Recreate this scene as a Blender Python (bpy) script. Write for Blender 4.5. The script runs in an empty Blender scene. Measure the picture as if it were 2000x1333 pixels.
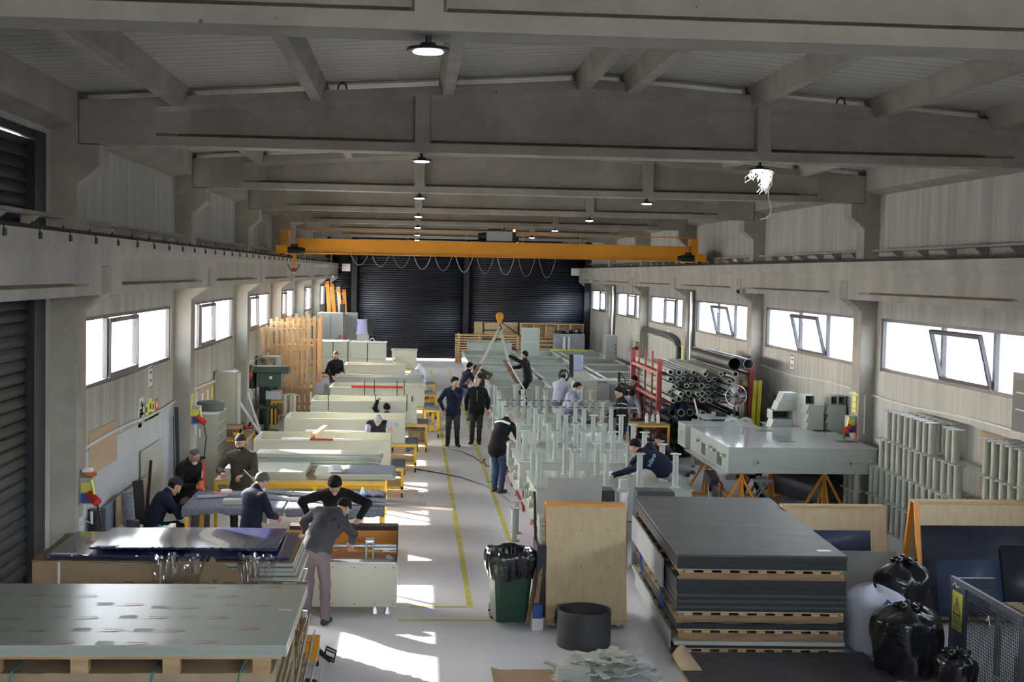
import bpy, bmesh, math, random
import numpy as np
from mathutils import Vector, Matrix, Quaternion
from mathutils.bvhtree import BVHTree
rnd = random.Random(7)
SC = bpy.context.scene
COL = SC.collection
PI = math.pi
def R(a): return math.radians(a)

# ---------------------------------------------------------------- camera
CAM_H, FPX = 4.45, 2640.0
YAW, PITCH, ROLL = R(4.152), R(2.829), R(1.149)
fw = Vector((math.sin(YAW)*math.cos(PITCH), math.cos(YAW)*math.cos(PITCH), -math.sin(PITCH)))
rt0 = Vector((math.cos(YAW), -math.sin(YAW), 0)); up0 = rt0.cross(fw)
rt = math.cos(ROLL)*rt0 + math.sin(ROLL)*up0
up = -math.sin(ROLL)*rt0 + math.cos(ROLL)*up0
CP = Vector((0, 0, CAM_H))
cd = bpy.data.cameras.new('camera'); cam = bpy.data.objects.new('camera', cd); COL.objects.link(cam)
cam.matrix_world = Matrix(((rt.x, up.x, -fw.x, CP.x), (rt.y, up.y, -fw.y, CP.y), (rt.z, up.z, -fw.z, CP.z), (0, 0, 0, 1)))
cd.sensor_width = 36.0; cd.lens = 36.0*FPX/2000.0; cd.clip_end = 500; cd.clip_start = 0.1
SC.camera = cam
SC.view_settings.view_transform = 'Standard'; SC.view_settings.look = 'None'
SC.view_settings.gamma = 1.0; SC.view_settings.use_curve_mapping = False
SC.view_settings.exposure = 2.9

# ---------------------------------------------------------------- sky and sun
SUN_EL = R(28.3); SUN_DIR = Vector((1.0, -0.95, 0)).normalized()*math.cos(SUN_EL) + Vector((0, 0, -math.sin(SUN_EL)))
w = bpy.data.worlds.new('sky'); SC.world = w; w.use_nodes = True
nt = w.node_tree; nt.nodes.clear()
o = nt.nodes.new('ShaderNodeOutputWorld'); b = nt.nodes.new('ShaderNodeBackground'); s = nt.nodes.new('ShaderNodeTexSky')
s.sky_type = 'NISHITA'; s.sun_disc = False; s.sun_elevation = SUN_EL; s.sun_rotation = math.atan2(-SUN_DIR.x, -SUN_DIR.y)
s.altitude = 100; s.air_density = 1.0; s.dust_density = 1.6; s.ozone_density = 1.0
b.inputs['Strength'].default_value = 0.5
hs = nt.nodes.new('ShaderNodeHueSaturation'); hs.inputs['Saturation'].default_value = 0.42; nt.links.new(s.outputs[0], hs.inputs['Color']); nt.links.new(hs.outputs[0], b.inputs[0]); nt.links.new(b.outputs[0], o.inputs[0])
sl = bpy.data.lights.new('sun', 'SUN'); so = bpy.data.objects.new('sun', sl); COL.objects.link(so)
sl.energy = 6.5; sl.angle = R(0.6); sl.color = (1.0, 0.93, 0.82)
so.rotation_euler = SUN_DIR.to_track_quat('-Z', 'Y').to_euler(); so.location = (-30, 60, 40)

# ---------------------------------------------------------------- hall dimensions
XL, XR, WL, WR = -4.20, 8.72, -4.53, 9.03      # inner faces of pillars, of the walls
Y0, BAY = 17.23, 8.643                          # first pillar row in view, spacing
def YK(k): return Y0 + k*BAY
YB, YF = 69.2, -2.0
ZB = 5.97                                       # underside of the roof beams

# pixel of the photograph -> point of the hall on a known plane
def ray(px, py): return fw + rt*((px-1000)/FPX) - up*((py-666.5)/FPX)
def PZ(px, py, z=0.0): v = ray(px, py); return CP + v*((z-CP.z)/v.z)
def PY(px, py, y): v = ray(px, py); return CP + v*(y/v.y)
def PX(px, py, x): v = ray(px, py); return CP + v*(x/v.x)

# ---------------------------------------------------------------- object helpers
def tag(o, label=None, cat=None, group=None, kind=None):
    if label: o['label'] = label
    if cat: o['category'] = cat
    if group: o['group'] = group
    if kind: o['kind'] = kind
    return o
def T(name, label, cat, loc=(0, 0, 0), rz=0.0, group=None, kind=None, parent=None):
    o = bpy.data.objects.new(name, None); COL.objects.link(o); o.empty_display_size = 0.1
    o.location = loc; o.rotation_euler = (0, 0, rz)
    if parent: o.parent = parent
    return tag(o, label, cat, group, kind)
def dup(root, loc=None, rz=None, label=None, group=None):
    r = root.copy(); COL.objects.link(r)
    if loc is not None: r.location = loc
    if rz is not None: r.rotation_euler = (0, 0, rz)
    if label: r['label'] = label
    if group: r['group'] = group
    for ch in root.children:
        c = ch.copy(); COL.objects.link(c); c.parent = r
        for gch in ch.children:
            d = gch.copy(); COL.objects.link(d); d.parent = c
    return r
ORD = ['first', 'second', 'third', 'fourth', 'fifth', 'sixth', 'seventh', 'eighth', 'ninth', 'tenth', 'eleventh', 'twelfth', 'thirteenth', 'fourteenth', 'fifteenth', 'sixteenth']

class G:
    """collects simple shapes into one mesh"""
    def __init__(s): s.v = []; s.f = []
    def add(s, vs, fs):
        n = len(s.v); s.v += [tuple(p) for p in vs]; s.f += [tuple(n+i for i in f) for f in fs]; return s
    def bx(s, x0, x1, y0, y1, z0, z1):
        if x0 > x1: x0, x1 = x1, x0
        if y0 > y1: y0, y1 = y1, y0
        if z0 > z1: z0, z1 = z1, z0
        return s.add([(x0,y0,z0),(x1,y0,z0),(x1,y1,z0),(x0,y1,z0),(x0,y0,z1),(x1,y0,z1),(x1,y1,z1),(x0,y1,z1)],
                     [(0,3,2,1),(4,5,6,7),(0,1,5,4),(1,2,6,5),(2,3,7,6),(3,0,4,7)])
    def box(s, c, d, rot=(0, 0, 0)):
        from mathutils import Euler
        m = Euler(rot).to_matrix(); c = Vector(c); h = Vector(d)*0.5
        vs = [c + m @ Vector((a*h.x, b_*h.y, e*h.z)) for a, b_, e in ((-1,-1,-1),(1,-1,-1),(1,1,-1),(-1,1,-1),(-1,-1,1),(1,-1,1),(1,1,1),(-1,1,1))]
        return s.add(vs, [(0,3,2,1),(4,5,6,7),(0,1,5,4),(1,2,6,5),(2,3,7,6),(3,0,4,7)])
    def bar(s, a, b_, wd, ht=None, upv=(0, 0, 1)):
        a = Vector(a); b_ = Vector(b_); d = (b_-a); L = d.length; d /= L; ht = ht or wd
        u = Vector(upv)
        if abs(d.dot(u)) > 0.99: u = Vector((0, 1, 0))
        x = d.cross(u).normalized(); z = x.cross(d)
        vs = [p + x*sx*wd/2 + z*sz*ht/2 for p in (a, b_) for sx, sz in ((-1,-1),(1,-1),(1,1),(-1,1))]
        return s.add(vs, [(0,3,2,1),(4,5,6,7),(0,1,5,4),(1,2,6,5),(2,3,7,6),(3,0,4,7)])
    def cyl(s, a, b_, r, r2=None, n=14, cap=True):
        a = Vector(a); b_ = Vector(b_); d = (b_-a).normalized(); r2 = r if r2 is None else r2
        u = Vector((0, 0, 1)) if abs(d.z) < 0.9 else Vector((1, 0, 0))
        x = d.cross(u).normalized(); y = d.cross(x)
        vs = []
        for p, q in ((a, r), (b_, r2)):
            for i in range(n):
                t = 2*PI*i/n; vs.append(p + x*q*math.cos(t) + y*q*math.sin(t))
        fs = [(i, (i+1) % n, n+(i+1) % n, n+i) for i in range(n)]
        if cap: fs += [tuple(reversed(range(n))), tuple(range(n, 2*n))]
        return s.add(vs, fs)
    def ring(s, a, b_, ro, ri, n=20):
        """hollow pipe from a to b"""
        a = Vector(a); b_ = Vector(b_); d = (b_-a).normalized()
        u = Vector((0, 0, 1)) if abs(d.z) < 0.9 else Vector((1, 0, 0))
        x = d.cross(u).normalized(); y = d.cross(x); vs = []
        for p, q in ((a, ro), (b_, ro), (b_, ri), (a, ri)):
            for i in range(n):
                t = 2*PI*i/n; vs.append(p + x*q*math.cos(t) + y*q*math.sin(t))
        fs = []
        for k in range(4):
            k2 = (k+1) % 4
            fs += [(k*n+i, k*n+(i+1) % n, k2*n+(i+1) % n, k2*n+i) for i in range(n)]
        return s.add(vs, fs)
    def tube(s, pts, r, n=8, closed=False):
        pts = [Vector(p) for p in pts]; m = len(pts); vs = []; prev = None
        for i, p in enumerate(pts):
            a = pts[(i-1) % m] if (closed or i) else p; c = pts[(i+1) % m] if (closed or i < m-1) else p
            d = (c-a).normalized()
            if prev is None:
                u = Vector((0, 0, 1)) if abs(d.z) < 0.9 else Vector((1, 0, 0)); x = d.cross(u).normalized()
            else:
                x = (prev - d*prev.dot(d)).normalized()
            prev = x; y = d.cross(x)
            rr = r[i] if isinstance(r, (list, tuple)) else r
            for k in range(n):
                t = 2*PI*k/n; vs.append(p + x*rr*math.cos(t) + y*rr*math.sin(t))
        fs = []
        for i in range(m if closed else m-1):
            j = (i+1) % m
            fs += [(i*n+k, i*n+(k+1) % n, j*n+(k+1) % n, j*n+k) for k in range(n)]
        if not closed: fs += [tuple(reversed(range(n))), tuple(range((m-1)*n, m*n))]
        return s.add(vs, fs)
    def prism(s, poly, ax, a, b_):
        """polygon extruded along axis ax from a to b; the 2D pair fills the other two axes in order"""
        def P(p, t):
            q = [p[0], p[1]]; q.insert(ax, t); return tuple(q)
        n = len(poly); vs = [P(p, a) for p in poly] + [P(p, b_) for p in poly]
        return s.add(vs, [tuple(reversed(range(n))), tuple(range(n, 2*n))] + [(i, (i+1) % n, n+(i+1) % n, n+i) for i in range(n)])
    def lathe(s, prof, c=(0, 0, 0), n=24):
        vs = []
        for r, z in prof:
            for i in range(n):
                t = 2*PI*i/n; vs.append((c[0]+r*math.cos(t), c[1]+r*math.sin(t), c[2]+z))
        fs = []
        for k in range(len(prof)-1):
            fs += [(k*n+i, k*n+(i+1) % n, (k+1)*n+(i+1) % n, (k+1)*n+i) for i in range(n)]
        return s.add(vs, fs)
    def grid(s, nx, ny, fn):
        vs = [fn(i/(nx-1), j/(ny-1)) for j in range(ny) for i in range(nx)]
        return s.add(vs, [(j*nx+i, j*nx+i+1, (j+1)*nx+i+1, (j+1)*nx+i) for j in range(ny-1) for i in range(nx-1)])
    def ob(s, name, m, parent=None, label=None, cat=None, group=None, kind=None, loc=None, rot=None, bev=0, solid=0, smooth=0.6, flip=True):
        me = bpy.data.meshes.new(name); me.from_pydata(s.v, [], s.f)
        if flip:
            bm = bmesh.new(); bm.from_mesh(me); bmesh.ops.recalc_face_normals(bm, faces=bm.faces); bm.to_mesh(me); bm.free()
        if smooth:
            me.polygons.foreach_set('use_smooth', [True]*len(me.polygons)); me.set_sharp_from_angle(angle=smooth)
        me.materials.append(m); me.update()
        o = bpy.data.objects.new(name, me); COL.objects.link(o)
        if parent: o.parent = parent
        if loc is not None: o.location = loc
        if rot is not None: o.rotation_euler = rot
        if solid:
            md = o.modifiers.new('t', 'SOLIDIFY'); md.thickness = solid; md.offset = -1
        if bev:
            md = o.modifiers.new('b', 'BEVEL'); md.width = bev; md.segments = 2; md.limit_method = 'ANGLE'; md.harden_normals = False
        return tag(o, label, cat, group, kind)

def text_mesh(body, size, extrude=0.0):
    cu = bpy.data.curves.new('t', 'FONT'); cu.body = body; cu.size = size; cu.extrude = extrude; cu.align_x = 'CENTER'; cu.align_y = 'CENTER'; cu.resolution_u = 2
    ob = bpy.data.objects.new('t', cu); COL.objects.link(ob)
    dg = bpy.context.evaluated_depsgraph_get(); me = bpy.data.meshes.new_from_object(ob.evaluated_get(dg))
    bpy.data.objects.remove(ob); bpy.data.curves.remove(cu)
    vs = [v.co.copy() for v in me.vertices]; fs = [tuple(p.vertices) for p in me.polygons]; bpy.data.meshes.remove(me)
    return vs, fs
def put_text(g, body, size, o_, xdir, ydir):
    """flat lettering added to g: origin, reading direction, up direction"""
    vs, fs = text_mesh(body, size); o_ = Vector(o_); xd = Vector(xdir).normalized(); yd = Vector(ydir).normalized()
    return g.add([o_ + xd*v.x + yd*v.y for v in vs], fs)

# ---------------------------------------------------------------- materials
def M(name, col, rough=0.55, metal=0.0, var=0.0, scale=6.0, bump=0.0, spec=0.5, coat=0.0, col2=None, stretch=(1, 1, 1), emit=0.0, detail=4.0, trans=0.0, bscale=None, alpha=None):
    m = bpy.data.materials.new(name); m.use_nodes = True; t = m.node_tree; p = t.nodes['Principled BSDF']
    p.inputs['Roughness'].default_value = rough; p.inputs['Metallic'].default_value = metal
    p.inputs['Specular IOR Level'].default_value = spec; p.inputs['Coat Weight'].default_value = coat
    p.inputs['Base Color'].default_value = (*col, 1)
    if trans: p.inputs['Transmission Weight'].default_value = trans
    if alpha is not None: p.inputs['Alpha'].default_value = alpha
    if emit:
        p.inputs['Emission Color'].default_value = (*col, 1); p.inputs['Emission Strength'].default_value = emit
    if var or bump or col2:
        tc = t.nodes.new('ShaderNodeTexCoord'); mp = t.nodes.new('ShaderNodeMapping'); mp.inputs['Scale'].default_value = stretch
        t.links.new(tc.outputs['Object'], mp.inputs['Vector'])
        n = t.nodes.new('ShaderNodeTexNoise'); n.inputs['Scale'].default_value = scale; n.inputs['Detail'].default_value = detail; n.inputs['Roughness'].default_value = 0.6
        t.links.new(mp.outputs[0], n.inputs['Vector'])
        if var or col2:
            r = t.nodes.new('ShaderNodeValToRGB'); c2 = col2 or tuple(max(0, c*(1-var)) for c in col)
            c1 = col if col2 else tuple(min(1, c*(1+var*0.5)) for c in col)
            r.color_ramp.elements[0].position = 0.32; r.color_ramp.elements[0].color = (*c2, 1)
            r.color_ramp.elements[1].position = 0.68; r.color_ramp.elements[1].color = (*c1, 1)
            t.links.new(n.outputs['Fac'], r.inputs['Fac']); t.links.new(r.outputs[0], p.inputs['Base Color'])
        if bump:
            bn = t.nodes.new('ShaderNodeBump'); bn.inputs['Strength'].default_value = bump; bn.inputs['Distance'].default_value = 0.02
            if bscale:
                n2 = t.nodes.new('ShaderNodeTexNoise'); n2.inputs['Scale'].default_value = bscale; n2.inputs['Detail'].default_value = 3
                t.links.new(mp.outputs[0], n2.inputs['Vector']); t.links.new(n2.outputs['Fac'], bn.inputs['Height'])
            else: t.links.new(n.outputs['Fac'], bn.inputs['Height'])
            t.links.new(bn.outputs[0], p.inputs['Normal'])
    return m

def concrete(name, c1, c2, streak=(1.0, 1.0, 1.0), scale=1.2, pits=True, rough=0.85):
    """cast concrete: broad stains, streaks along one axis and small dark pits"""
    m = bpy.data.materials.new(name); m.use_nodes = True; t = m.node_tree; p = t.nodes['Principled BSDF']; p.inputs['Roughness'].default_value = rough; p.inputs['Specular IOR Level'].default_value = 0.25
    tc = t.nodes.new('ShaderNodeTexCoord'); mp = t.nodes.new('ShaderNodeMapping'); mp.inputs['Scale'].default_value = streak; t.links.new(tc.outputs['Object'], mp.inputs['Vector'])
    n = t.nodes.new('ShaderNodeTexNoise'); n.inputs['Scale'].default_value = scale; n.inputs['Detail'].default_value = 6; n.inputs['Roughness'].default_value = 0.65; t.links.new(mp.outputs[0], n.inputs['Vector'])
    r = t.nodes.new('ShaderNodeValToRGB'); r.color_ramp.elements[0].position = 0.3; r.color_ramp.elements[0].color = (*c2, 1); r.color_ramp.elements[1].position = 0.65; r.color_ramp.elements[1].color = (*c1, 1)
    t.links.new(n.outputs['Fac'], r.inputs['Fac']); last = r.outputs[0]
    if pits:
        v = t.nodes.new('ShaderNodeTexVoronoi'); v.inputs['Scale'].default_value = 4.5; t.links.new(tc.outputs['Object'], v.inputs['Vector'])
        n3 = t.nodes.new('ShaderNodeTexNoise'); n3.inputs['Scale'].default_value = 0.9; t.links.new(tc.outputs['Object'], n3.inputs['Vector'])
        mm = t.nodes.new('ShaderNodeMath'); mm.operation = 'MULTIPLY_ADD'; mm.inputs[1].default_value = 0.16; mm.inputs[2].default_value = -0.045; t.links.new(n3.outputs['Fac'], mm.inputs[0])
        lt = t.nodes.new('ShaderNodeMath'); lt.operation = 'LESS_THAN'; t.links.new(v.outputs['Distance'], lt.inputs[0]); t.links.new(mm.outputs[0], lt.inputs[1])
        mx = t.nodes.new('ShaderNodeMix'); mx.data_type = 'RGBA'; t.links.new(lt.outputs[0], mx.inputs[0]); t.links.new(last, mx.inputs[6]); mx.inputs[7].default_value = (*[c*0.45 for c in c2], 1); last = mx.outputs[2]
    t.links.new(last, p.inputs['Base Color'])
    bn = t.nodes.new('ShaderNodeBump'); bn.inputs['Strength'].default_value = 0.15; bn.inputs['Distance'].default_value = 0.02; t.links.new(n.outputs['Fac'], bn.inputs['Height']); t.links.new(bn.outputs[0], p.inputs['Normal'])
    return m
def wood(name, c1, c2, axis=0, rough=0.7):
    m = bpy.data.materials.new(name); m.use_nodes = True; t = m.node_tree; p = t.nodes['Principled BSDF']; p.inputs['Roughness'].default_value = rough; p.inputs['Specular IOR Level'].default_value = 0.3
    st = [9.0, 9.0, 9.0]; st[axis] = 0.8
    tc = t.nodes.new('ShaderNodeTexCoord'); mp = t.nodes.new('ShaderNodeMapping'); mp.inputs['Scale'].default_value = st; t.links.new(tc.outputs['Object'], mp.inputs['Vector'])
    n = t.nodes.new('ShaderNodeTexNoise'); n.inputs['Scale'].default_value = 2.0; n.inputs['Detail'].default_value = 6; n.inputs['Distortion'].default_value = 0.6; t.links.new(mp.outputs[0], n.inputs['Vector'])
    r = t.nodes.new('ShaderNodeValToRGB'); r.color_ramp.elements[0].position = 0.3; r.color_ramp.elements[0].color = (*c2, 1); r.color_ramp.elements[1].position = 0.7; r.color_ramp.elements[1].color = (*c1, 1)
    t.links.new(n.outputs['Fac'], r.inputs['Fac']); t.links.new(r.outputs[0], p.inputs['Base Color'])
    return m
def glassy(name, tint=(1, 1, 1), gloss=0.08, rough=0.0, gain=1.0):
    """clear pane: light passes straight through, the surface mirrors a little"""
    m = bpy.data.materials.new(name); m.use_nodes = True; t = m.node_tree; t.nodes.clear()
    o = t.nodes.new('ShaderNodeOutputMaterial'); a = t.nodes.new('ShaderNodeBsdfTransparent'); a.inputs[0].default_value = (*tint, 1)
    g_ = t.nodes.new('ShaderNodeBsdfGlossy'); g_.inputs['Roughness'].default_value = rough
    lw = t.nodes.new('ShaderNodeLayerWeight'); lw.inputs[0].default_value = 0.25; mu = t.nodes.new('ShaderNodeMath'); mu.operation = 'MULTIPLY_ADD'; mu.inputs[1].default_value = 0.5*gain; mu.inputs[2].default_value = gloss
    t.links.new(lw.outputs['Fresnel'], mu.inputs[0]); x = t.nodes.new('ShaderNodeMixShader'); t.links.new(mu.outputs[0], x.inputs[0]); t.links.new(a.outputs[0], x.inputs[1]); t.links.new(g_.outputs[0], x.inputs[2]); t.links.new(x.outputs[0], o.inputs[0])
    return m

m_conc = concrete('cast_concrete', (0.40, 0.37, 0.325), (0.28, 0.258, 0.228))
m_beam = concrete('crane_beam_concrete', (0.49, 0.46, 0.41), (0.36, 0.335, 0.295), streak=(1, 1, 0.35))
m_wall = concrete('wall_concrete', (0.50, 0.485, 0.45), (0.33, 0.32, 0.30), streak=(1, 2.2, 0.12), scale=1.6, pits=False)
m_floor = M('floor_paint', (0.70, 0.70, 0.72), rough=0.33, var=0.10, scale=0.5, spec=0.5, detail=8)
m_roof = M('roof_sheet', (0.46, 0.44, 0.40), rough=0.5, var=0.06, scale=0.7)
m_shutter = M('dark_shutter', (0.045, 0.047, 0.052), rough=0.38, metal=0.3)
m_shutter_b = M('back_shutter', (0.018, 0.020, 0.028), rough=0.4, metal=0.2)
m_dark = M('dark_steel', (0.03, 0.03, 0.035), rough=0.45, metal=0.4)
m_black = M('black_plastic', (0.012, 0.012, 0.014), rough=0.42)
m_blacksheet = M('black_sheet', (0.058, 0.058, 0.062), rough=0.45, var=0.45, scale=2.2, stretch=(0.6, 1.8, 1), detail=8)
m_blackedge = M('black_sheet_edge', (0.020, 0.0205, 0.022), rough=0.6)
m_yline = M('yellow_paint', (0.62, 0.55, 0.12), rough=0.5, var=0.25, scale=3)
m_yellow = M('yellow_paint_steel', (0.80, 0.47, 0.02), rough=0.38)
m_crane = M('crane_yellow', (0.78, 0.33, 0.012), rough=0.42, var=0.08, scale=0.8)
m_orange = M('orange_steel', (0.72, 0.28, 0.03), rough=0.45)
m_pp = M('pale_plastic', (0.45, 0.465, 0.39), rough=0.3, var=0.03, scale=1.0)
m_ppw = M('cream_plastic', (0.52, 0.51, 0.40), rough=0.33, var=0.03, scale=1.0)
m_ppg = M('tank_plastic', (0.41, 0.435, 0.385), rough=0.18, var=0.02, scale=1.0)
m_ppe = M('plastic_edge', (0.40, 0.42, 0.37), rough=0.5)
m_grey = M('grey_paint', (0.36, 0.37, 0.35), rough=0.45)
m_beige = M('beige_cabinet', (0.40, 0.40, 0.33), rough=0.45)
m_white = M('white_paint', (0.75, 0.75, 0.74), rough=0.4)
m_felt = M('grey_felt', (0.20, 0.21, 0.25), rough=0.95, var=0.45, scale=45, bump=0.6, spec=0.1)
m_wood = wood('pale_wood', (0.62, 0.43, 0.23), (0.45, 0.28, 0.13), 0)
m_woody = wood('pale_wood_y', (0.62, 0.43, 0.23), (0.45, 0.28, 0.13), 1)
m_woodz = wood('pale_wood_z', (0.66, 0.45, 0.25), (0.48, 0.30, 0.15), 2)
m_ply = wood('plywood', (0.60, 0.47, 0.29), (0.52, 0.39, 0.22), 2)
m_osb = M('chip_board', (0.50, 0.37, 0.20), rough=0.8, var=0.4, scale=14)
m_pallet = wood('old_pallet_wood', (0.36, 0.24, 0.13), (0.22, 0.14, 0.07), 0)
m_board = M('tan_board', (0.46, 0.33, 0.22), rough=0.85, var=0.06, scale=12)
m_card = M('cardboard', (0.34, 0.235, 0.13), rough=0.85, var=0.12, scale=3)
m_kraft = M('kraft_paper', (0.42, 0.32, 0.19), rough=0.8, var=0.2, scale=2.5, bump=0.5)
m_blue = M('blue_film', (0.042, 0.045, 0.125), rough=0.14, var=0.2, scale=1.3, coat=0.6)
m_red = M('red_paint', (0.33, 0.04, 0.035), rough=0.5)
m_redb = M('bright_red', (0.55, 0.03, 0.02), rough=0.4)
m_alu = M('aluminium', (0.62, 0.63, 0.65), rough=0.3, metal=0.9)
m_green = M('drill_green', (0.035, 0.065, 0.045), rough=0.4)
m_bin = M('green_bin', (0.015, 0.055, 0.030), rough=0.38)
m_bag = M('black_film', (0.012, 0.012, 0.014), rough=0.22, bump=1.0, bscale=9, coat=0.3)
m_wbag = M('white_woven', (0.60, 0.61, 0.68), rough=0.65, bump=0.8, bscale=5)
m_strap = M('blue_strap', (0.06, 0.13, 0.50), rough=0.6)
m_pipe = M('dark_pipe', (0.040, 0.038, 0.037), rough=0.5, var=0.3, scale=4)
m_gpipe = M('grey_pipe', (0.33, 0.34, 0.33), rough=0.45, var=0.15, scale=3)
m_navy = M('navy_panel', (0.024, 0.029, 0.045), rough=0.4)
m_bluesheet = M('blue_sheet', (0.05, 0.07, 0.12), rough=0.4)
m_lens = M('lamp_lens', (0.93, 0.95, 1.0), emit=18.0)
m_glass = glassy('window_glass', (0.96, 0.97, 0.98), gloss=0.03, gain=0.35)
m_film = glassy('clear_film', (0.90, 0.90, 0.90), gloss=0.10, rough=0.12)
m_frame = M('window_frame', (0.085, 0.075, 0.075), rough=0.45)
m_yellowsign = M('yellow_sign', (0.72, 0.68, 0.10), rough=0.5)
m_ink = M('black_ink', (0.02, 0.02, 0.02), rough=0.6)
m_redink = M('red_print', (0.30, 0.08, 0.08), rough=0.5)
m_greyink = M('grey_print', (0.36, 0.38, 0.34), rough=0.5)
m_wirew = M('white_cable', (0.62, 0.62, 0.60), rough=0.5)
m_rust = M('rusty_rail', (0.05, 0.03, 0.025), rough=0.7, metal=0.3)
m_bluep = M('blue_paint', (0.03, 0.07, 0.30), rough=0.4)
m_purple = M('printed_sleeve', (0.55, 0.50, 0.68), rough=0.5)

# ================================================================ the setting
def slab_with_holes(name, X, ys, zs, hole, m, out):
    """wall in the plane X, a sheet of cells between the breaks ys and zs; cells for which hole(y,z) holds stay open"""
    g = G(); idx = {}
    def V(i, j):
        if (i, j) not in idx: idx[(i, j)] = len(g.v); g.v.append((X, ys[i], zs[j]))
        return idx[(i, j)]
    for i in range(len(ys)-1):
        for j in range(len(zs)-1):
            if not hole((ys[i]+ys[i+1])/2, (zs[j]+zs[j+1])/2): g.f.append((V(i, j), V(i+1, j), V(i+1, j+1), V(i, j+1)))
    # outer skin and the reveals
    n = len(g.v); g.v += [(X+out*0.22, y, z) for (_, y, z) in g.v]; f0 = list(g.f); g.f += [tuple(n+i for i in reversed(f)) for f in f0]
    cnt = {}
    for f in f0:
        for a, b_ in zip(f, f[1:]+f[:1]): cnt[(a, b_)] = 1
    for (a, b_) in list(cnt):
        if (b_, a) not in cnt: g.f.append((b_, a, n+a, n+b_))
    return g.ob(name, m, kind='structure', smooth=0)

WZ0, WZ1 = 2.72, 3.74
def WY(k): return YK(k)+0.50, YK(k)+8.40
KL, KR = range(0, 6), range(-1, 6)
ysl = sorted([YF, YB] + [y for k in KL for y in WY(k)] + [9.0, 16.94])
wall_left = slab_with_holes('wall_left', WL, ysl, [-0.02, WZ0, WZ1, 6.05, 6.75],
    lambda y, z: (any(WY(k)[0] < y < WY(k)[1] for k in KL) and WZ0 < z < WZ1) or (9.0 < y < 16.94 and z < 6.05), m_wall, -1)
ysr = sorted([YF, YB] + [y for k in KR for y in WY(k)])
wall_right = slab_with_holes('wall_right', WR, ysr, [-0.02, WZ0, WZ1, 6.75],
    lambda y, z: any(WY(k)[0] < y < WY(k)[1] for k in KR) and WZ0 < z < WZ1, m_wall, 1)
for a_ in ((WL-0.2, WR+0.2, -0.02, 4.3), (WL-0.2, WR+0.2, 6.0, 7.3), (WL-0.2, -3.6, 4.3, 6.0), (8.1, WR+0.2, 4.3, 6.0)): G().bx(a_[0], a_[1], YF-0.2, YF, a_[2], a_[3]).ob('wall_front', m_wall, kind='structure', label='end wall round the wide window behind the camera')
g = G(); g.bx(-3.6, 8.1, YF-0.13, YF-0.07, 4.3, 4.36); g.bx(-3.6, 8.1, YF-0.13, YF-0.07, 5.94, 6.0)
for i in range(7): x = -3.6+i*1.94; g.bx(x, x+0.06, YF-0.13, YF-0.07, 4.36, 5.94)
g.ob('window_20', m_frame, kind='structure', label='wide end window behind the camera'); G().bx(-3.6, 8.1, YF-0.105, YF-0.095, 4.3, 6.0).ob('pane', m_glass, parent=bpy.data.objects['window_20'])
g = G(); g.bx(WL, WR, YF, YB, -0.10, 0.0).ob('floor', m_floor, kind='structure', label='pale grey painted workshop floor')
m_yard = M('yard_concrete', (0.62, 0.60, 0.56), rough=0.9)
G().bx(-120, 120, -60, 200, -0.30, -0.12).ob('ground', m_yard, kind='structure')
# painted lines
g = G().bx(0.765, 0.845, 17.80, 62, 0, 0.003); g.bx(0.0, 0.765, 17.80, 17.87, 0, 0.003); g.ob('floor_line', m_yline, kind='structure', label='yellow line along the aisle')
G().bx(1.61, 1.69, 18.6, 62, 0, 0.003).ob('floor_line', m_yline, kind='structure', label='yellow line beside the panel tables')
G().bx(-0.15, 1.10, 17.10, 17.17, 0, 0.003).ob('floor_line', m_yline, kind='structure', label='short yellow line across the aisle')

# pillars with both brackets cast on
def pillar(side, k):
    s = 1 if side == 'left' else -1; xw, xi = (WL-0.05, XL) if side == 'left' else (WR+0.05, XR); y = YK(k)
    pts = [(xw, -0.02), (xi, -0.02), (xi, 3.86), (xi+s*0.31, 4.10), (xi+s*0.31, 4.45), (xi, 4.45), (xi, 5.46), (xi+s*0.27, 5.70), (xi+s*0.27, ZB-0.01), (xi, ZB-0.01), (xi, 6.50), (xw, 6.50)]
    G().prism(pts, 1, y, y+0.48).ob('pillar', m_conc, kind='structure', bev=0.012, label=f'precast concrete pillar, {ORD[k+1]} along the {"shutter" if side=="left" else "spool"} side')
for k in range(-1, 7):
    for sd in ('left', 'right'): pillar(sd, k)

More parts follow.
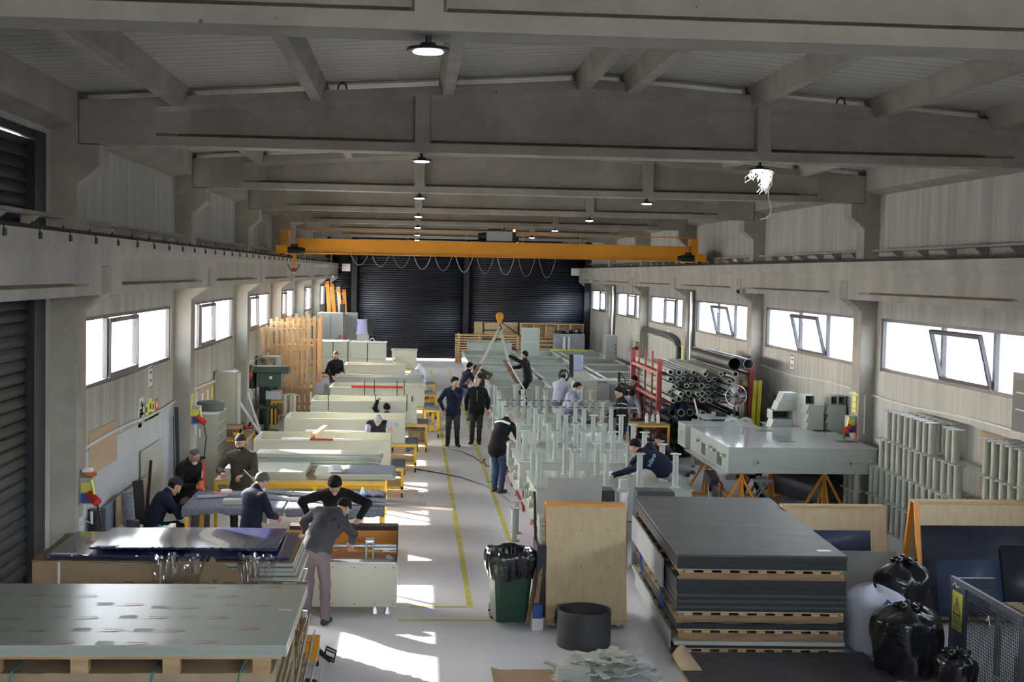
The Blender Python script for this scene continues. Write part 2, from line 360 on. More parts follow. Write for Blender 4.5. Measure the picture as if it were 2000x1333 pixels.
def crane_beam(side, k):
    s = 1 if side == 'left' else -1; xi = (XL+0.30) if side == 'left' else (XR-0.30); xo = XL if side == 'left' else XR
    ya, yb = YK(k)+0.245, YK(k+1)+0.235
    def sec(y, zb, r):
        pr = [(0, max(zb, 4.09)), (0, max(zb, 4.20)), (-r*0.9, max(zb, 4.235)), (-r, max(zb, 4.58)), (-r*0.15, max(zb, 4.66)), (0, 4.70), (0, 4.82)]
        a = [(xi+s*d, y, z) for d, z in pr]; b_ = [(xo, y, z) for d, z in reversed(pr)]
        return a+b_
    ss = [sec(ya, 4.45, 0), sec(ya+0.24, 4.45, 0), sec(ya+0.24, 4.09, 0), sec(ya+0.9, 4.09, 0), sec(ya+1.0, 4.09, 0.07), sec(yb-1.3, 4.09, 0.07), sec(yb-0.9, 4.09, 0), sec(yb-0.24, 4.09, 0), sec(yb-0.24, 4.45, 0), sec(yb, 4.45, 0)]
    n = len(ss[0]); g = G(); g.v = [p for q in ss for p in q]
    for i in range(len(ss)-1): g.f += [(i*n+j, i*n+(j+1) % n, (i+1)*n+(j+1) % n, (i+1)*n+j) for j in range(n)]
    g.f += [tuple(range(n)), tuple(reversed(range((len(ss)-1)*n, len(ss)*n)))]
    cb_ = g.ob('crane_runway_beam', m_beam, kind='structure', smooth=0.35, label='concrete crane runway beam')
    G().add([(xi-s*0.008, ya+1.15, 4.206), (xi-s*0.008, yb-1.45, 4.206), (xi-s*0.0695, yb-1.45, 4.246), (xi-s*0.0695, ya+1.15, 4.246)], [(0, 1, 2, 3)]).ob('dust_strip', m_ldust, parent=cb_)
m_ldust = M('runway_dust', (0.24, 0.18, 0.10), rough=0.95, var=0.3, scale=3)
for k in range(-2, 6):
    for sd in ('left', 'right'): crane_beam(sd, k)
m_lining = M('wall_lining', (0.46, 0.48, 0.50), rough=0.5, var=0.06, scale=1)
for k in (0, 1): G().bx(WL, WL+0.012, YK(k)+0.5, YK(k+1)-0.02, 0.0, 1.86).ob('wall_left_lining', m_lining, kind='structure', label=f'smooth pale lining low on the window wall, {ORD[k]} bay')
for sd, x in (('left', XL+0.16), ('right', XR-0.16)):
    g = G().bx(x-0.03, x+0.03, YF+0.1, YB-0.6, 4.82, 4.875)
    r_ = g.ob('crane_rail_trim', m_rust, kind='structure', label='rusty crane rail on the runway beam')
    if sd == 'left':
        for i in range(46):
            y = 11.9 + i*1.235
            c = G().bx(XL+0.285, XL+0.325, y, y+0.07, 4.72, 4.79); c.bx(XL+0.22, XL+0.31, y+0.02, y+0.05, 4.79, 4.835); c.bx(XL+0.22, XL+0.24, y+0.02, y+0.05, 4.80, 4.90); c.ob('clip', m_black, parent=r_)

# roof beams, purlins, roof sheets
XM = (XL+XR)/2
def ZT(x): return 6.50 + 0.45*(1-abs(x-XM)/(XM-XL))
def roof_beam(k):
    y = YK(k); Tk = 0.42
    def sec(x, r):
        zt = ZT(x)
        return [(x, y, ZB), (x, y, ZB+0.115), (x, y+r, ZB+0.155), (x, y+r, zt-0.19), (x, y+r*0.2, zt-0.13), (x, y, zt-0.12), (x, y, zt), (x, y+Tk, zt), (x, y+Tk, zt-0.12), (x, y+Tk-r*0.2, zt-0.13), (x, y+Tk-r, zt-0.19), (x, y+Tk-r, ZB+0.155), (x, y+Tk, ZB+0.115), (x, y+Tk, ZB)]
    q = 0.13; xs = [(XL+0.012, 0), (XL+0.95, 0), (XL+1.35, q)]
    for c in (XM-2.2, XM+2.2): xs += [(c-0.11, q), (c-0.09, 0.01), (c+0.09, 0.01), (c+0.11, q)]
    xs += [(XM-0.001, q)]; xs += [(XR-1.35, q), (XR-0.95, 0), (XR-0.012, 0)]; xs.sort()
    ss = [sec(*p) for p in xs]; n = len(ss[0]); g = G(); g.v = [p for s_ in ss for p in s_]
    for i in range(len(ss)-1): g.f += [(i*n+j, i*n+(j+1) % n, (i+1)*n+(j+1) % n, (i+1)*n+j) for j in range(n)]
    g.f += [tuple(range(n)), tuple(reversed(range((len(ss)-1)*n, len(ss)*n)))]
    rb_ = g.ob('roof_beam', m_conc, kind='structure', smooth=0.3, label=f'sloping concrete roof beam, {ORD[k+1]} from the camera end')
    for a_, b_ in ((XL+1.2, XM-2.32), (XM-2.08, XM+2.08), (XM+2.32, XR-1.2)): G().add([(a_, y+0.025, ZB+0.124), (b_, y+0.025, ZB+0.124), (b_, y+q+0.002, ZB+0.166), (a_, y+q+0.002, ZB+0.166)], [(0, 1, 2, 3)]).ob('dust_strip', m_dust, parent=rb_)
m_dust = M('ledge_dust', (0.17, 0.125, 0.08), rough=0.95, var=0.35, scale=3)
for k in range(-1, 7): roof_beam(k)
PUR = [-2.98, -1.27, 0.38, 2.10, 2.72, 4.36, 5.95, 7.49]
for k in range(-2, 6):
    for x in PUR:
        zt = ZT(x); y0, y1 = YK(k)+0.44, YK(k+1)-0.02
        g = G()
        def sc(y, zb): return [(x-0.07, y, zb), (x+0.07, y, zb), (x+0.09, y, max(zb, zt-0.02)), (x+0.13, y, zt+0.155), (x-0.13, y, zt+0.155), (x-0.09, y, max(zb, zt-0.02))]
        ss = [sc(y0-0.2, zt+0.004), sc(y0, zt+0.004), sc(y0, zt-0.13), sc(y1, zt-0.13), sc(y1, zt+0.004), sc(y1+0.2, zt+0.004)]
        n = 6; g.v = [p for s_ in ss for p in s_]
        for i in range(5): g.f += [(i*n+j, i*n+(j+1) % n, (i+1)*n+(j+1) % n, (i+1)*n+j) for j in range(n)]
        g.f += [tuple(range(n)), tuple(reversed(range(5*n, 6*n)))]
        g.ob('roof_purlin_beam', m_conc, kind='structure', smooth=0, label='concrete purlin under the roof sheets')
for s, x0, x1 in (('shutter', WL-0.35, XM), ('spool', XM, WR+0.35)):
    g = G(); za, zb = ZT(x0)+0.165, ZT(x1)+0.165
    n = 240; prof = []
    for i in range(int((YB-YF)/0.25)+1):
        y = YF-0.1 + i*0.25; prof += [(y, 0), (y+0.17, 0), (y+0.19, 0.018), (y+0.23, 0.018)]
    vs = [(x0, y, za+d) for y, d in prof] + [(x1, y, zb+d) for y, d in prof]; n = len(prof)
    g.add(vs, [(i, i+1, n+i+1, n+i) for i in range(n-1)])
    g.ob('ceiling', m_roof, kind='structure', smooth=0, solid=0.06, label=f'ribbed roof sheets sloping down to the {s} side')
for sd in ('left', 'right'):
    for k in range(-2, 6):
        a, b_ = (WL, XL) if sd == 'left' else (XR, WR)
        pts = [(a, 6.13), (b_, 6.20), (b_, 6.62), (a, 6.62)] if sd == 'left' else [(a, 6.20), (b_, 6.13), (b_, 6.62), (a, 6.62)]
        G().prism(pts, 1, YK(k)+0.485, YK(k+1)-0.01).ob('eaves_beam', m_conc, kind='structure', label='concrete eaves beam over the wall')
    # ledge with gussets on the wall above the runway beam
    for k in range(-1, 6):
        s = 1 if sd == 'left' else -1; xw = WL if sd == 'left' else WR
        g = G().bx(xw, xw+s*0.24, YK(k)+0.7, YK(k+1)-0.3, 5.02, 5.06)
        r_ = g.ob('cable_ledge_trim', m_conc, kind='structure', label='ledge on gussets along the wall')
        for j in range(6):
            y = YK(k)+1.1+j*1.25
            G().prism([(xw, 5.02), (xw+s*0.22, 5.02), (xw, 4.84)], 1, y, y+0.05).ob('gusset', m_conc, parent=r_)

# windows
def window(n, side, k, tilt):
    s = 1 if side == 'left' else -1; xw = (WL-0.06) if side == 'left' else (WR+0.06); y0, y1 = WY(k); v0, v1 = YK(k)+3.30, YK(k)+5.38
    t = T(f'window_{n}', f'long window with a middle vent, {ORD[k+1]} bay on the {"shutter" if side=="left" else "spool"} side', None, (xw, 0, 0), kind='structure')
    g = G(); d = 0.035; f = 0.06
    for (a, b_, z0, z1) in ((y0, y1, WZ0, WZ0+f), (y0, y1, WZ1-f, WZ1), (y0, y0+f, WZ0+f, WZ1-f), (y1-f, y1, WZ0+f, WZ1-f), (v0-f, v0+f*0.4, WZ0+f, WZ1-f), (v1-f*0.4, v1+f, WZ0+f, WZ1-f)):
        g.bx(-d, d, a, b_, z0, z1)
    g.ob('frame', m_frame, parent=t)
    for a, b_ in ((y0+f, v0-f), (v1+f, y1-f)): G().bx(-0.006, 0.006, a, b_, WZ0+f, WZ1-f).ob('pane', m_glass, parent=t)
    v = T('vent', None, None, (s*0.045, 0, WZ0+f+0.01), parent=t); h = WZ1-WZ0-2*f-0.02; q = 0.065
    v.rotation_euler = (0, s*tilt, 0)
    g = G()
    for (a, b_, z0, z1) in ((v0, v1, 0, q), (v0, v1, h-q, h), (v0, v0+q, q, h-q), (v1-q, v1, q, h-q)): g.bx(-0.03, 0.03, a, b_, z0, z1)
    g.ob('sash_frame', m_frame, parent=v); G().bx(-0.005, 0.005, v0+q, v1-q, q, h-q).ob('pane', m_glass, parent=v)
    if tilt:
        hd = G().bx(s*0.03, s*0.05, v0+0.03, v0+0.05, h*0.40, h*0.52); hd.bx(s*0.03, s*0.045, (v0+v1)/2, (v0+v1)/2+0.02, h-q-0.12, h-q); hd.ob('handle', m_alu, parent=v)
n = 1
for k in KL: window(n, 'left', k, 0.0); n += 1
for k in KR: window(n, 'right', k, R(14) if k in (0, 1, 2) else 0.0); n += 1

# roller shutters
def shutter(name, axis, pos, a0, a1, z0, z1, pitch, depth, m, label, sgn=1):
    g = G(); prof = []; z = z0
    while z < z1-1e-6:
        for f_, d in ((0.0, 0.0), (0.05, 0.0), (0.10, 0.85), (0.28, 1.0), (0.60, 0.85), (0.90, 0.45)):
            zz = z+f_*pitch
            if zz <= z1: prof.append((d*depth, zz))
        z += pitch
    P = (lambda a, d, zz: (pos+sgn*d, a, zz)) if axis == 0 else (lambda a, d, zz: (a, pos+sgn*d, zz))
    n = len(prof); g.add([P(a0, d, zz) for d, zz in prof]+[P(a1, d, zz) for d, zz in prof], [(i, i+1, n+i+1, n+i) for i in range(n-1)])
    return g.ob(name, m, kind='structure', label=label, smooth=0.9, solid=0.004)
shutter('door_1', 0, WL-0.10, 9.0, 16.45, 0.0, 4.35, 0.145, 0.035, m_shutter, 'tall dark roller shutter beside the pallet stacks', 1)
shutter('door_2', 0, WL-0.10, 9.0, 16.45, 4.40, 5.95, 0.145, 0.035, m_shutter, 'upper dark roller shutter above the crane runway', 1)
g = G().bx(WL-0.16, WL+0.02, 16.45, 16.94, 0, 6.05); g.ob('trim_1', m_dark, kind='structure', label='dark guide channel of the roller shutter')
G().bx(WL-0.16, WL, 9.0, 16.45, 5.95, 6.05).ob('trim_2', m_dark, kind='structure', label='dark head box over the upper shutter')
G().bx(WL-0.16, WL-0.12, 9.0, 16.45, 4.30, 4.45).ob('trim_3', m_dark, kind='structure', label='dark rail between the two shutters')
shutter('door_3', 1, YB, -4.3, -3.20, 0.0, 6.45, 0.115, 0.03, m_shutter_b, 'narrow dark roller shutter at the far end', -1)
shutter('door_4', 1, YB, -2.95, 2.50, 0.055, 6.45, 0.115, 0.03, m_shutter_b, 'wide dark roller shutter at the far end, lit gap below', -1)
shutter('door_5', 1, YB, 2.75, 8.9, 0.0, 6.45, 0.115, 0.03, m_shutter_b, 'dark roller shutter at the far end behind the crates', -1)
for i, (a, b_) in enumerate(((-3.22, -2.93), (2.48, 2.77), (WL, -4.28), (8.70, WR))): G().bx(a, b_, YB-0.12, YB+0.1, 0, 6.6).ob(f'trim_{4+i}', m_dark, kind='structure', label='dark guide post of the far shutters')
G().bx(WL-0.2, WR+0.2, YB+0.1, YB+0.3, 6.35, 7.3).ob('wall_back', m_wall, kind='structure')
g = G(); g.bx(WL-0.2, -2.93, YB+0.06, YB+0.1, 0, 6.6); g.ob('trim_8', m_dark, kind='structure')
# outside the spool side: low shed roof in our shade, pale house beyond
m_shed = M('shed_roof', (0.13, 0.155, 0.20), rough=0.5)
g = G(); prof = []
for i in range(520): y = -20+i*0.22; prof += [(y, 0), (y+0.13, 0), (y+0.15, 0.04), (y+0.20, 0.04)]
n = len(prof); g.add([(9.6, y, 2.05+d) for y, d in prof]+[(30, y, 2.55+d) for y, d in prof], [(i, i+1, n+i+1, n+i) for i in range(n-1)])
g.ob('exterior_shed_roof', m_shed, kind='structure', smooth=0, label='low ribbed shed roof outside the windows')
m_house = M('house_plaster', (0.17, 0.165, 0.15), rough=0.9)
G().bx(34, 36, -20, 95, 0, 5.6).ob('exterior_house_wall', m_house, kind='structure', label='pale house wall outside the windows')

# ================================================================ lamps
def lamp_proto():
    t = T('high_bay_lamp', '', 'lamp')
    G().lathe([(0.0, 0.045), (0.05, 0.045), (0.055, 0.02), (0.135, 0.012), (0.14, 0.0), (0.135, -0.008), (0.10, -0.012), (0.095, -0.004), (0.0, -0.004)], n=28).ob('housing', m_black, parent=t)
    G().lathe([(0.0, -0.006), (0.093, -0.006), (0.093, -0.018), (0.06, -0.024), (0.0, -0.026)], n=28).ob('lens', m_lens, parent=t)
    G().cyl((0, 0, 0.04), (0, 0, 0.09), 0.02).ob('bracket', m_black, parent=t)
    return t
lp = lamp_proto(); first = True
for xx, nm in ((0.06, 'over the tubs'), (4.46, 'over the panel tables')):
    for k in range(-1, 7):
        lab = f'round LED ceiling lamp under the {ORD[k+1]} roof beam, {nm}'
        if xx > 1 and k == 0: lab = 'round LED ceiling lamp tangled with white shavings'
        loc = (xx, YK(k)+0.21, ZB-0.09)
        if first: lp.location = loc; lp['label'] = lab; lp['group'] = 'ceiling lamps under the roof beams'; first = False
        else: dup(lp, loc, 0, lab)
# curled plastic shavings caught on one lamp
g = G(); c0 = Vector((4.46, YK(0)+0.21, ZB-0.12)); rr = random.Random(3)
def curl(p, L, n, drift, wob, r):
    pts = [Vector(p)]; a = rr.uniform(0, 6)
    for i in range(n):
        a += rr.uniform(0.3, 1.1); q = pts[-1] + Vector((math.cos(a)*wob, math.sin(a)*wob, 0)) + Vector(drift)*(L/n) ; q.z += rr.uniform(-1, 1)*wob*0.5; pts.append(q)
    g.tube(pts, r, 5)
for i in range(26):
    th = rr.uniform(0, 6.28); curl(c0+Vector((0.12*math.cos(th)+0.02, 0.12*math.sin(th), 0.02)), rr.uniform(0.06, 0.16), 9, (rr.uniform(-0.3, 0.3), 0, -1), 0.014, 0.004)
for i in range(34):
    curl(c0+Vector((0.10+rr.uniform(-0.05, 0.05), rr.uniform(-0.04, 0.04), 0.0)), rr.uniform(0.15, 0.30), 12, (rr.uniform(-0.35, 0.1), 0, -1), 0.014, 0.0045)
for i in range(6): curl(c0+Vector((-0.13, 0, -0.03)), rr.uniform(0.08, 0.16), 9, (rr.uniform(-0.6, 0.3), 0, -0.8), 0.012, 0.004)
pts = [c0+Vector((0.12, 0, -0.27)), c0+Vector((0.125, 0, -0.34)), c0+Vector((0.15, 0, -0.42)), c0+Vector((0.165, 0, -0.49)), c0+Vector((0.15, 0, -0.56)), c0+Vector((0.10, 0, -0.60)), c0+Vector((0.03, 0, -0.62))]
g.tube(pts, 0.005, 6)
g.ob('plastic_shaving_tangle', M('shavings', (0.85, 0.85, 0.82), rough=0.5), label='tangle of curled white plastic shavings hanging from a lamp', cat='shavings')

# ================================================================ overhead crane
YC = 40.6
ct = T('overhead_crane', 'yellow overhead travelling crane spanning the hall', 'crane', (0, YC, 0))
g = G().bx(-3.55, 8.25, -0.20, 0.20, 4.96, 5.37); g.bx(-3.6, 8.3, -0.26, 0.26, 5.37, 5.39); g.bx(-3.6, 8.3, -0.28, 0.26, 4.94, 4.965)
g.ob('girder', m_crane, parent=ct)
g = G()
for i in range(17): x = -3.3+i*0.705; g.bx(x-0.01, x+0.01, -0.27, -0.2, 4.965, 5.06); g.bx(x-0.025, x+0.025, -0.27, -0.2, 4.965, 4.99)
g.ob('stiffener', m_crane, parent=ct)
for x in (-3.85, 8.40):
    e = G().bx(x-0.16, x+0.16, -1.2, 1.2, 4.92, 5.16); e.bx(x-0.12, x+0.10, -0.25, 0.25, 5.16, 5.62); o = e.ob('end_carriage', m_crane, parent=ct)
    for y in (-0.95, 0.95): G().cyl((x-0.05, y, 4.98), (x+0.05, y, 4.98), 0.11, n=16).ob('wheel', m_dark, parent=o)
    s = 1 if x < 0 else -1
    mt = G().cyl((x+s*0.18, -1.0, 5.02), (x+s*0.55, -1.0, 5.02), 0.10, n=14); mt.cyl((x+s*0.55, -1.0, 5.02), (x+s*0.66, -1.0, 5.02), 0.075, n=14); mt.bx(x+s*0.25, x+s*0.45, -1.05, -0.95, 5.1, 5.2); mt.ob('drive_motor', m_dark, parent=ct)
G().bar((-3.70, 0.2, 5.67), (8.45, 0.2, 5.67), 0.03).ob('hand_rail', m_crane, parent=ct)
for i in range(8): x = -3.70+i*(12.15/7); G().bar((x, 0.2, 5.38), (x, 0.2, 5.67), 0.025).ob('rail_post', m_crane, parent=ct)
G().bx(-3.6, -3.5, -0.35, -0.28, 4.55, 4.96).ob('drop_bracket', m_crane, parent=ct)
for i in range(10):
    x0 = -1.9+i*0.62; d = 0.30+0.03*i
    G().tube([(x0+0.5*t, -0.33, 4.93-d*4*t*(1-t)) for t in [j/12 for j in range(13)]], 0.008, 5).ob('festoon_cable', m_wirew if i in (3, 5, 7) else m_gpipe, parent=ct)
G().tube([(-3.75+0.35*t, -0.33, 4.62-0.9*t*(1-t)) for t in [j/12 for j in range(13)]], 0.012, 5).ob('hanging_cable', m_black, parent=ct)
ht = T('crane_hoist', 'grey electric hoist trolley with black motor on the crane girder', 'hoist', (2.52, YC, 0))
G().bx(-0.40, 0.36, -0.22, 0.22, 5.43, 5.72).ob('body', m_grey, parent=ht, bev=0.01)
G().cyl((-0.42, 0, 5.56), (-0.66, 0, 5.56), 0.14, 0.10, n=16).ob('motor', m_black, parent=ht)
G().bx(0.36, 0.47, -0.2, 0.2, 5.42, 5.72).ob('gearbox', m_black, parent=ht); G().cyl((0.47, 0, 5.52), (0.56, 0, 5.52), 0.06).ob('brake_drum', m_black, parent=ht)
g = G().bx(-0.36, 0.05, -0.15, 0.15, 5.75, 5.80); g.bx(-0.05, 0.16, -0.03, 0.03, 5.75, 5.78); g.bx(0.10, 0.14, -0.04, 0.04, 5.76, 5.85); g.ob('control_box', m_black, parent=ht)
G().bx(-0.6, 0.5, -0.25, 0.25, 5.385, 5.43).ob('trolley_frame', m_dark, parent=ht)
G().lathe([(0, 0.07), (0.03, 0.065), (0.035, 0.0), (0.0, 0.0)], (0.42, -0.12, 5.72), n=12).ob('warning_light', M('red_lamp', (1, 0.12, 0.03), emit=4.0), parent=ht)
hk = T('crane_hook_block', 'yellow crane hook block hanging above the lifting slings', 'hook', (2.56, YC-0.1, 0))
for dx in (-0.05, 0.05): G().cyl((dx, 0, 3.30), (dx, 0.06, 4.95), 0.006, n=6).ob('wire_rope', m_dark, parent=hk)
G().prism([(-0.10, 3.25), (-0.115, 3.18), (-0.08, 3.06), (-0.045, 2.98), (0.045, 2.98), (0.08, 3.06), (0.115, 3.18), (0.10, 3.25), (0.05, 3.30), (-0.05, 3.30)], 1, -0.07, 0.07).ob('sheave_cover', m_crane, parent=hk, bev=0.02)
G().tube([(0, 0, 2.98), (0, 0, 2.92), (0.05, 0, 2.88), (0.06, 0, 2.82), (0.02, 0, 2.77), (-0.04, 0, 2.79)], [0.02, 0.02, 0.022, 0.022, 0.018, 0.01], 8).ob('hook', m_dark, parent=hk)

# ================================================================ left of the aisle
def pallet(L, W, H=0.14, m=None, nb=7, label=None, loc=(0, 0, 0), rz=0, group=None):
    """L along x, W along y: deck boards run along x or y as on a stock pallet"""
    m = m or m_pallet; t = T('pallet', label, 'pallet', loc, rz, group)
    bw = 0.10
    for i in range(nb):
        x = -L/2+bw/2+(L-bw)*i/(nb-1); G().bx(x-bw/2, x+bw/2, -W/2, W/2, H-0.022, H).ob('deck_board', m, parent=t)
    for y in (-W/2+0.05, 0, W/2-0.05): G().bx(-L/2, L/2, y-0.05, y+0.05, 0.0, H-0.022).ob('bearer', m, parent=t)
    return t
def table(name, label, x0, x1, y0, y1, zt, mtop, cat='table', frame=None, leg=0.055, shelf=None, casters=False, group=None, apron=0.05, foot=0.0, th=0.03):
    frame = frame or m_yellow; cx, cy = (x0+x1)/2, (y0+y1)/2; t = T(name, label, cat, (cx, cy, 0), 0, group); w, d = (x1-x0)/2, (y1-y0)/2
    G().bx(-w, w, -d, d, zt-th, zt).ob('table_top', mtop, parent=t)
    z1 = zt-th; g = G()
    g.bx(-w, w, -d, -d+leg, z1-apron, z1); g.bx(-w, w, d-leg, d, z1-apron, z1); g.bx(-w, -w+leg, -d+leg, d-leg, z1-apron, z1); g.bx(w-leg, w, -d+leg, d-leg, z1-apron, z1)
    g.ob('apron_frame', frame, parent=t)
    zb = 0.12 if casters else foot
    for sx in (-1, 1):
        for sy in (-1, 1):
            x = sx*(w-leg/2); y = sy*(d-leg/2)
            G().bx(x-leg/2, x+leg/2, y-leg/2, y+leg/2, zb, z1-apron).ob('leg', frame, parent=t, bev=0.004)
            if casters:
                c = G().ring((x-0.018, y, 0.05), (x+0.018, y, 0.05), 0.05, 0.02, 18).ob('caster', m_black, parent=t)
                q = G().bx(x-0.028, x-0.022, y-0.02, y+0.02, 0.04, 0.12); q.bx(x+0.022, x+0.028, y-0.02, y+0.02, 0.04, 0.12); q.bx(x-0.028, x+0.028, y-0.025, y+0.025, 0.108, 0.12); q.cyl((x-0.03, y, 0.05), (x+0.03, y, 0.05), 0.012); q.ob('fork', m_alu, parent=c)
    if shelf is not None:
        g = G(); z = shelf
        g.bx(-w, w, -d, -d+leg, z-0.05, z); g.bx(-w, w, d-leg, d, z-0.05, z); g.bx(w-leg, w, -d+leg, d-leg, z-0.05, z); g.bx(-w, -w+leg, -d+leg, d-leg, z-0.05, z); g.ob('lower_rail_frame', frame, parent=t)
        G().bx(-w+0.01, w-0.01, -d+0.01, d-0.01, z, z+0.012).ob('shelf', m_ply, parent=t)
    return t
def sheets(n, x0, x1, y0, y1, z0, th, m, name, label_fn, cat, group, jit=0.006, gap=0.0015, me_bev=0):
    z = z0; out = []
    for i in range(n):
        dx, dy = rnd.uniform(-jit, jit), rnd.uniform(-jit, jit)
        out.append(G().bx(x0+dx, x1+dx, y0+dy, y1+dy, z, z+th-gap).ob(name, m, label=label_fn(i), cat=cat, group=group)); z += th
    return out
def sheet_like(g, x0, x1, y0, y1, zfn, th, nx=24, ny=12):
    """thin uneven sheet with a given height field, closed"""
    top = []; 
    g.grid(nx, ny, lambda u, v: (x0+(x1-x0)*u, y0+(y1-y0)*v, zfn(u, v)+th)); g.grid(nx, ny, lambda u, v: (x0+(x1-x0)*u, y0+(y1-y0)*v, zfn(u, v)))
    o_ = len(g.v)-nx*ny; t_ = o_-nx*ny; rim = [i for i in range(nx)] + [j*nx+nx-1 for j in range(1, ny)] + [(ny-1)*nx+i for i in range(nx-2, -1, -1)] + [j*nx for j in range(ny-2, 0, -1)]
    for a, b_ in zip(rim, rim[1:]+rim[:1]): g.f.append((t_+a, t_+b_, o_+b_, o_+a))
    return g
def plank(name, a, b_, w_, th, m, label, cat, upv=(0, 0, 1), group=None): return G().bar(a, b_, w_, th, upv).ob(name, m, label=label, cat=cat, group=group)

# -- printed pale sheets on pallets, nearest the camera
LX0, LX1, LY0, LY1 = -4.20, -0.99, 10.95, 13.10
pk = T('kraft_wrapped_pack', 'brown paper wrapped pack strapped in green at the base of the printed sheet stack', 'pack', (0, 0, 0))
def crumple(x0, x1, y0, y1, z0, z1, amp):
    g = G(); rr = random.Random(5)
    g.bx(x0, x1, y0, y1, z0, z1); bm = bmesh.new(); vs = [bm.verts.new(v) for v in g.v]; [bm.faces.new([vs[i] for i in f]) for f in g.f]
    bmesh.ops.subdivide_edges(bm, edges=bm.edges[:], cuts=28, use_grid_fill=True)
    for v in bm.verts:
        p = v.co; k = 0.5+0.5*math.sin(p.x*9+math.sin(p.z*13)*2)*math.sin(p.y*11+p.z*7)
        d = Vector((math.sin(p.y*31+p.z*17), math.sin(p.x*23+p.z*19), math.sin(p.x*17+p.y*29)))*amp*k
        if p.z < z1-0.002: v.co += d
        else: v.co.z += -abs(d.z)
    out = G(); bm.verts.index_update(); out.v = [tuple(v.co) for v in bm.verts]; out.f = [tuple(v.index for v in f.verts) for f in bm.faces]; bm.free(); return out
crumple(LX0+0.05, LX1-0.12, LY0+0.06, LY1-0.02, 0.20, 1.155, 0.012).ob('paper_wrap', m_kraft, parent=pk)
for x in (-3.98, -3.20, -2.08, -1.38):
    G().tube([(x, LY0+0.035, 0.2), (x, LY0+0.04, 1.10), (x+0.01, LY0+0.055, 1.162), (x, LY1-0.05, 1.162)], 0.011, 6).ob('strap', M('green_strap', (0.10, 0.24, 0.20), rough=0.5), parent=pk)
G().bx(-2.72, -2.64, LY0+0.03, LY0+0.045, 0.98, 1.08).ob('paper_tag', m_white, parent=pk)
pl = T('long_pallet', 'long low pallet under the printed pale sheets', 'pallet', ((LX0+LX1)/2, (LY0+LY1)/2, 1.168))
G().bx(-1.60, 1.56, -1.07, 1.05, 0.115, 0.137).ob('deck', m_wood, parent=pl)
for x in (-1.50, -0.74, -0.05, 0.68, 1.40):
    for y in (-1.02, 0.0, 1.0): G().bx(x-0.07, x+0.07, y-0.05, y+0.05, 0.0, 0.115).ob('block', m_wood, parent=pl)
pl2 = pallet(3.0, 2.0, 0.19, label='pallet on the floor under the brown wrapped pack', loc=((LX0+LX1)/2, (LY0+LY1)/2, 0))
st = sheets(6, LX0, LX1, LY0, LY1, 1.3065, 0.0158, m_pp, 'plastic_sheet', lambda i: 'pale printed plastic sheet on top of the nearest stack' if i == 5 else 'pale grey plastic sheet under the printed one', 'sheet', 'sheets of the printed stack', 0.004)
top = st[-1]; zt = 1.4008
g1, g2, g3 = G(), G(), G()
for px, py in [(73, 1161), (121, 1183), (24, 1207), (73, 1230), (124, 1254), (448, 1164), (508, 1182), (369, 1186), (427, 1205), (341, 1231), (488, 1226), (402, 1253), (532, 1145), (402, 1147), (172, 1206), (172, 1164), (222, 1230), (268, 1256), (262, 1180), (310, 1205)]:
    p = PZ(px, py, zt)
    put_text(g1, 'SIMONA', 0.046, p, (1, 0, 0), (0, 1, 0))
    arc = [(-0.13+0.24*t, -0.075+0.045*t**3, 0) for t in [j/10 for j in range(11)]]
    vs = []
    for (x, y, z_), hw in zip(arc, [0.001, 0.002, 0.003, 0.004, 0.005, 0.006, 0.007, 0.008, 0.008, 0.006, 0.001]): vs += [(p.x+x, p.y+y-hw*1.6, zt), (p.x+x, p.y+y+hw*1.6, zt)]
    g3.add(vs, [(2*i, 2*i+2, 2*i+3, 2*i+1) for i in range(10)])
    for j in range(4): g2.add([(p.x-0.33, p.y+0.03-j*0.032, zt), (p.x-0.19+0.02*(j % 2), p.y+0.03-j*0.032, zt), (p.x-0.19+0.02*(j % 2), p.y+0.045-j*0.032, zt), (p.x-0.33, p.y+0.045-j*0.032, zt)], [(0, 1, 2, 3)])
for gg, nm, mm in ((g1, 'printed_lettering', m_redink), (g3, 'printed_logo', m_redink), (g2, 'printed_text', m_greyink)): gg.ob(nm, mm, parent=top, flip=False, smooth=0)
p = PZ(557, 1192, zt); G().bx(p.x-0.06, p.x+0.06, p.y-0.035, p.y+0.035, zt-0.0005, zt+0.0008).ob('paper_label', m_white, label='small white label', parent=top)
for i in range(4):
    y0 = 11.1+0.1*i; G().bar((-0.94+0.02*i, y0, 0.95-0.16*i), (-0.96+0.04*i, y0+1.75, 1.12-0.18*i), 0.012, 0.12, (0.3, 0, 1)).ob('plastic_strip', m_pp if i != 1 else m_gpipe, label='long plastic strip leaning against the side of the printed stack', cat='strip', group='strips leaning on the printed stack')
q = T('foot_pedal_switch', 'orange foot pedal switch with two black guard loops on the floor', 'foot switch', PZ(608, 1299, 0))
G().bx(-0.07, 0.09, -0.08, 0.10, 0.06, 0.24).ob('case', m_crane, parent=q, bev=0.006); G().box((0.0, 0.05, 0.285), (0.18, 0.13, 0.012), (0.35, 0, 0)).ob('lid', m_crane, parent=q)
for x in (-0.07, 0.07): G().cyl((x, -0.05, 0), (x, -0.05, 0.06), 0.016).ob('foot', m_black, parent=q)
for y in (-0.06, 0.05):
    G().tube([(0.09, y, 0.16), (0.17, y-0.05, 0.10), (0.26, y-0.10, 0.075), (0.28, y-0.10, 0.17), (0.17, y-0.03, 0.20), (0.15, y-0.02, 0.12)], 0.012, 6).ob('guard_loop', m_black, parent=q)
G().bar((0.08, 0, 0.15), (0.22, -0.04, 0.05), 0.07, 0.02).ob('pedal', m_rust, parent=q)
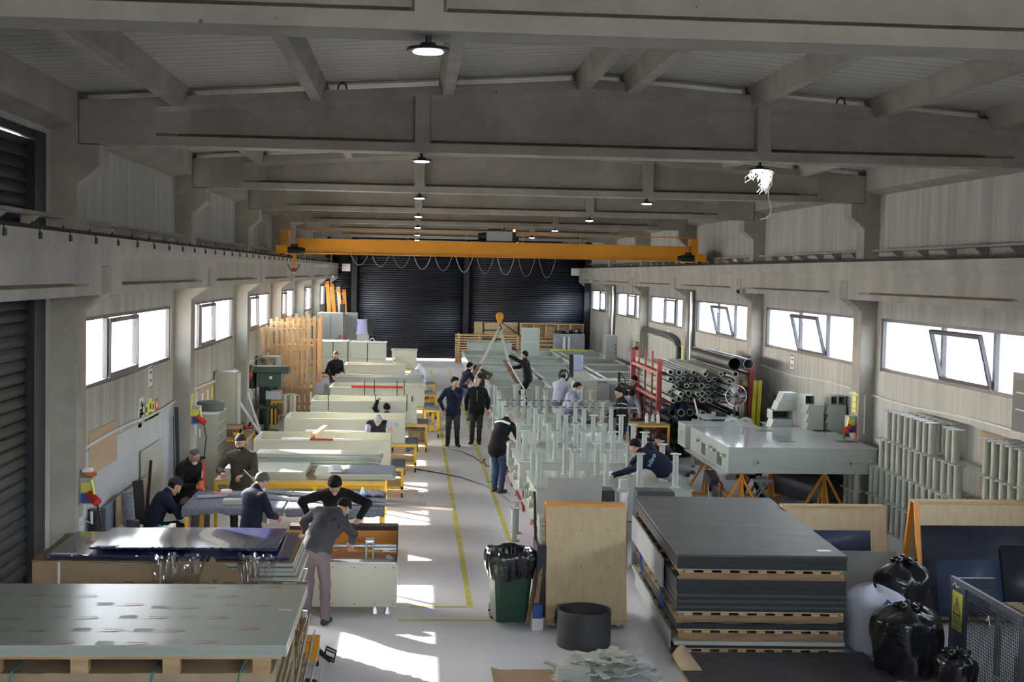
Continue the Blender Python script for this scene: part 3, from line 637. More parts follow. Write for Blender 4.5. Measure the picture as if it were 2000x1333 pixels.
p = PZ(598, 1341, 0); G().ring((p.x, p.y, 0), (p.x, p.y, 0.05), 0.12, 0.10, 28).ob('pipe_ring', m_pipe, label='short black pipe ring on the floor by the printed stack', cat='ring')

# old pallets between the two stacks
for i in range(9): pallet(1.9, 1.05, 0.125, nb=8, label=f'old wooden pallet, {ORD[i]} from the floor between the two sheet stacks', loc=(-2.08+0.02*(i % 3), 13.80, 0.127*i), group='pallets between the sheet stacks')

# -- wrapped stack with blue film
KX0, KX1, KY0, KY1 = -3.98, -1.23, 14.56, 15.93
pallet(2.6, 1.3, 0.15, label='pallet under the blue film stack', loc=(-2.62, 15.25, 0))
sheets(23, KX0+0.1, KX1, KY0+0.03, KY1, 0.152, 0.0495, m_pp, 'plastic_sheet', lambda i: 'pale plastic sheet in the stack under the blue film', 'sheet', 'sheets under the blue film', 0.035, 0.012)
cw = T('cardboard_wrap', 'brown cardboard wrap round the blue film stack', 'cardboard', (0, 0, 0))
g = sheet_like(G(), KX0-0.02, -2.10, KY0-0.035, KY0-0.020, lambda u, v: 0.25+0.02*math.sin(u*9), 1.045, 30, 2); g.ob('front_sheet', m_card, parent=cw)
g = sheet_like(G(), -2.15, -1.62, KY0-0.05, KY0-0.037, lambda u, v: 1.08+0.05*math.sin(u*8+1)+0.03*math.sin(u*23), 0.20, 24, 2); g.ob('torn_flap', m_card, parent=cw)
g = sheet_like(G(), KX0-0.03, -1.25, KY0-0.03, KY1+0.08, lambda u, v: 1.302+0.012*math.sin(u*13+v*5)*math.sin(v*7)+(0.02 if v > 0.9 else 0), 0.008, 40, 14); g.ob('top_sheet', m_card, parent=cw)
for x in (-3.72, -2.66): G().bx(x-0.012, x+0.012, KY0-0.045, KY0-0.036, 0.26, 1.3).ob('strap', m_white, parent=cw)
for i, (x0, x1, y0, y1, z, nm) in enumerate(((-3.86, -1.30, 14.54, 15.88, 1.346, 'lower'), (-3.45, -1.45, 14.72, 15.86, 1.400, 'upper'))):
    b_ = T('film_wrapped_sheet', f'blue film wrapped sheet, the {nm} one on the cardboard', 'sheet', (0, 0, 0), 0, 'blue film wrapped sheets')
    sheet_like(G(), x0, x1, y0, y1, lambda u, v: z+0.006*math.sin(u*6+i)*math.sin(v*4)-(0.02*(1-v)*max(0, u-0.55) if i else 0.01*(1-v)*u), 0.022, 40, 16).ob('sheet', m_blue, parent=b_)
    g = sheet_like(G(), x0+0.04, x0+0.30, y0+0.03, y0+0.10, lambda u, v: z+0.026, 0.002, 4, 3); g.ob('paper_label', m_white, parent=b_)
    rr = random.Random(i); pts = [(x0+(x1-x0)*t, y0-0.005+rr.uniform(-0.008, 0.008), z+0.012+rr.uniform(-0.012, 0.012)-(0.03*max(0, t-0.55) if i else 0.02*t)) for t in [j/60 for j in range(61)]]
    G().tube(pts, 0.012, 6).ob('crimped_edge', m_blue, parent=b_)
for i, (x0, x1, zl) in enumerate(((-2.80, -2.15, 1.02), (-1.85, -1.42, 0.93))):
    def fl(u, v):
        x = x0+(x1-x0)*(u*(1-0.35*v)+0.17*v); return (x, 14.49-0.05*math.sin(v*2.5)+0.025*math.sin(u*31+v*3)+0.015*math.sin(u*67+2), 1.40-(1.40-zl)*v+0.02*math.sin(u*19))
    G().grid(44, 14, fl).ob('clear_film_flap', m_film, label=f'crumpled clear film hanging over the {"cardboard" if i == 0 else "bare sheet edges"} of the blue stack', cat='film', smooth=0, flip=False)
# control desk with buttons behind that stack
q = T('control_desk', 'small white sloping control desk with push buttons', 'control panel', PY(302, 1046, 18.3)+Vector((0, 0, -0.95)))
G().prism([(-0.25, 0.86), (0.18, 0.86), (0.18, 1.06), (0.10, 1.06)], 1, -0.14, 0.14).ob('sloped_case', m_grey, parent=q); G().bx(0.18, 0.26, -0.14, 0.14, 0.84, 1.09).ob('side_case', m_white, parent=q, bev=0.008)
G().bx(-0.06, 0.06, -0.06, 0.06, 0.0, 0.86).ob('post', m_grey, parent=q)
for i in range(7):
    x = -0.20+i*0.045; z = 0.86+0.2*(x+0.25)/0.35+0.004
    for j in (-0.07, 0.05): G().cyl((x, j, z), (x-0.015, j, z+0.035), 0.015, n=10).ob('button', (m_black, M('green_button', (0.02, 0.35, 0.12)), m_redb)[(i+(j > 0)) % 3], parent=q)

# -- roller machine with orange beam
MX0, MX1, MY = -1.62, -0.17, 17.42
q = T('rolling_machine', 'cream roller machine with an orange rear beam and brown clamp rail', 'machine', (0, MY, 0))
G().bx(MX0, MX1, 0.0, 0.78, 0.10, 0.66).ob('cabinet', M('machine_cream', (0.56, 0.54, 0.44), rough=0.4), parent=q, bev=0.006)
G().bx(MX0+0.02, MX1-0.02, 0.03, 0.72, 0.655, 0.68).ob('bed', m_alu, parent=q)
G().bx(MX0, MX1, 0.70, 0.86, 0.70, 0.99).ob('rear_beam', m_orange, parent=q); G().bx(MX0, MX1, 0.66, 0.90, 0.975, 1.03).ob('clamp_rail', m_rust, parent=q); G().bx(-0.72, -0.60, 0.68, 0.70, 0.68, 0.96).ob('gusset', m_orange, parent=q)
G().bx(MX1-0.012, MX1, 0.10, 0.86, 0.66, 1.0).ob('end_plate', m_rust, parent=q)
G().cyl((MX0, 0.50, 0.80), (MX1, 0.50, 0.80), 0.03).ob('roller', m_alu, parent=q)
for x in (-0.58, -0.49): G().bx(x-0.012, x+0.012, 0.25, 0.38, 0.66, 0.90).ob('roller_bracket', m_grey, parent=q)
G().cyl((-0.59, 0.31, 0.90), (-0.48, 0.31, 0.90), 0.05, n=16).ob('guide_wheel', m_alu, parent=q)
G().cyl((-0.50, 0.30, 0.80), (-0.18, 0.30, 0.80), 0.022).ob('shaft', m_alu, parent=q)
G().box((-0.27, 0.25, 0.70), (0.10, 0.06, 0.05), (0, 0.6, 0)).ob('stop_block', m_grey, parent=q)
for x in (MX0+0.1, MX1-0.28, MX1-0.12): G().cyl((x, 0.08, 0), (x, 0.08, 0.10), 0.05, 0.02, n=14).ob('levelling_foot', m_alu, parent=q); G().cyl((x, 0.68, 0), (x, 0.68, 0.10), 0.05, 0.02, n=14).ob('levelling_foot', m_alu, parent=q)
for x in (-1.0, -0.72, -0.45, -0.22):
    for z in (0.14, 0.62): G().cyl((x, -0.004, z), (x, 0.004, z), 0.008, n=8).ob('screw', m_dark, parent=q)

# -- felt table with perforated rails
table('work_table', 'yellow framed work table covered with grey felt', -3.36, -0.42, 20.25, 21.75, 0.885, m_ply, shelf=0.28)
def felt(x0, x1, y0, y1, z, drop, label, ragged=0.03):
    g = G(); nx = 60; rr = random.Random(int(x0*100)); ph = rr.uniform(0, 6)
    def f_(u, v):
        x = x0+(x1-x0)*u
        if v < 0.3: k = (0.3-v)/0.3; return (x, y0-0.02-0.012*math.sin(u*40+ph)*k, z-k*(drop+ragged*math.sin(u*7+ph)+0.3*ragged*math.sin(u*31)))
        return (x, y0+(y1-y0)*(v-0.3)/0.7, z+0.003+0.002*math.sin(u*17+v*9))
    return g.grid(nx, 14, f_).ob('felt_sheet', m_felt, label=label, cat='felt', solid=0.006, smooth=1.2, flip=False)
felt(-3.40, -1.9, 20.22, 21.78, 0.893, 0.12, 'grey felt sheet draped over the seated man end of the table')
felt(-1.88, -0.40, 20.22, 21.78, 0.893, 0.15, 'grey felt sheet draped over the aisle end of the table')
def perforated_rail(a, b_, label):
    a, b_ = Vector(a), Vector(b_); L = (b_-a).length; d = (b_-a)/L; n = d.cross(Vector((0, 0, 1)))
    t = T('perforated_rail', label, 'rail', (0, 0, 0), 0, 'perforated rails on the felt table'); hw, h = 0.035, 0.035
    G().bar(a, b_, 0.07, 0.006).ob('web', m_alu, parent=t)
    for s in (-1, 1): G().bar(a+n*hw*s+Vector((0, 0, h/2)), b_+n*hw*s+Vector((0, 0, h/2)), 0.005, h).ob('flange', m_alu, parent=t)
    g = G(); k = int(L/0.10)
    for i in range(k):
        c = a+d*(0.06+0.10*i)
        for s in (-1,): g.box(c+n*hw*s*1.08+Vector((0, 0, h/2)), (0.045, 0.004, 0.016), (0, 0, math.atan2(d.y, d.x)))
        g.box(c+Vector((0, 0, 0.0035)), (0.05, 0.018, 0.002), (0, 0, math.atan2(d.y, d.x)))
    g.ob('slot_pattern', m_dark, parent=t)
perforated_rail(PZ(440, 969, 0.91), PZ(886, 997, 0.91), 'perforated aluminium rail reaching furthest past the felt table')
perforated_rail(PZ(520, 962, 0.91), PZ(830, 987, 0.91), 'shorter perforated aluminium rail on the felt table')
perforated_rail(PZ(385, 973, 0.91), PZ(500, 966, 0.91), 'short rail piece at the seated man end of the felt table')
p = PZ(450, 984, 0.90); G().box((p.x+0.15, p.y, 0.935), (0.5, 0.22, 0.07), (0, 0, 0.05)).ob('plastic_block', m_pp, label='grey plastic block on the felt beside the man in navy', cat='block')
p = PZ(730, 968, 0.90); sheet_like(G(), p.x-0.18, p.x+0.16, p.y-0.2, p.y+0.25, lambda u, v: 0.90+0.03*abs(math.sin(u*6+v*4)), 0.02, 14, 12).ob('folded_cloth', m_felt, label='folded grey cloth at the aisle end of the felt table', cat='cloth')
q = T('spray_bottle', 'white bottle with a blue label on the felt table', 'bottle', PZ(708, 977, 0.90)); G().lathe([(0, 0), (0.035, 0), (0.035, 0.14), (0.015, 0.18), (0.015, 0.20), (0, 0.2)], n=16).ob('body', m_white, parent=q); G().lathe([(0.036, 0.03), (0.036, 0.10)], n=16).ob('label_band', M('blue_label', (0.05, 0.30, 0.70)), parent=q)
G().bx(-3.1, -2.75, 21.3, 21.42, 0.90, 0.93).ob('red_level', m_redb, label='red level lying on the felt table', cat='level')
p = PZ(442, 961, 0.9); G().lathe([(0, 0), (0.09, 0), (0.09, 0.03), (0, 0.05)], (p.x, p.y, 0.90), n=18).ob('white_disc', m_white, label='white plastic disc on the felt table', cat='disc')

# -- second table with sheets
table('work_table', 'yellow framed table carrying stacks of cut grey sheets', -3.30, -0.45, 22.80, 24.75, 0.91, m_ply, shelf=None)
G().bx(-1.66, -1.60, 22.81, 22.87, 0.0, 0.82).ob('prop_post', m_yellow, label='yellow prop under the middle of the sheet table', cat='post')
sheets(4, -3.22, -2.78, 22.9, 24.1, 0.912, 0.045, m_pp, 'plastic_sheet', lambda i: 'cut grey sheet at the wall end of the second table', 'sheet', 'cut sheets at the wall end', 0.02)
sheets(3, -2.72, -1.78, 22.85, 24.0, 0.912, 0.045, m_pp, 'plastic_sheet', lambda i: 'cut grey sheet in the sunlit middle of the second table', 'sheet', 'cut sheets in the middle', 0.012)
sheets(4, -1.62, -0.30, 22.85, 23.9, 0.912, 0.026, m_pp, 'plastic_sheet', lambda i: 'cut grey sheet under the grey cap', 'sheet', 'cut sheets under the cap', 0.03)
felt(-1.15, -0.30, 22.9, 23.9, 1.022, 0.02, 'grey felt laid on the sheets beside the cap', 0.01)
sheets(9, -2.75, -0.55, 24.15, 24.7, 0.912, 0.030, m_pp, 'plastic_sheet', lambda i: 'long narrow grey sheet piled along the back of the second table', 'sheet', 'long sheets along the back', 0.05, 0.004)
q = T('work_cap', 'pale grey cap lying on the cut sheets', 'cap', PZ(655, 922, 1.02)); G().lathe([(0.115, 0), (0.12, 0.03), (0.11, 0.08), (0.075, 0.12), (0.0, 0.135)], n=20).ob('crown', M('cap_cloth', (0.50, 0.50, 0.52), rough=0.9), parent=q)
sheet_like(G(), -0.11, 0.11, -0.21, -0.08, lambda u, v: 0.02+0.03*math.sin(u*PI)*v, 0.008, 10, 6).ob('brim', bpy.data.materials['cap_cloth'], parent=q)

# -- the row of cream tubs on yellow carts
def tub(x0, x1, y0, y1, z0, z1, label, m=None, wall=0.03, rim=0.0):
    m = m or m_ppw; cx, cy = (x0+x1)/2, (y0+y1)/2; w, d, h = (x1-x0)/2, (y1-y0)/2, z1-z0
    t = T('plastic_tub', label, 'tub', (cx, cy, z0), 0, 'row of long cream tubs')
    g = G(); a = [(-w, -d), (w, -d), (w, d), (-w, d)]; b_ = [(-w+wall, -d+wall), (w-wall, -d+wall), (w-wall, d-wall), (-w+wall, d-wall)]
    vs = [(x, y, 0) for x, y in a]+[(x, y, h) for x, y in a]+[(x, y, h) for x, y in b_]+[(x, y, wall) for x, y in b_]
    fs = [(3, 2, 1, 0)]+[(i, (i+1) % 4, 4+(i+1) % 4, 4+i) for i in range(4)]+[(4+i, 4+(i+1) % 4, 8+(i+1) % 4, 8+i) for i in range(4)]+[(8+i, 8+(i+1) % 4, 12+(i+1) % 4, 12+i) for i in range(4)]+[(12, 13, 14, 15)]
    g.add(vs, fs).ob('shell', m, parent=t, bev=0.004)
    if rim:
        r_ = G(); r_.bx(-w-rim, w+rim, -d-rim, -d, h-0.02, h+0.002); r_.bx(-w-rim, w+rim, d, d+rim, h-0.02, h+0.002); r_.bx(-w-rim, -w, -d, d, h-0.02, h+0.002); r_.bx(w, w+rim, -d, d, h-0.02, h+0.002); r_.ob('rim_flange', m, parent=t)
    return t
TB = [  # x0 x1 y0 y1 z0 z1
    (-3.10, -0.43, 26.60, 28.05, 0.60, 1.115), (-2.83, -0.17, 30.0, 31.45, 0.64, 1.17), (-2.52, 0.10, 33.5, 34.95, 0.69, 1.24),
    (-2.30, 0.32, 37.9, 39.5, 0.68, 1.20), (-2.42, 0.30, 42.0, 43.2, 0.70, 1.17), (-2.30, -0.28, 46.0, 47.2, 0.75, 1.28)]
TL = ['nearest long cream tub, a man leaning into it', 'second long cream tub from the sheet tables', 'third long cream tub with a red clamp on its wall', 'fourth long tub under the long red bar', 'grey lidless tub with the bearded man behind it', 'last cream tub, in front of the wrapped boxes']
CL = ['cart with grey felt under the nearest tub', 'cart with a shelf under the second tub', 'cart with a brown drawer box under the third tub', 'cart under the fourth tub', 'cart under the grey tub', 'cart under the last tub']
for i, (b_, l, c) in enumerate(zip(TB, TL, CL)):
    tub(*b_, l, m_ppg if i == 4 else m_ppw, rim=0.04 if i in (3, 4, 5) else 0.0)
    table('work_cart', f'yellow wheeled {c}', b_[0]+0.1, b_[1]+0.27, b_[2]-0.05, b_[3]-0.25, b_[4]-0.005, m_ply, cat='cart', casters=True, shelf=0.22, th=0.02)
    felt(b_[1]+0.03, b_[1]+0.30, b_[2]-0.02, b_[3]-0.3, b_[4]+0.0, 0.16, f'grey felt hanging over the aisle end of the {["nearest","second","third","fourth","fifth","last"][i]} cart')
for i, (px, py, z) in enumerate(((812, 742, 0.0), (848, 770, 0), (857, 800, 0))): pass
for i, y in enumerate((36.3, 40.9, 44.6)):
    table('side_cart', f'small yellow cart beside the aisle, {ORD[i]} past the two standing men', 0.30, 0.72, y, y+0.9, 0.78, m_felt, cat='cart', casters=True, shelf=0.25)
q = T('drawer_box', 'brown wooden drawer box under the third tub', 'drawer', (0, 0, 0)); G().bx(-0.10, 0.30, 33.6, 34.4, 0.235, 0.56).ob('case', m_card, parent=q); G().bx(0.0, 0.2, 33.585, 33.6, 0.30, 0.50).ob('front_panel', m_osb, parent=q)
# bars and clamps on the tubs
q = T('measuring_bar', 'white and red bar laid along the wall of the nearest tub', 'bar', (0, 0, 0)); G().bar((-2.55, 26.57, 1.14), (-1.35, 26.57, 1.14), 0.05, 0.04).ob('bar', m_white, parent=q); G().bar((-2.0, 26.565, 1.14), (-1.55, 26.565, 1.14), 0.052, 0.042).ob('red_section', m_red, parent=q)
q = T('wooden_brace', 'wooden brace with a red foot across the nearest tub', 'brace', (0, 0, 0)); G().bar((-1.95, 26.62, 1.20), (-1.80, 28.05, 1.22), 0.09, 0.06).ob('timber', m_wood, parent=q); G().bx(-1.99, -1.91, 26.56, 26.66, 1.118, 1.18).ob('foot_block', m_red, parent=q)
for y in (28.02, 26.63): G().bar((-2.2, y, 1.135), (-1.0, y, 1.135), 0.04, 0.03).ob('white_strip', m_white, label=f'white strip clipped on the {"far" if y > 27 else "near"} wall of the nearest tub', cat='strip')
q = T('clamp_bar', 'long red clamp bar across the fourth tub', 'bar', (0, 0, 0)); G().bar((-1.72, 37.85, 1.23), (-0.28, 37.85, 1.23), 0.05, 0.07).ob('bar', m_redb, parent=q)
def bar_clamp(loc, label, h=0.42):
    t = T('bar_clamp', label, 'clamp', loc, 0, 'bar clamps on the tubs')
    G().bar((0, 0, -h*0.5), (0, 0, h*0.5), 0.022, 0.008).ob('rail', m_dark, parent=t)
    g = G().bar((0, 0, h*0.40), (0, 0.13, h*0.40), 0.025, 0.03); g.ob('fixed_jaw', m_dark, parent=t)
    G().bar((0, 0, -h*0.2), (0, 0.13, -h*0.2), 0.025, 0.03).ob('sliding_jaw', m_dark, parent=t)
    G().cyl((0, 0.11, -h*0.2), (0, 0.11, -h*0.52), 0.014, n=8).ob('handle', m_redb, parent=t); return t
for i, (x, y, z) in enumerate(((-2.08, 33.42, 1.22), (-0.92, 33.42, 1.20), (-0.15, 33.42, 1.22), (-1.35, 37.80, 1.2), (-1.08, 37.80, 1.22), (-0.45, 37.80, 1.2), (-0.25, 37.8, 1.22))):
    bar_clamp((x, y, z), f'dark bar clamp with a red handle, {ORD[i%4]} from the wall on the {"third" if y < 35 else "fourth"} tub' if not (y > 35 and i == 6) else 'dark bar clamp at the aisle end of the fourth tub')
q = T('hand_drill', 'grey hand tool standing on the wall of the third tub', 'tool', (-0.02, 33.45, 1.24)); G().cyl((0, 0, 0.0), (0.0, 0.02, 0.12), 0.02).ob('grip', m_black, parent=q); G().cyl((-0.05, 0.02, 0.14), (0.05, 0.02, 0.14), 0.025).ob('motor', m_grey, parent=q)

# wrapped boxes on stands, beyond the tubs
def wrapped(x0, x1, y0, y1, z0, z1, label):
    t = T('wrapped_box', label, 'box', (0, 0, 0), 0, 'film wrapped boxes')
    xm = (x0+x1)/2; zm = (z0+z1)/2
    for a, b_ in ((x0, xm-0.015), (xm+0.015, x1)):
        for c, d in ((z0, zm-0.005), (zm+0.005, z1)): G().bx(a, b_, y0, y1, c, d).ob('box', m_pp, parent=t)
    rr = random.Random(int(x0*10)); sheet_like(G(), x0-0.03, x1+0.03, y0-0.03, y1+0.02, lambda u, v: z1+0.01+0.02*abs(math.sin(u*11))*abs(math.sin(v*5)), 0.005, 24, 10).ob('film_cover', m_film if False else m_white, parent=t)
wrapped(-3.45, -2.42, 49.5, 50.6, 0.75, 1.86, 'white film wrapped boxes nearer the wall'); wrapped(-2.36, -1.02, 49.5, 50.6, 0.70, 1.83, 'white film wrapped boxes nearer the aisle')
table('low_stand', 'low yellow stand under the wrapped boxes', -3.5, -1.0, 49.4, 50.7, 0.69, m_ply, cat='stand')
table('low_stand', 'second low stand beside the wrapped boxes', -0.95, 0.3, 52.5, 53.9, 0.70, m_ply, cat='stand')
tub(-0.85, 0.12, 52.5, 53.7, 0.71, 1.42, 'short pale tub beside the wrapped boxes', m_ppw, rim=0.03)
for i, (x, z) in enumerate(((-0.86, 0.75), (-0.72, 0.75), (-0.72, 0.89), (-0.86, 0.89), (-0.72, 1.03))):
    G().ring((x, 51.6, z+0.06), (x, 52.4, z+0.06), 0.075, 0.045, 4).ob('square_tube', m_ppw, label='short cream square tube in the pile beside the wrapped boxes', cat='tube', group='square tubes beside the wrapped boxes')
G().bx(-1.0, -0.6, 51.5, 52.4, 0.0, 0.73).ob('tube_plinth', m_grey, label='grey plinth under the short square tubes', cat='plinth')
q = T('plastic_sack', 'bright white sack at the aisle end of the tubs', 'sack', (0.20, 45.0, 0.0))
G().lathe([(0, 0), (0.2, 0.02), (0.24, 0.3), (0.22, 0.9), (0.20, 1.15), (0.1, 1.32), (0.0, 1.34)], n=20).ob('bag', m_wbag, parent=q); G().cyl((0, 0, 1.32), (0.02, 0, 1.42), 0.05, 0.08).ob('tied_neck', m_wbag, parent=q)
q = T('tool_trolley', 'grey dusty trolley machine at the aisle end of the fifth tub', 'trolley', (0.02, 44.4, 0))
G().box((0, 0, 0.9), (0.3, 0.5, 0.7), (0, 0.1, 0)).ob('body', m_grey, parent=q, bev=0.02); G().bx(-0.2, 0.2, -0.3, 0.3, 0.1, 0.55).ob('base', m_grey, parent=q); G().ring((-0.15, -0.3, 1.0), (-0.15, -0.33, 1.0), 0.12, 0.09).ob('hand_wheel', m_grey, parent=q)
for x in (-0.15, 0.15): G().cyl((x-0.02, -0.2, 0.06), (x+0.02, -0.2, 0.06), 0.06).ob('wheel', m_black, parent=q); G().cyl((x-0.02, 0.2, 0.06), (x+0.02, 0.2, 0.06), 0.06).ob('wheel', m_black, parent=q)

# far machines by the shutters
q = T('storage_cabinet', 'tall grey two door cabinet by the far wall', 'cabinet', (0, 0, 0)); G().bx(-4.05, -2.98, 57.0, 58.4, 0, 2.66).ob('body', m_grey, parent=q, bev=0.01); G().bx(-3.5, -3.49, 56.985, 57.0, 0.1, 2.6).ob('door_gap', m_ink, parent=q); G().bx(-4.0, -3.02, 56.99, 57.9, 2.66, 2.68).ob('top_sheet', m_white, parent=q)
q = T('storage_cabinet', 'narrower grey cabinet standing against the tall one', 'cabinet', (0, 0, 0)); G().bx(-2.95, -2.42, 57.8, 58.7, 0, 2.66).ob('body', m_grey, parent=q, bev=0.01); G().bx(-2.50, -2.47, 57.785, 57.8, 1.2, 1.5).ob('handle', m_alu, parent=q)
for i, x in enumerate((-3.15, -2.98)): G().bar((x, 56.6, 1.2), (x+0.05, 56.9, 1.75), 0.06, 0.05).ob('red_bar', m_red, label=f'short red bar leaning on the tall grey cabinet, {"wall" if i == 0 else "aisle"} side', cat='bar')
q = T('mixing_machine', 'pale machine with a blue bag hopper in front of the far shutter', 'machine', (-2.15, 57.2, 0))
G().bx(-0.4, 0.45, -0.4, 0.4, 0, 1.25).ob('base', m_grey, parent=q); G().bx(-0.25, 0.25, -0.2, 0.3, 1.25, 1.80).ob('cabinet', m_pp, parent=q, bev=0.01)
G().lathe([(0.30, 0), (0.27, 0.1), (0.22, 0.5), (0.24, 0.62), (0, 0.62)], (-0.02, 0.05, 1.80), n=18).ob('bag_hopper', M('lilac_bag', (0.45, 0.45, 0.68), rough=0.5), parent=q)
G().bx(0.2, 0.42, -0.1, 0.2, 1.75, 2.45).ob('frame', m_black, parent=q); G().tube([(0.4+0.10*math.cos(t), -0.2, 1.45+0.2*math.sin(t)) for t in [j*2*PI/20 for j in range(20)]], 0.02, 6, True).ob('hose_loop', m_white, parent=q)
G().box((-0.5, -0.1, 1.3), (0.9, 0.3, 0.03), (0, -0.12, 0)).ob('feed_tray', m_grey, parent=q)
for i, (x, dx) in enumerate(((-4.02, 0.25), (-3.80, 0.32), (-3.52, 0.30), (-3.25, 0.2))):
    q = T('steel_beam', f'orange steel beam leaning by the end wall, {ORD[i]} from the windows', 'beam', (0, 0, 0), 0, 'orange beams leaning by the end wall')
    G().bar((x+dx+0.05, 62, 0.0), (x, 62.7, 3.95-0.12*i), 0.16, 0.10, (0, 1, 0)).ob('beam', m_orange if i != 2 else M('pale_beam', (0.75, 0.60, 0.40), rough=0.5), parent=q); G().bx(x-0.1, x+0.1, 62.55, 62.70, 3.7-0.12*i, 3.82-0.12*i).ob('end_plate', m_orange, parent=q)
G().ring((-3.20, 60.5, 3.05), (-3.20, 61, 3.05), 0.1, 0.06, 4).ob('square_bracket', m_orange, label='small square orange bracket beside the leaning beams', cat='bracket'); G().bx(-3.3, -3.1, 60.5, 61, 0, 2.98).ob('bracket_post', m_dark, label='dark post under the small orange bracket', cat='post')

# upright pallets by the windows
def crate_side(x0, x1, y, z0, z1, n, label, m=None):
    t = T('tall_pallet', label, 'pallet', (0, 0, 0), 0, 'tall pallets standing on end'); m = m or m_woodz; wd = (x1-x0)/n*0.54
    for i in range(n):
        x = x0+wd/2+(x1-x0-wd)*i/(n-1); G().bx(x-wd/2, x+wd/2, y, y+0.025, z0, z1+0.06*(i % 2)).ob('slat_board', m, parent=t)
    for k in range(5):
        z = z0+0.12+(z1-z0-0.3)*k/4; G().bx(x0, x1, y+0.025, y+0.11, z, z+0.10).ob('cross_rail', m_wood, parent=t)
    return t
crate_side(-4.40, -3.12, 40.4, 0.0, 2.80, 9, 'tall wooden pallet standing on end, nearest the drill press')
crate_side(-4.33, -2.95, 41.0, 0.0, 2.96, 9, 'tall wooden pallet standing just behind the first')
crate_side(-4.38, -2.92, 43.4, 0.0, 3.0, 8, 'tall wooden pallet standing third against the window wall')
G().bx(-2.95, -2.84, 41.75, 41.85, 0, 2.98).ob('timber_post', m_woodz, label='timber post standing beside the tall pallets', cat='timber')
for i in range(9): G().box((-2.78+0.02*i, 39.6+0.05*i, 0.6), (0.02, 0.5, 1.1), (0.0, 0.18, 0.6)).ob('grey_sheet', m_grey, label='thin grey panel leaning beside the tall pallets', cat='panel', group='grey panels leaning by the pallets')
q = T('wall_box', 'grey box with a scorched brown front by the tall pallets', 'box', (0, 0, 0)); G().bx(-4.45, -3.85, 39.0, 39.6, 1.42, 1.96).ob('case', m_grey, parent=q); G().bx(-4.43, -3.93, 38.985, 39.0, 1.46, 1.92).ob('front_panel', M('scorched', (0.42, 0.34, 0.24), var=0.8, scale=5, col2=(0.05, 0.035, 0.03)), parent=q); G().bx(-4.4, -3.9, 39.05, 39.55, 0, 1.42).ob('stand', m_dark, parent=q)

# drill press
q = T('drill_press', 'dark green pillar drill press by the window wall', 'drill press', (-3.96, 36.9, 0))
G().bx(-0.30, 0.30, -0.35, 0.35, 0, 0.08).ob('base', m_green, parent=q, bev=0.01); G().cyl((0, 0.05, 0.08), (0, 0.05, 1.55), 0.075, n=18).ob('column', m_green, parent=q)
G().bx(-0.52, 0.62, -0.30, 0.30, 1.66, 1.84).ob('belt_cover', m_green, parent=q, bev=0.02); G().bx(-0.22, 0.42, -0.28, 0.25, 1.28, 1.66).ob('head', m_green, parent=q, bev=0.02)
G().cyl((-0.40, 0.05, 1.22), (-0.40, 0.05, 1.64), 0.13, n=16).ob('motor', m_dark, parent=q); G().cyl((0.10, -0.12, 1.05), (0.10, -0.12, 1.30), 0.06, 0.07).ob('spindle', m_dark, parent=q); G().bx(0.0, 0.4, -0.2, 0.2, 0.95, 1.17).ob('guard', m_alu, parent=q)
G().bx(0.10, 0.17, -0.29, -0.28, 1.50, 1.58).ob('rating_plate', m_white, parent=q)
for a in range(3): G().cyl((0.44, -0.05, 1.42), (0.50, -0.05+0.17*math.cos(a*2.1), 1.42+0.17*math.sin(a*2.1)), 0.010, n=6).ob('feed_lever', m_alu, parent=q)
G().bx(-0.33, 0.33, -0.3, 0.2, 0.70, 0.76).ob('work_table', m_green, parent=q)
q = T('emergency_socket', 'red plug with yellow tag hanging beside the drill press', 'plug', (0, 0, 0)); G().box((-4.32, 36.2, 1.60), (0.10, 0.08, 0.14), (0.2, 0.3, 0)).ob('plug', m_redb, parent=q); G().bar((-4.30, 36.2, 1.68), (-4.24, 36.2, 1.90), 0.04, 0.01).ob('tag', m_yellowsign, parent=q); G().tube([(-4.33, 36.2, 1.55), (-4.25, 36.2, 1.2), (-4.1, 36.2, 0.9), (-4.3, 36.3, 0.0)], 0.012, 6).ob('cord', m_black, parent=q); G().bar((-4.50, 36.2, 1.9), (-4.24, 36.2, 1.9), 0.02).ob('hook_arm', m_dark, parent=q)
table('vise_table', 'small yellow table behind the drill press', -3.95, -3.38, 37.9, 39.0, 0.82, m_card, shelf=None)
# flanged tubes in two layers beside the drill press
def flanged_tube(loc, h, r, fr, label, group, m=None, cat='tube'):
    t = T('flanged_tube', label, cat, loc, 0, group)
    G().cyl((0, 0, 0.012), (0, 0, h-0.012), r, n=16, cap=False).ob('tube', m or m_pp, parent=t)
    for z in (0, h-0.014): G().cyl((0, 0, z), (0, 0, z+0.014), fr, n=20).ob('flange', m or m_pp, parent=t)
    return t
ft = flanged_tube((-3.42, 36.4, 0), 0.55, 0.055, 0.11, 'pale flanged tube beside the drill press, lower layer', 'flanged tubes beside the drill press')
for i, (x, y, l) in enumerate(((-3.18, 36.4, 0), (-3.30, 36.75, 0), (-3.06, 36.75, 0), (-3.42, 36.4, 1), (-3.18, 36.4, 1), (-3.30, 36.75, 1))):
    dup(ft, (x, y, 0.56*l), 0, f'pale flanged tube beside the drill press, {"upper" if l else "lower"} layer')
# white tubes leaning by the drill
for i, (a, b_) in enumerate((((-4.2, 34.6, 0), (-4.35, 35.2, 1.5)), ((-3.65, 33.9, 0), (-4.25, 34.8, 1.35)), ((-3.5, 33.6, 0.0), (-4.3, 34.0, 1.1)))):
    G().cyl(a, b_, 0.035, n=12).ob('leaning_tube', m_white, label=f'white tube leaning towards the window wall, {ORD[i]} before the drill press', cat='tube')
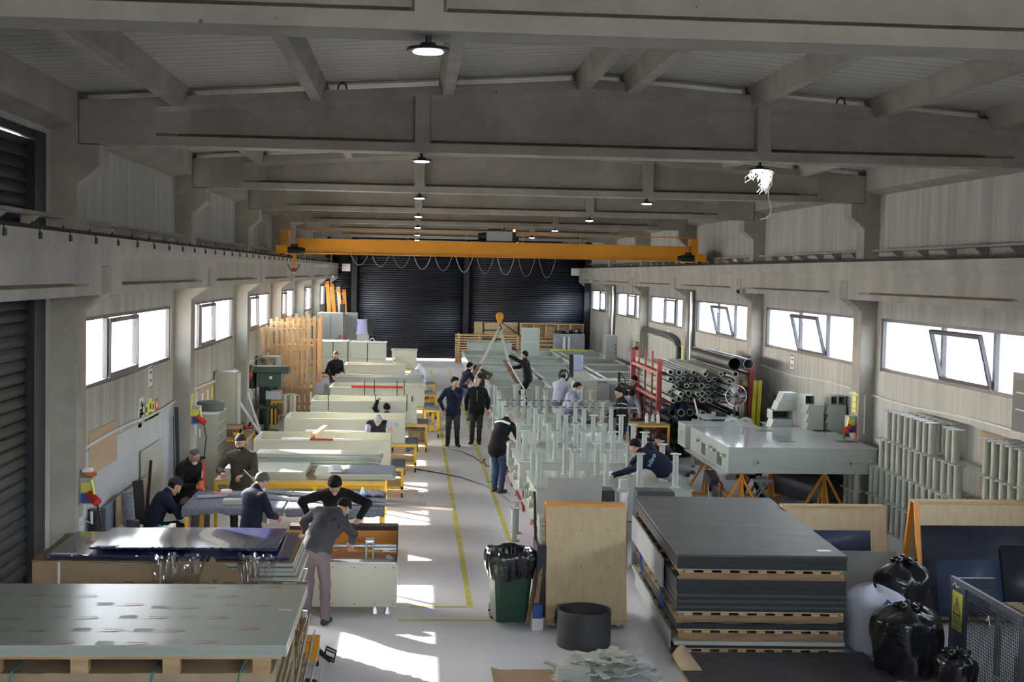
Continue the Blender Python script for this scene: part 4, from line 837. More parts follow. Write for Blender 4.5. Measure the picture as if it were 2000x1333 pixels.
# tall cabinet, bench with box, pigeonhole cabinet
q = T('tall_locker', 'tall beige locker against the window wall', 'locker', (0, 0, 0)); G().bx(-4.50, -4.02, 31.0, 31.6, 0.0, 2.10).ob('body', m_beige, parent=q, bev=0.008); G().bx(-4.01, -3.98, 31.02, 31.58, 0.1, 2.06).ob('open_door', m_pp, parent=q)
G().tube([(-4.50, 29.9, 1.35), (-4.40, 29.9, 1.38), (-4.35, 30.0, 1.1), (-4.2, 30.3, 0.85)], 0.012, 6).ob('power_cable', m_black, label='black cable dropping from the wall sockets to the bench', cat='cable')
q = T('wall_socket', 'black double socket on the wall beside the notice board', 'socket', (0, 0, 0)); G().bx(-4.53, -4.46, 29.75, 30.05, 1.22, 1.46).ob('case', m_black, parent=q); G().cyl((-4.46, 29.9, 1.35), (-4.38, 29.9, 1.35), 0.03).ob('plug', m_black, parent=q)
table('bench', 'yellow bench with a cardboard box and tools', -4.40, -3.55, 29.2, 30.8, 0.82, m_card, shelf=0.2)
q = T('cardboard_box', 'open cardboard box on the yellow bench', 'box', (-3.98, 29.75, 0.82)); 
g = G(); w_, d_, h_ = 0.26, 0.2, 0.22
for a in ((-w_, w_, -d_, -d_+0.01, 0, h_), (-w_, w_, d_-0.01, d_, 0, h_), (-w_, -w_+0.01, -d_+0.01, d_-0.01, 0, h_), (w_-0.01, w_, -d_+0.01, d_-0.01, 0, h_), (-w_+0.01, w_-0.01, -d_+0.01, d_-0.01, 0, 0.01)): g.bx(*a)
g.ob('carton', m_card, parent=q); G().box((0, -d_-0.07, h_-0.03), (2*w_, 0.14, 0.008), (0.5, 0, 0)).ob('flap', m_card, parent=q)
for i, (x, y, z, mm, nm) in enumerate(((-3.80, 30.15, 0.92, m_black, 'black grinder'), (-4.2, 30.3, 0.93, m_dark, 'dark hose reel'), (-3.66, 30.3, 0.92, m_redb, 'red power tool'), (-3.75, 29.45, 0.87, m_yellow, 'yellow tool case'), (-4.1, 29.32, 0.86, m_bluep, 'blue tool tray'))):
    q = T('hand_tool', f'{nm} on the bench by the cardboard box', 'tool', (x, y, z)); G().cyl((-0.12, 0, 0), (0.10, 0.03, 0.02), 0.045, n=12).ob('body', mm, parent=q); G().cyl((0.02, 0, 0.02), (0.06, -0.02, 0.12), 0.025, n=10).ob('handle', m_black, parent=q)
q = T('pigeonhole_cabinet', 'grey pigeonhole cabinet with a dark ring on top', 'cabinet', (0, 0, 0))
CX0, CX1, CY0, CY1, CH = -4.18, -3.80, 26.55, 27.9, 1.60
g = G(); g.bx(CX0, CX1, CY0, CY0+0.02, 0, CH); g.bx(CX0, CX1, CY1-0.02, CY1, 0, CH); g.bx(CX0, CX0+0.02, CY0+0.02, CY1-0.02, 0, CH); g.bx(CX0, CX1, CY0+0.02, CY1-0.02, CH-0.02, CH); g.bx(CX0, CX1, CY0+0.02, CY1-0.02, 0, 0.05); g.ob('carcass', m_beige, parent=q)
for i in range(1, 8): G().bx(CX0+0.02, CX1-0.005, CY0+0.02, CY1-0.02, CH*i/8-0.008, CH*i/8+0.008).ob('shelf', m_pp, parent=q)
for i in range(1, 4): y = CY0+(CY1-CY0)*i/4; G().bx(CX0+0.02, CX1-0.005, y-0.008, y+0.008, 0.05, CH-0.02).ob('divider', m_pp, parent=q)
G().ring((-4.02, 27.2, 1.62), (-4.02, 27.2, 1.80), 0.27, 0.20, 30).ob('rubber_ring', M('grey_rubber', (0.09, 0.10, 0.105), rough=0.6), label='thick dark grey ring on the pigeonhole cabinet', cat='ring', bev=0.02)
G().bx(-4.16, -3.82, 26.7, 27.6, 1.601, 1.618).ob('paper_sheet', m_white, label='white sheet under the dark ring', cat='sheet')
q = T('fire_extinguisher', 'red fire extinguisher at the foot of the pillar behind the seated men', 'extinguisher', (-4.02, 26.05, 0.25)); G().lathe([(0, 0), (0.085, 0), (0.09, 0.05), (0.09, 0.42), (0.04, 0.5), (0.03, 0.55), (0, 0.55)], n=18).ob('cylinder', m_redb, parent=q); G().bx(-0.02, 0.08, -0.02, 0.02, 0.55, 0.6).ob('valve', m_black, parent=q); G().bx(-0.05, 0.05, -0.092, -0.088, 0.2, 0.35).ob('label_band', m_white, parent=q); G().bx(-0.1, 0.1, -0.1, 0.1, -0.25, 0).ob('plinth', m_dark, parent=q)

# ================================================================ right of the aisle
# -- black sheet stack nearest the camera
BA = -0.04; BC = Vector((4.20, 17.50, 0)); ca, sa = math.cos(BA), math.sin(BA)
def BT(name, label, cat, z, group=None): return T(name, label, cat, (BC.x, BC.y, z), BA, group)
def bsheet(hx0, hx1, hy0, hy1, z, th, m, nm, label, cat, group, jit=0.012):
    dx, dy = rnd.uniform(-jit, jit), rnd.uniform(-jit, jit)
    return G().bx(hx0+dx, hx1+dx, hy0+dy, hy1+dy, 0, th-0.0012).ob(nm, m, label=label, cat=cat, group=group, loc=(BC.x, BC.y, z), rot=(0, 0, BA))
def bpallet(z, H, label, side=True):
    t = BT('sheet_pallet', label, 'pallet', z, 'pallets in the black sheet stack')
    G().bx(-0.98, 0.98, -2.05, 2.05, H-0.018, H).ob('top_deck', m_ply, parent=t)
    for x in (-0.90, 0.0, 0.90): G().bx(x-0.04, x+0.04, -2.05, 2.05, 0.018, H-0.018).ob('bearer', m_pallet, parent=t)
    for i in range(9): y = -2.0+0.5*i; G().bx(-0.98, 0.98, y-0.05, y+0.05, 0.0, 0.018).ob('bottom_board', m_pallet, parent=t)
    G().bx(-0.97, 0.97, -2.06, -2.03, 0.02, H-0.045).ob('front_fascia', m_pallet, parent=t)
    for i in range(9): x = -0.86+0.215*i; G().bx(x-0.05, x+0.05, -2.068, -2.02, H-0.045, H-0.018).ob('front_block', m_wood, parent=t)
z = 0.0
bpallet(z, 0.11, 'lowest pallet of the black sheet stack'); z += 0.11
bsheet(-1.0, 1.0, -2.06, 2.06, z, 0.04, m_blackedge, 'black_sheet', 'thick black sheet on the lowest pallet of the stack', 'sheet', 'sheets of the black stack'); z += 0.04
bsheet(-1.01, 1.0, -2.08, 2.05, z, 0.045, m_pp, 'pale_sheet', 'pale sheet edge low in the black sheet stack', 'sheet', None); z += 0.045
bpallet(z, 0.14, 'second pallet up in the black sheet stack'); z += 0.14
for i in range(2): bsheet(-1.0, 1.0, -2.06, 2.05, z, 0.035, m_blackedge, 'black_sheet', 'black sheet in the thin pack low in the stack', 'sheet', 'sheets of the thin black pack'); z += 0.035
g = sheet_like(G(), -0.99, 0.9, -2.07, 2.0, lambda u, v: 0.004+0.012*math.sin(u*9)**2*(1-v), 0.003, 40, 4); g.ob('torn_paper', m_kraft, label='torn brown paper under the third pallet of the black stack', cat='paper', loc=(BC.x, BC.y, z), rot=(0, 0, BA)); z += 0.02
bpallet(z, 0.12, 'third pallet up in the black sheet stack'); z += 0.12
n2 = 11; m_greyedge = M('grey_sheet_edge', (0.060, 0.062, 0.064), rough=0.6)
for i in range(n2): bsheet(-1.0, 1.0, -2.06, 2.06, z, 0.034, m_greyedge if (i < 6 and i % 2) else m_blackedge, 'black_sheet', 'black sheet in the deep middle pack of the stack', 'sheet', 'sheets of the middle black pack', 0.008); z += 0.034
bpallet(z, 0.13, 'topmost pallet of the black sheet stack'); z += 0.13
nt_ = 6; th = (1.222-z)/nt_
for i in range(nt_):
    lastsheet = bsheet(-1.0, 1.0, -2.07, 2.07, z, th, m_blacksheet if i == nt_-1 else m_blackedge, 'black_sheet', 'smeared black sheet lying on top of the stack with a white label' if i == nt_-1 else 'black sheet in the uppermost pack of the stack', 'sheet', 'sheets of the uppermost black pack', 0.006); z += th
G().bx(0.72, 0.88, -1.80, -1.72, th-0.002, th+0.0006).ob('paper_label', m_white, parent=lastsheet, label='small white label')
for i, (y, zz) in enumerate(((-1.1, 0.30), (0.9, 0.30))): G().bar((-1.02, y, 0.35), (-1.02, y+0.3, 0.62), 0.03, 0.01).ob('side_strap', m_strap, parent=bpy.data.objects['sheet_pallet'])
# grey boards leaning on the side of the stack
for i, (y0, y1, z0, z1) in enumerate(((-1.9, 1.4, 0.05, 0.28), (-1.2, 1.9, 0.62, 0.98))):
    G().bx(-1.055, -1.03, y0, y1, z0, z1).ob('side_board', m_gpipe, label=f'grey dusty board on the aisle face of the black stack, {"lower" if i == 0 else "upper"}', cat='board', loc=(BC.x, BC.y, 0), rot=(0, 0, BA))
q = T('low_pallet', 'low pallet with a single scuffed black sheet before the tall stack', 'pallet', (4.15, 14.4, 0)); G().bx(-1.1, 1.15, -0.95, 0.93, 0.0, 0.07).ob('pallet_base', m_pallet, parent=q); 
G().bx(-1.12, 1.17, -0.95, 0.94, 0.07, 0.095).ob('scuffed_black_sheet', M('scuffed_black', (0.055, 0.056, 0.06), rough=0.5, var=0.9, scale=7, col2=(0.02, 0.02, 0.022), stretch=(1, 3, 1)), label='scuffed black sheet on the low pallet', cat='sheet', loc=(4.15, 14.4, 0))
sheet_like(G(), 3.02, 3.25, 14.6, 15.2, lambda u, v: 0.098+0.12*math.sin(u*PI)*(v), 0.004, 10, 8).ob('kraft_paper_curl', m_kraft, label='curl of brown paper at the corner of the low black sheet', cat='paper')

# -- white bulk bag, black sacks, machine guard
def sack(loc, rx, ry, h, seed, m, amp=0.05):
    rr = random.Random(seed); g = G(); n, k = 40, 22; ph = [rr.uniform(0, 6) for _ in range(6)]
    def f_(u, v):
        t = 2*PI*u; r = (0.86+0.30*v-0.22*v*v) if v < 0.8 else (0.86+0.30*0.8-0.22*0.64)*(1-((v-0.8)/0.2)**2*0.9)
        if v < 0.06: r *= 0.8+0.2*v/0.06
        w_ = 1+amp*(math.sin(5*t+ph[0]+4*v)+math.sin(9*t+ph[1]-6*v)*0.7+math.sin(14*t+ph[2]+9*v)*0.5*(0.4+v))
        return (rx*r*w_*math.cos(t), ry*r*w_*math.sin(t), h*v+0.03*h*math.sin(3*t+ph[3])*v)
    g.grid(n+1, k, f_); return g
q = T('bulk_bag', 'white woven bulk bag with blue straps beside the black sheet stack', 'bag', (5.58, 15.75, 0))
sack(None, 0.36, 0.50, 0.80, 3, m_wbag, 0.035).ob('bag', m_wbag, parent=q, smooth=1.5)
G().tube([(-0.10, -0.44, 0.25), (-0.06, -0.50, 0.40), (-0.08, -0.49, 0.62), (0.0, -0.47, 0.72), (0.06, -0.47, 0.66), (0.04, -0.50, 0.52), (-0.02, -0.51, 0.42)], 0.022, 6).ob('strap', m_strap, parent=q)
G().tube([(0.10, -0.46, 0.70), (0.12, -0.49, 0.5), (0.10, -0.50, 0.3), (0.0, -0.50, 0.15), (-0.02, -0.48, 0.05)], 0.022, 6).ob('strap', m_strap, parent=q)
for i, (x, y, rx, ry, h, l) in enumerate(((6.02, 16.0, 0.36, 0.36, 1.06, 'tallest tied black sack standing behind the others'), (5.62, 14.75, 0.40, 0.40, 0.80, 'slumped black sack next to the white bulk bag'), (5.88, 14.0, 0.22, 0.28, 0.48, 'low black sack tucked beside the guard panel'))):
    q = T('rubbish_sack', l, 'sack', (x, y, 0), 0, 'black rubbish sacks'); sack(None, rx, ry, h, i+11, m_bag, 0.05).ob('bag', m_bag, parent=q, smooth=1.5)
    g = G()
    for j in range(5): a = j*1.3; g.tube([(0, 0, h*0.93), (0.08*math.cos(a), 0.08*math.sin(a), h*1.0), (0.16*math.cos(a), 0.16*math.sin(a), h*(0.98+0.03*(j % 2)))], [0.03, 0.05, 0.03], 6)
    g.ob('tied_neck', m_bag, parent=q, smooth=1.5)
q = T('machine_guard', 'dark blue machine guard with a mesh window and yellow warning sign', 'guard', (0, 0, 0))
m_guard = M('guard_blue', (0.030, 0.036, 0.055), rough=0.45)
GX = 6.14; y0_, y1_ = 13.0, 14.85
g = G(); g.bx(GX, GX+0.04, y1_-0.42, y1_, 0.02, 1.12); g.bx(GX, GX+0.04, y0_, y0_+0.06, 0.02, 1.12); g.bx(GX, GX+0.04, y0_+0.06, y1_-0.42, 1.06, 1.12); g.bx(GX, GX+0.04, y0_+0.06, y1_-0.42, 0.02, 0.10); g.ob('panel_frame', m_guard, parent=q)
g = G()
for i in range(34): y = y0_+0.06+i*0.0415; g.bx(GX+0.015, GX+0.019, y, y+0.006, 0.10, 1.06)
for i in range(27): zz = 0.12+i*0.036; g.bx(GX+0.019, GX+0.023, y0_+0.06, y1_-0.42, zz, zz+0.006)
g.ob('wire_mesh', m_black, parent=q)
G().bx(GX-0.002, GX, y1_-0.36, y1_-0.08, 0.55, 0.98).ob('warning_sign', m_yellowsign, parent=q)
g = G(); g.add([(GX-0.004, y1_-0.33, 0.72), (GX-0.004, y1_-0.11, 0.72), (GX-0.004, y1_-0.22, 0.93), (GX-0.004, y1_-0.30, 0.737), (GX-0.004, y1_-0.14, 0.737), (GX-0.004, y1_-0.22, 0.90)], [(0, 1, 4, 3), (1, 2, 5, 4), (2, 0, 3, 5)]); g.bx(GX-0.004, GX-0.003, y1_-0.23, y1_-0.21, 0.76, 0.86)
for j in range(3): put_text(g, ('DIKKAT', 'HAREKETLI', 'AKSAM')[j], 0.06, (GX-0.004, y1_-0.22, 0.69-0.055*j), (0, -1, 0), (0, 0, 1))
g.ob('sign_symbol', m_ink, parent=q, flip=False, smooth=0)
G().bx(GX+0.04, GX+0.50, y1_-0.06, y1_, 0.98, 1.10).ob('rear_panel', m_guard, parent=q); G().bx(GX, 7.3, y0_-0.06, y0_, 0.02, 1.02).ob('front_panel', m_guard, parent=q)
g = G(); g.tube([(GX-0.003, y1_-0.08, 1.03), (GX-0.003, y1_-0.14, 1.07), (GX-0.003, y1_-0.20, 1.03), (GX-0.003, y1_-0.26, 1.05)], 0.006, 5); g.tube([(GX-0.003, 13.75, 0.82), (GX-0.003, 13.80, 0.92), (GX-0.003, 13.84, 0.86)], 0.006, 5); g.ob('chalk_mark', m_white, parent=q)
q = T('roller_conveyor', 'machine bed with a yellow rail inside the guard', 'conveyor', (0, 0, 0)); G().bx(GX+0.45, 8.6, 14.0, 14.8, 0.75, 0.82).ob('bed', m_grey, parent=q); G().bx(GX+0.45, 8.6, 13.90, 13.98, 0.80, 0.88).ob('yellow_rail', m_yellow, parent=q)
for i in range(9): x = GX+0.6+i*0.2; G().bx(x, x+0.16, 14.05, 14.75, 0.82, 0.84).ob('bed_plate', m_pallet, parent=q)
for x in (GX+0.5, 8.4): 
    for y in (14.05, 14.7): G().bx(x, x+0.06, y, y+0.06, 0, 0.75).ob('leg', m_grey, parent=q)
G().cyl((GX+0.95, 13.5, 0), (GX+0.95, 13.5, 0.72), 0.09, n=20).ob('white_cylinder', m_white, parent=q); G().bx(GX+0.3, GX+0.7, 13.4, 13.8, 0, 0.5).ob('control_case', m_grey, parent=q); G().bx(GX+0.28, GX+0.30, 13.45, 13.72, 0.30, 0.36).ob('yellow_sticker', m_yellowsign, parent=q); G().bx(GX+0.28, GX+0.30, 13.45, 13.72, 0.20, 0.26).ob('yellow_sticker', m_yellowsign, parent=q)

# -- A-frame sheet racks
def a_frame(name, label, x0, x1, y, zt, face, m_end, d0=0.45, m_top=None, pw=0.045, inset=0.0):
    t = T(name, label, 'rack', (x0, y, 0)); w_ = x1-x0
    for s, nm in ((-1, 'front_board'), (1, 'back_board')): G().prism([(s*d0, 0.06), (s*(d0-0.02), 0.06), (s*0.055, zt-0.02), (s*0.075, zt-0.02)], 0, 0, w_).ob(nm, face, parent=t)
    for x in (0.0, w_-0.04):
        for s in (-1, 1): G().bar((x+0.02, s*(d0+0.005-inset), 0.06), (x+0.02, s*(0.07-inset*0.5), zt), pw, 0.06 if not inset else 0.05, (1, 0, 0)).ob('end_post', m_end, parent=t)
    G().bx(0, w_, -0.09, 0.09, zt-0.02, zt+0.012).ob('top_rail', m_top or m_end, parent=t); G().bx(0.0, w_, -d0-0.06, d0+0.06, 0.06, 0.10).ob('base_deck', m_wood, parent=t)
    for x in (0.1, w_-0.1):
        for s in (-1, 1): G().cyl((x-0.02, s*d0*0.85, 0.03), (x+0.02, s*d0*0.85, 0.03), 0.03).ob('caster', m_grey, parent=t)
    return t
q = a_frame('sheet_trolley', 'plywood faced A-frame sheet trolley beside the green bin', 1.72, 2.74, 17.15, 1.52, m_ply, m_orange, 0.40, None, 0.03, 0.03)
for x in (0.15, 0.45, 0.8):
    for zz in (0.3, 0.75, 1.2): G().cyl((x, -0.40+0.33*(zz/1.52)-0.01, zz), (x, -0.40+0.33*(zz/1.52)+0.0, zz), 0.006, n=6).ob('screw', m_dark, parent=q)
G().bar((2.11, 17.66, 0.1), (2.11, 17.30, 1.83), 0.012, 0.72, (1, 0, 0)).ob('leaning_sheet', m_grey, label='grey sheet standing above the plywood trolley', cat='sheet')
G().prism([(16.95, 0.11), (17.00, 0.11), (17.62, 1.55), (17.60, 1.60), (17.50, 1.45)], 0, 1.60, 1.63).ob('black_offcut', m_blackedge, label='black sheet offcut leaning at the aisle end of the plywood trolley', cat='sheet')
for i in range(6): G().bx(1.64, 1.71, 17.0+0.02*i, 17.35+0.02*i, 1.02+0.055*i, 1.07+0.055*i).ob('small_block', m_pp, label='small pale block stacked at the end of the plywood trolley', cat='block', group='pale blocks on the trolley end')
G().bx(1.60, 1.72, 16.9, 17.5, 0.10, 1.018).ob('block_box', m_dark, label='dark box under the pale blocks on the trolley end', cat='box')
for i, (a, b_) in enumerate((((1.56, 16.72, 0.02), (1.70, 17.0, 1.05)), ((1.48, 16.8, 0.02), (1.66, 17.25, 0.75)))): G().bar(a, b_, 0.05, 0.02).ob('wood_strip', m_pallet, label=f'wood strip leaning on the trolley end, {"longer" if i == 0 else "shorter"}', cat='strip')
for i, (r, zz, x) in enumerate(((0.15, 0.10, 1.95), (0.145, 0.175, 1.96), (0.12, 0.25, 1.94), (0.11, 0.29, 1.95))):
    G().ring((x, 16.62, zz+0.001), (x, 16.62, zz+(0.07 if i < 2 else 0.035)), r, r*0.55, 8 if i > 1 else 22).ob('rubber_ring', m_black, label=f'black rubber ring on the trolley base, {ORD[i]} from the bottom', cat='ring', bev=0.006)
q = T('blue_bottle', 'blue and white container behind the green bin', 'container', (1.60, 16.95-0.25, 0)); G().bx(-0.06, 0.06, -0.05, 0.05, 0.15, 0.32).ob('body', m_bluep, parent=q); G().bx(-0.07, 0.07, -0.06, 0.06, 0, 0.15).ob('crate', m_white, parent=q)
q = a_frame('sheet_rack', 'low A-frame sheet rack with a blue printed panel on its face', 5.24, 6.74, 18.75, 1.245, m_ply, m_wood, 0.30, None, 0.03, 0.03)
def on_face(z_, zt, d0, off=0.012): k = (z_-0.06)/(zt-0.08); return -(d0+(0.075-d0)*k)-off
g = G(); za, zb = 0.64, 0.92; g.add([(0.30, on_face(za, 1.245, 0.30), za), (1.26, on_face(za, 1.245, 0.30), za), (1.26, on_face(zb, 1.245, 0.30), zb), (0.30, on_face(zb, 1.245, 0.30), zb)], [(0, 1, 2, 3)]); g.ob('blue_panel', m_bluesheet, parent=q, solid=0.006)
g = G(); fy = lambda z_: on_face(z_, 1.245, 0.30, 0.016)
pts = [(0.78+0.42*t, 0.795+0.095*math.sin(t*2.0)) for t in [j/14 for j in range(15)]]
vs = []
for i, (x, z_) in enumerate(pts): h_ = 0.011*(1-i/14)+0.001; vs += [(x, fy(z_-h_), z_-h_), (x, fy(z_+h_), z_+h_)]
g.add(vs, [(2*i, 2*i+2, 2*i+3, 2*i+1) for i in range(14)]); put_text(g, 'SIMONA', 0.05, (0.95, fy(0.735), 0.735), (1, 0, 0), (0, 0.2, 1)); g.ob('printed_logo', M('dark_red_print', (0.10, 0.03, 0.06), rough=0.5), parent=q, flip=False, smooth=0)
g = G(); g.add([(0.30, -0.46, 0.02), (1.62, -0.46, 0.02), (1.62, fy(0.63)-0.01, 0.63), (0.30, fy(0.63)-0.01, 0.63)], [(0, 1, 2, 3)]); g.ob('leaning_sheet', m_gpipe, label='pale grey sheet leaning on the low rack below the blue panel', cat='sheet', loc=(5.24, 18.75, 0), solid=0.012)
q = a_frame('sheet_rack', 'yellow ended A-frame rack holding dark navy sheets near the machine guard', 6.66, 8.95, 17.45, 1.54, m_ply, m_orange, 0.42, m_wood)
for i, (x0, x1, zt_, mm, l) in enumerate(((0.06, 2.28, 1.24, m_navy, 'dark navy sheet along the whole yellow rack'), (0.12, 1.55, 0.86, m_navy, 'dark navy sheet in the middle of the yellow rack'), (0.22, 1.22, 0.80, m_bluesheet, 'lighter blue sheet leaning on the yellow rack'), (1.1, 1.9, 1.0, m_navy, 'narrow navy sheet near the wall end of the yellow rack'))):
    yb_ = on_face(0.11, 1.54, 0.42, 0.02+0.02*i); yt_ = on_face(zt_, 1.54, 0.42, 0.014+0.016*i)
    G().add([(x0, yb_-0.05, 0.11), (x1+0.05*(i == 2), yb_-0.05, 0.11), (x1, yt_, zt_+0.03*(i == 2)), (x0, yt_, zt_)], [(0, 1, 2, 3)]).ob('navy_sheet', mm, label=l, cat='sheet', loc=(6.66, 17.45, 0), solid=0.01)

# -- bin, pipe section, offcuts, cardboard
q = T('wheeled_bin', 'dark green wheeled bin lined with a black sack', 'bin', (1.27, 17.05, 0), 0.15)
g = G(); n = 20
def rr_(hw, hd, z_, k=0.06): return [(x*hw+(0.0), y*hd, z_) for x, y in ((-1, -0.75), (-0.75, -1), (0.75, -1), (1, -0.75), (1, 0.75), (0.75, 1), (-0.75, 1), (-1, 0.75))]
lv = [rr_(0.20, 0.20, 0.05), rr_(0.205, 0.21, 0.10), rr_(0.255, 0.285, 0.84), rr_(0.275, 0.30, 0.84), rr_(0.275, 0.30, 0.88), rr_(0.245, 0.27, 0.88), rr_(0.20, 0.2, 0.3)]
g.v = [p for l in lv for p in l]
for i in range(len(lv)-1): g.f += [(i*8+j, i*8+(j+1) % 8, (i+1)*8+(j+1) % 8, (i+1)*8+j) for j in range(8)]
g.f += [tuple(reversed(range(8))), tuple(range(48, 56))]; g.ob('body', m_bin, parent=q, bev=0.012)
for x in (-0.17, 0.24): G().cyl((x-0.025, 0.26, 0.10), (x+0.025, 0.26, 0.10), 0.10, n=22).ob('wheel', m_black, parent=q)
G().cyl((-0.22, 0.26, 0.10), (0.29, 0.26, 0.10), 0.012, n=8).ob('axle', m_dark, parent=q)
g = G(); rr = random.Random(9); ph = [rr.uniform(0, 6) for _ in range(4)]
def liner(u, v):
    t = 2*PI*u; w_ = 1+0.035*(math.sin(7*t+ph[0])+math.sin(13*t+ph[1]+5*v)+0.7*math.sin(23*t+ph[2]))
    if v < 0.5: k = v/0.5; r, z_ = 0.285+0.03*k+0.02*math.sin(k*3), 0.60+0.33*k+0.03*math.sin(3*t+ph[3])*(1-k)
    else: k = (v-0.5)/0.5; r, z_ = 0.30-0.09*k, 0.94+0.05*math.sin(k*2.6)-0.22*k*k+0.015*math.sin(5*t+1)
    c, s_ = math.cos(t), math.sin(t); q_ = (abs(c)**2.6+abs(s_)**2.6)**(-1/2.6)
    return (r*w_*q_*c*0.97, r*w_*q_*s_*1.04, z_)
g.grid(73, 16, liner).ob('liner_sack', m_bag, parent=q, smooth=1.5, flip=False)
q = T('pipe_section', 'short wide black pipe section standing on the floor', 'pipe', (2.10, 16.00, 0)); G().ring((0, 0, 0), (0, 0, 0.44), 0.325, 0.30, 48).ob('wall', m_pipe, parent=q, bev=0.004)
rr = random.Random(21); k = 0
for i in range(78):
    lay = i//26; a = rr.uniform(0, 6.28); rad = math.sqrt(rr.random())*(0.62-0.17*lay)
    x, y = 2.15+rad*1.05*math.cos(a), 14.75+rad*0.95*math.sin(a); zz = 0.012+0.085*lay+0.10*max(0, 0.5-rad)+0.02*rr.random()
    if math.hypot(x-2.10, y-16.0) < 0.42: y -= 0.3
    if x > 2.95: x -= 0.3
    G().box((0, 0, 0), (rr.uniform(0.16, 0.34), rr.uniform(0.07, 0.11), rr.uniform(0.010, 0.02))).ob('plastic_offcut', m_pp if rr.random() < 0.7 else m_ppe, label='strip of pale plastic offcut in the heap before the pipe section', cat='offcut', group='heap of plastic offcuts', loc=(x, y, zz), rot=(rr.uniform(-0.25, 0.25), rr.uniform(-0.3, 0.3), rr.uniform(0, 3.1)))
for i in range(14): G().bx(1.62+0.0*i, 1.98, 14.45, 14.58, 0.012*i, 0.012*i+0.011).ob('plastic_offcut', m_pp, label='strip of pale plastic in the neat pile beside the offcut heap', cat='offcut', group='neat pile of plastic strips', rot=(0, 0, 0))
sheet_like(G(), 0.92, 1.62, 13.4, 14.95, lambda u, v: 0.004+0.05*max(0, 0.12-u)/0.12*0.6, 0.006, 16, 6).ob('cardboard_sheet', m_card, label='flat sheet of cardboard on the floor before the offcuts', cat='cardboard')
q = T('drain_pipe', 'white pipe with a grey collar standing behind the black sheet stack', 'pipe', (3.22, 20.3, 0)); G().cyl((0, 0, 0), (0, 0, 1.2), 0.085, n=24).ob('pipe', m_white, parent=q); G().cyl((0, 0, 1.2), (0, 0, 1.36), 0.075, n=24).ob('socket', m_grey, parent=q); G().cyl((0, 0, 1.17), (0, 0, 1.22), 0.10, n=24).ob('collar', m_gpipe, parent=q)
G().bx(2.45, 3.08, 20.2, 20.6, 0, 1.2).ob('black_case', m_black, label='black case standing behind the plywood trolley', cat='case', bev=0.01); G().bx(3.42, 4.0, 20.2, 20.6, 0.0, 1.19).ob('black_case', m_blacksheet, label='dark case standing behind the black sheet stack', cat='case', bev=0.01)

# -- panel tables with flanged posts
def panel_box(x0, x1, y0, y1, label, hole=True):
    t = T('panel_box', label, 'panel', (x0, y0, 0), 0, 'pale plastic panels on red trestles'); w_, d_ = x1-x0, y1-y0
    G().bx(0.03, w_-0.03, 0.03, d_-0.03, 0.44, 0.93).ob('body', m_pp, parent=t); G().bx(0, w_, 0, d_, 0.93, 0.95).ob('top_plate', m_ppg, parent=t); G().bx(-0.05, w_, -0.02, d_+0.02, 0.42, 0.445).ob('bottom_flange', m_pp, parent=t)
    for y in (d_*0.25, d_*0.72):
        G().cyl((0.035, y, 0.78), (-0.06, y, 0.78), 0.05, n=16).ob('nozzle', m_pp, parent=t); G().cyl((0.035, y+0.05, 0.60), (-0.05, y+0.05, 0.60), 0.07, n=16).ob('nozzle', m_pp, parent=t)
        G().bx(0.022, 0.034, y+0.18, y+0.36, 0.55, 0.74).ob('opening', m_ink, parent=t)
    r = T('red_trestle', f'red steel trestle under the {label.split(" panel")[0].split()[0]} pale panel from the plywood trolley'.replace('the pale pale', 'the nearest pale'), 'trestle', (x0, y0, 0), 0, 'red trestles')
    g = G()
    for (a, b_, c, e) in ((0.1, w_-0.1, 0.12, 0.17), (0.1, w_-0.1, d_-0.17, d_-0.12)): g.bx(a, b_, c, e, 0.37, 0.42)
    for a in (0.1, w_-0.15): g.bx(a, a+0.05, 0.17, d_-0.17, 0.37, 0.42); 
    g.ob('top_frame', m_red, parent=r)
    for a in (0.1, w_-0.15):
        for c in (0.12, d_-0.17): G().bx(a, a+0.05, c, c+0.05, 0.0, 0.37).ob('leg', m_red, parent=r)
        G().bx(a, a+0.05, 0.17, d_-0.17, 0.06, 0.11).ob('foot_rail', m_red, parent=r)
    return t
PA = [(2.02, 4.66, 21.95, 23.95, 'nearest'), (1.98, 4.64, 25.0, 27.05, 'second'), (1.98, 4.50, 28.0, 29.95, 'third'), (2.0, 4.55, 31.0, 32.95, 'fourth'), (2.0, 4.9, 34.0, 35.9, 'fifth')]
LB = ['pale panel nearest the plywood trolley, the hooded man lying on it', 'second pale panel behind the nearest, full of flanged posts', 'third pale panel, scraps on it among the posts', 'fourth pale panel, the grey clad man sitting on it', 'fifth pale panel, under the far posts by the white shirted man']
for (x0, x1, y0, y1, nm), lb in zip(PA, LB): panel_box(x0, x1, y0, y1, lb)
PX_ = [2.10, 2.70, 3.24, 3.80, 4.40]; post0 = None
rows = [(0, 22.22, PX_, 'front'), (0, 23.45, PX_, 'back'), (1, 25.30, PX_, 'front'), (1, 26.65, PX_, 'back'), (2, 28.30, PX_[1:], 'front'), (2, 29.70, PX_[1:], 'back'), (3, 31.25, PX_[:2]+PX_[3:], 'front'), (3, 32.70, PX_[:3], 'back'), (4, 34.3, [2.16, 2.80, 3.37, 4.56], 'front'), (4, 35.6, [2.16, 2.72, 3.27, 4.5], 'back')]
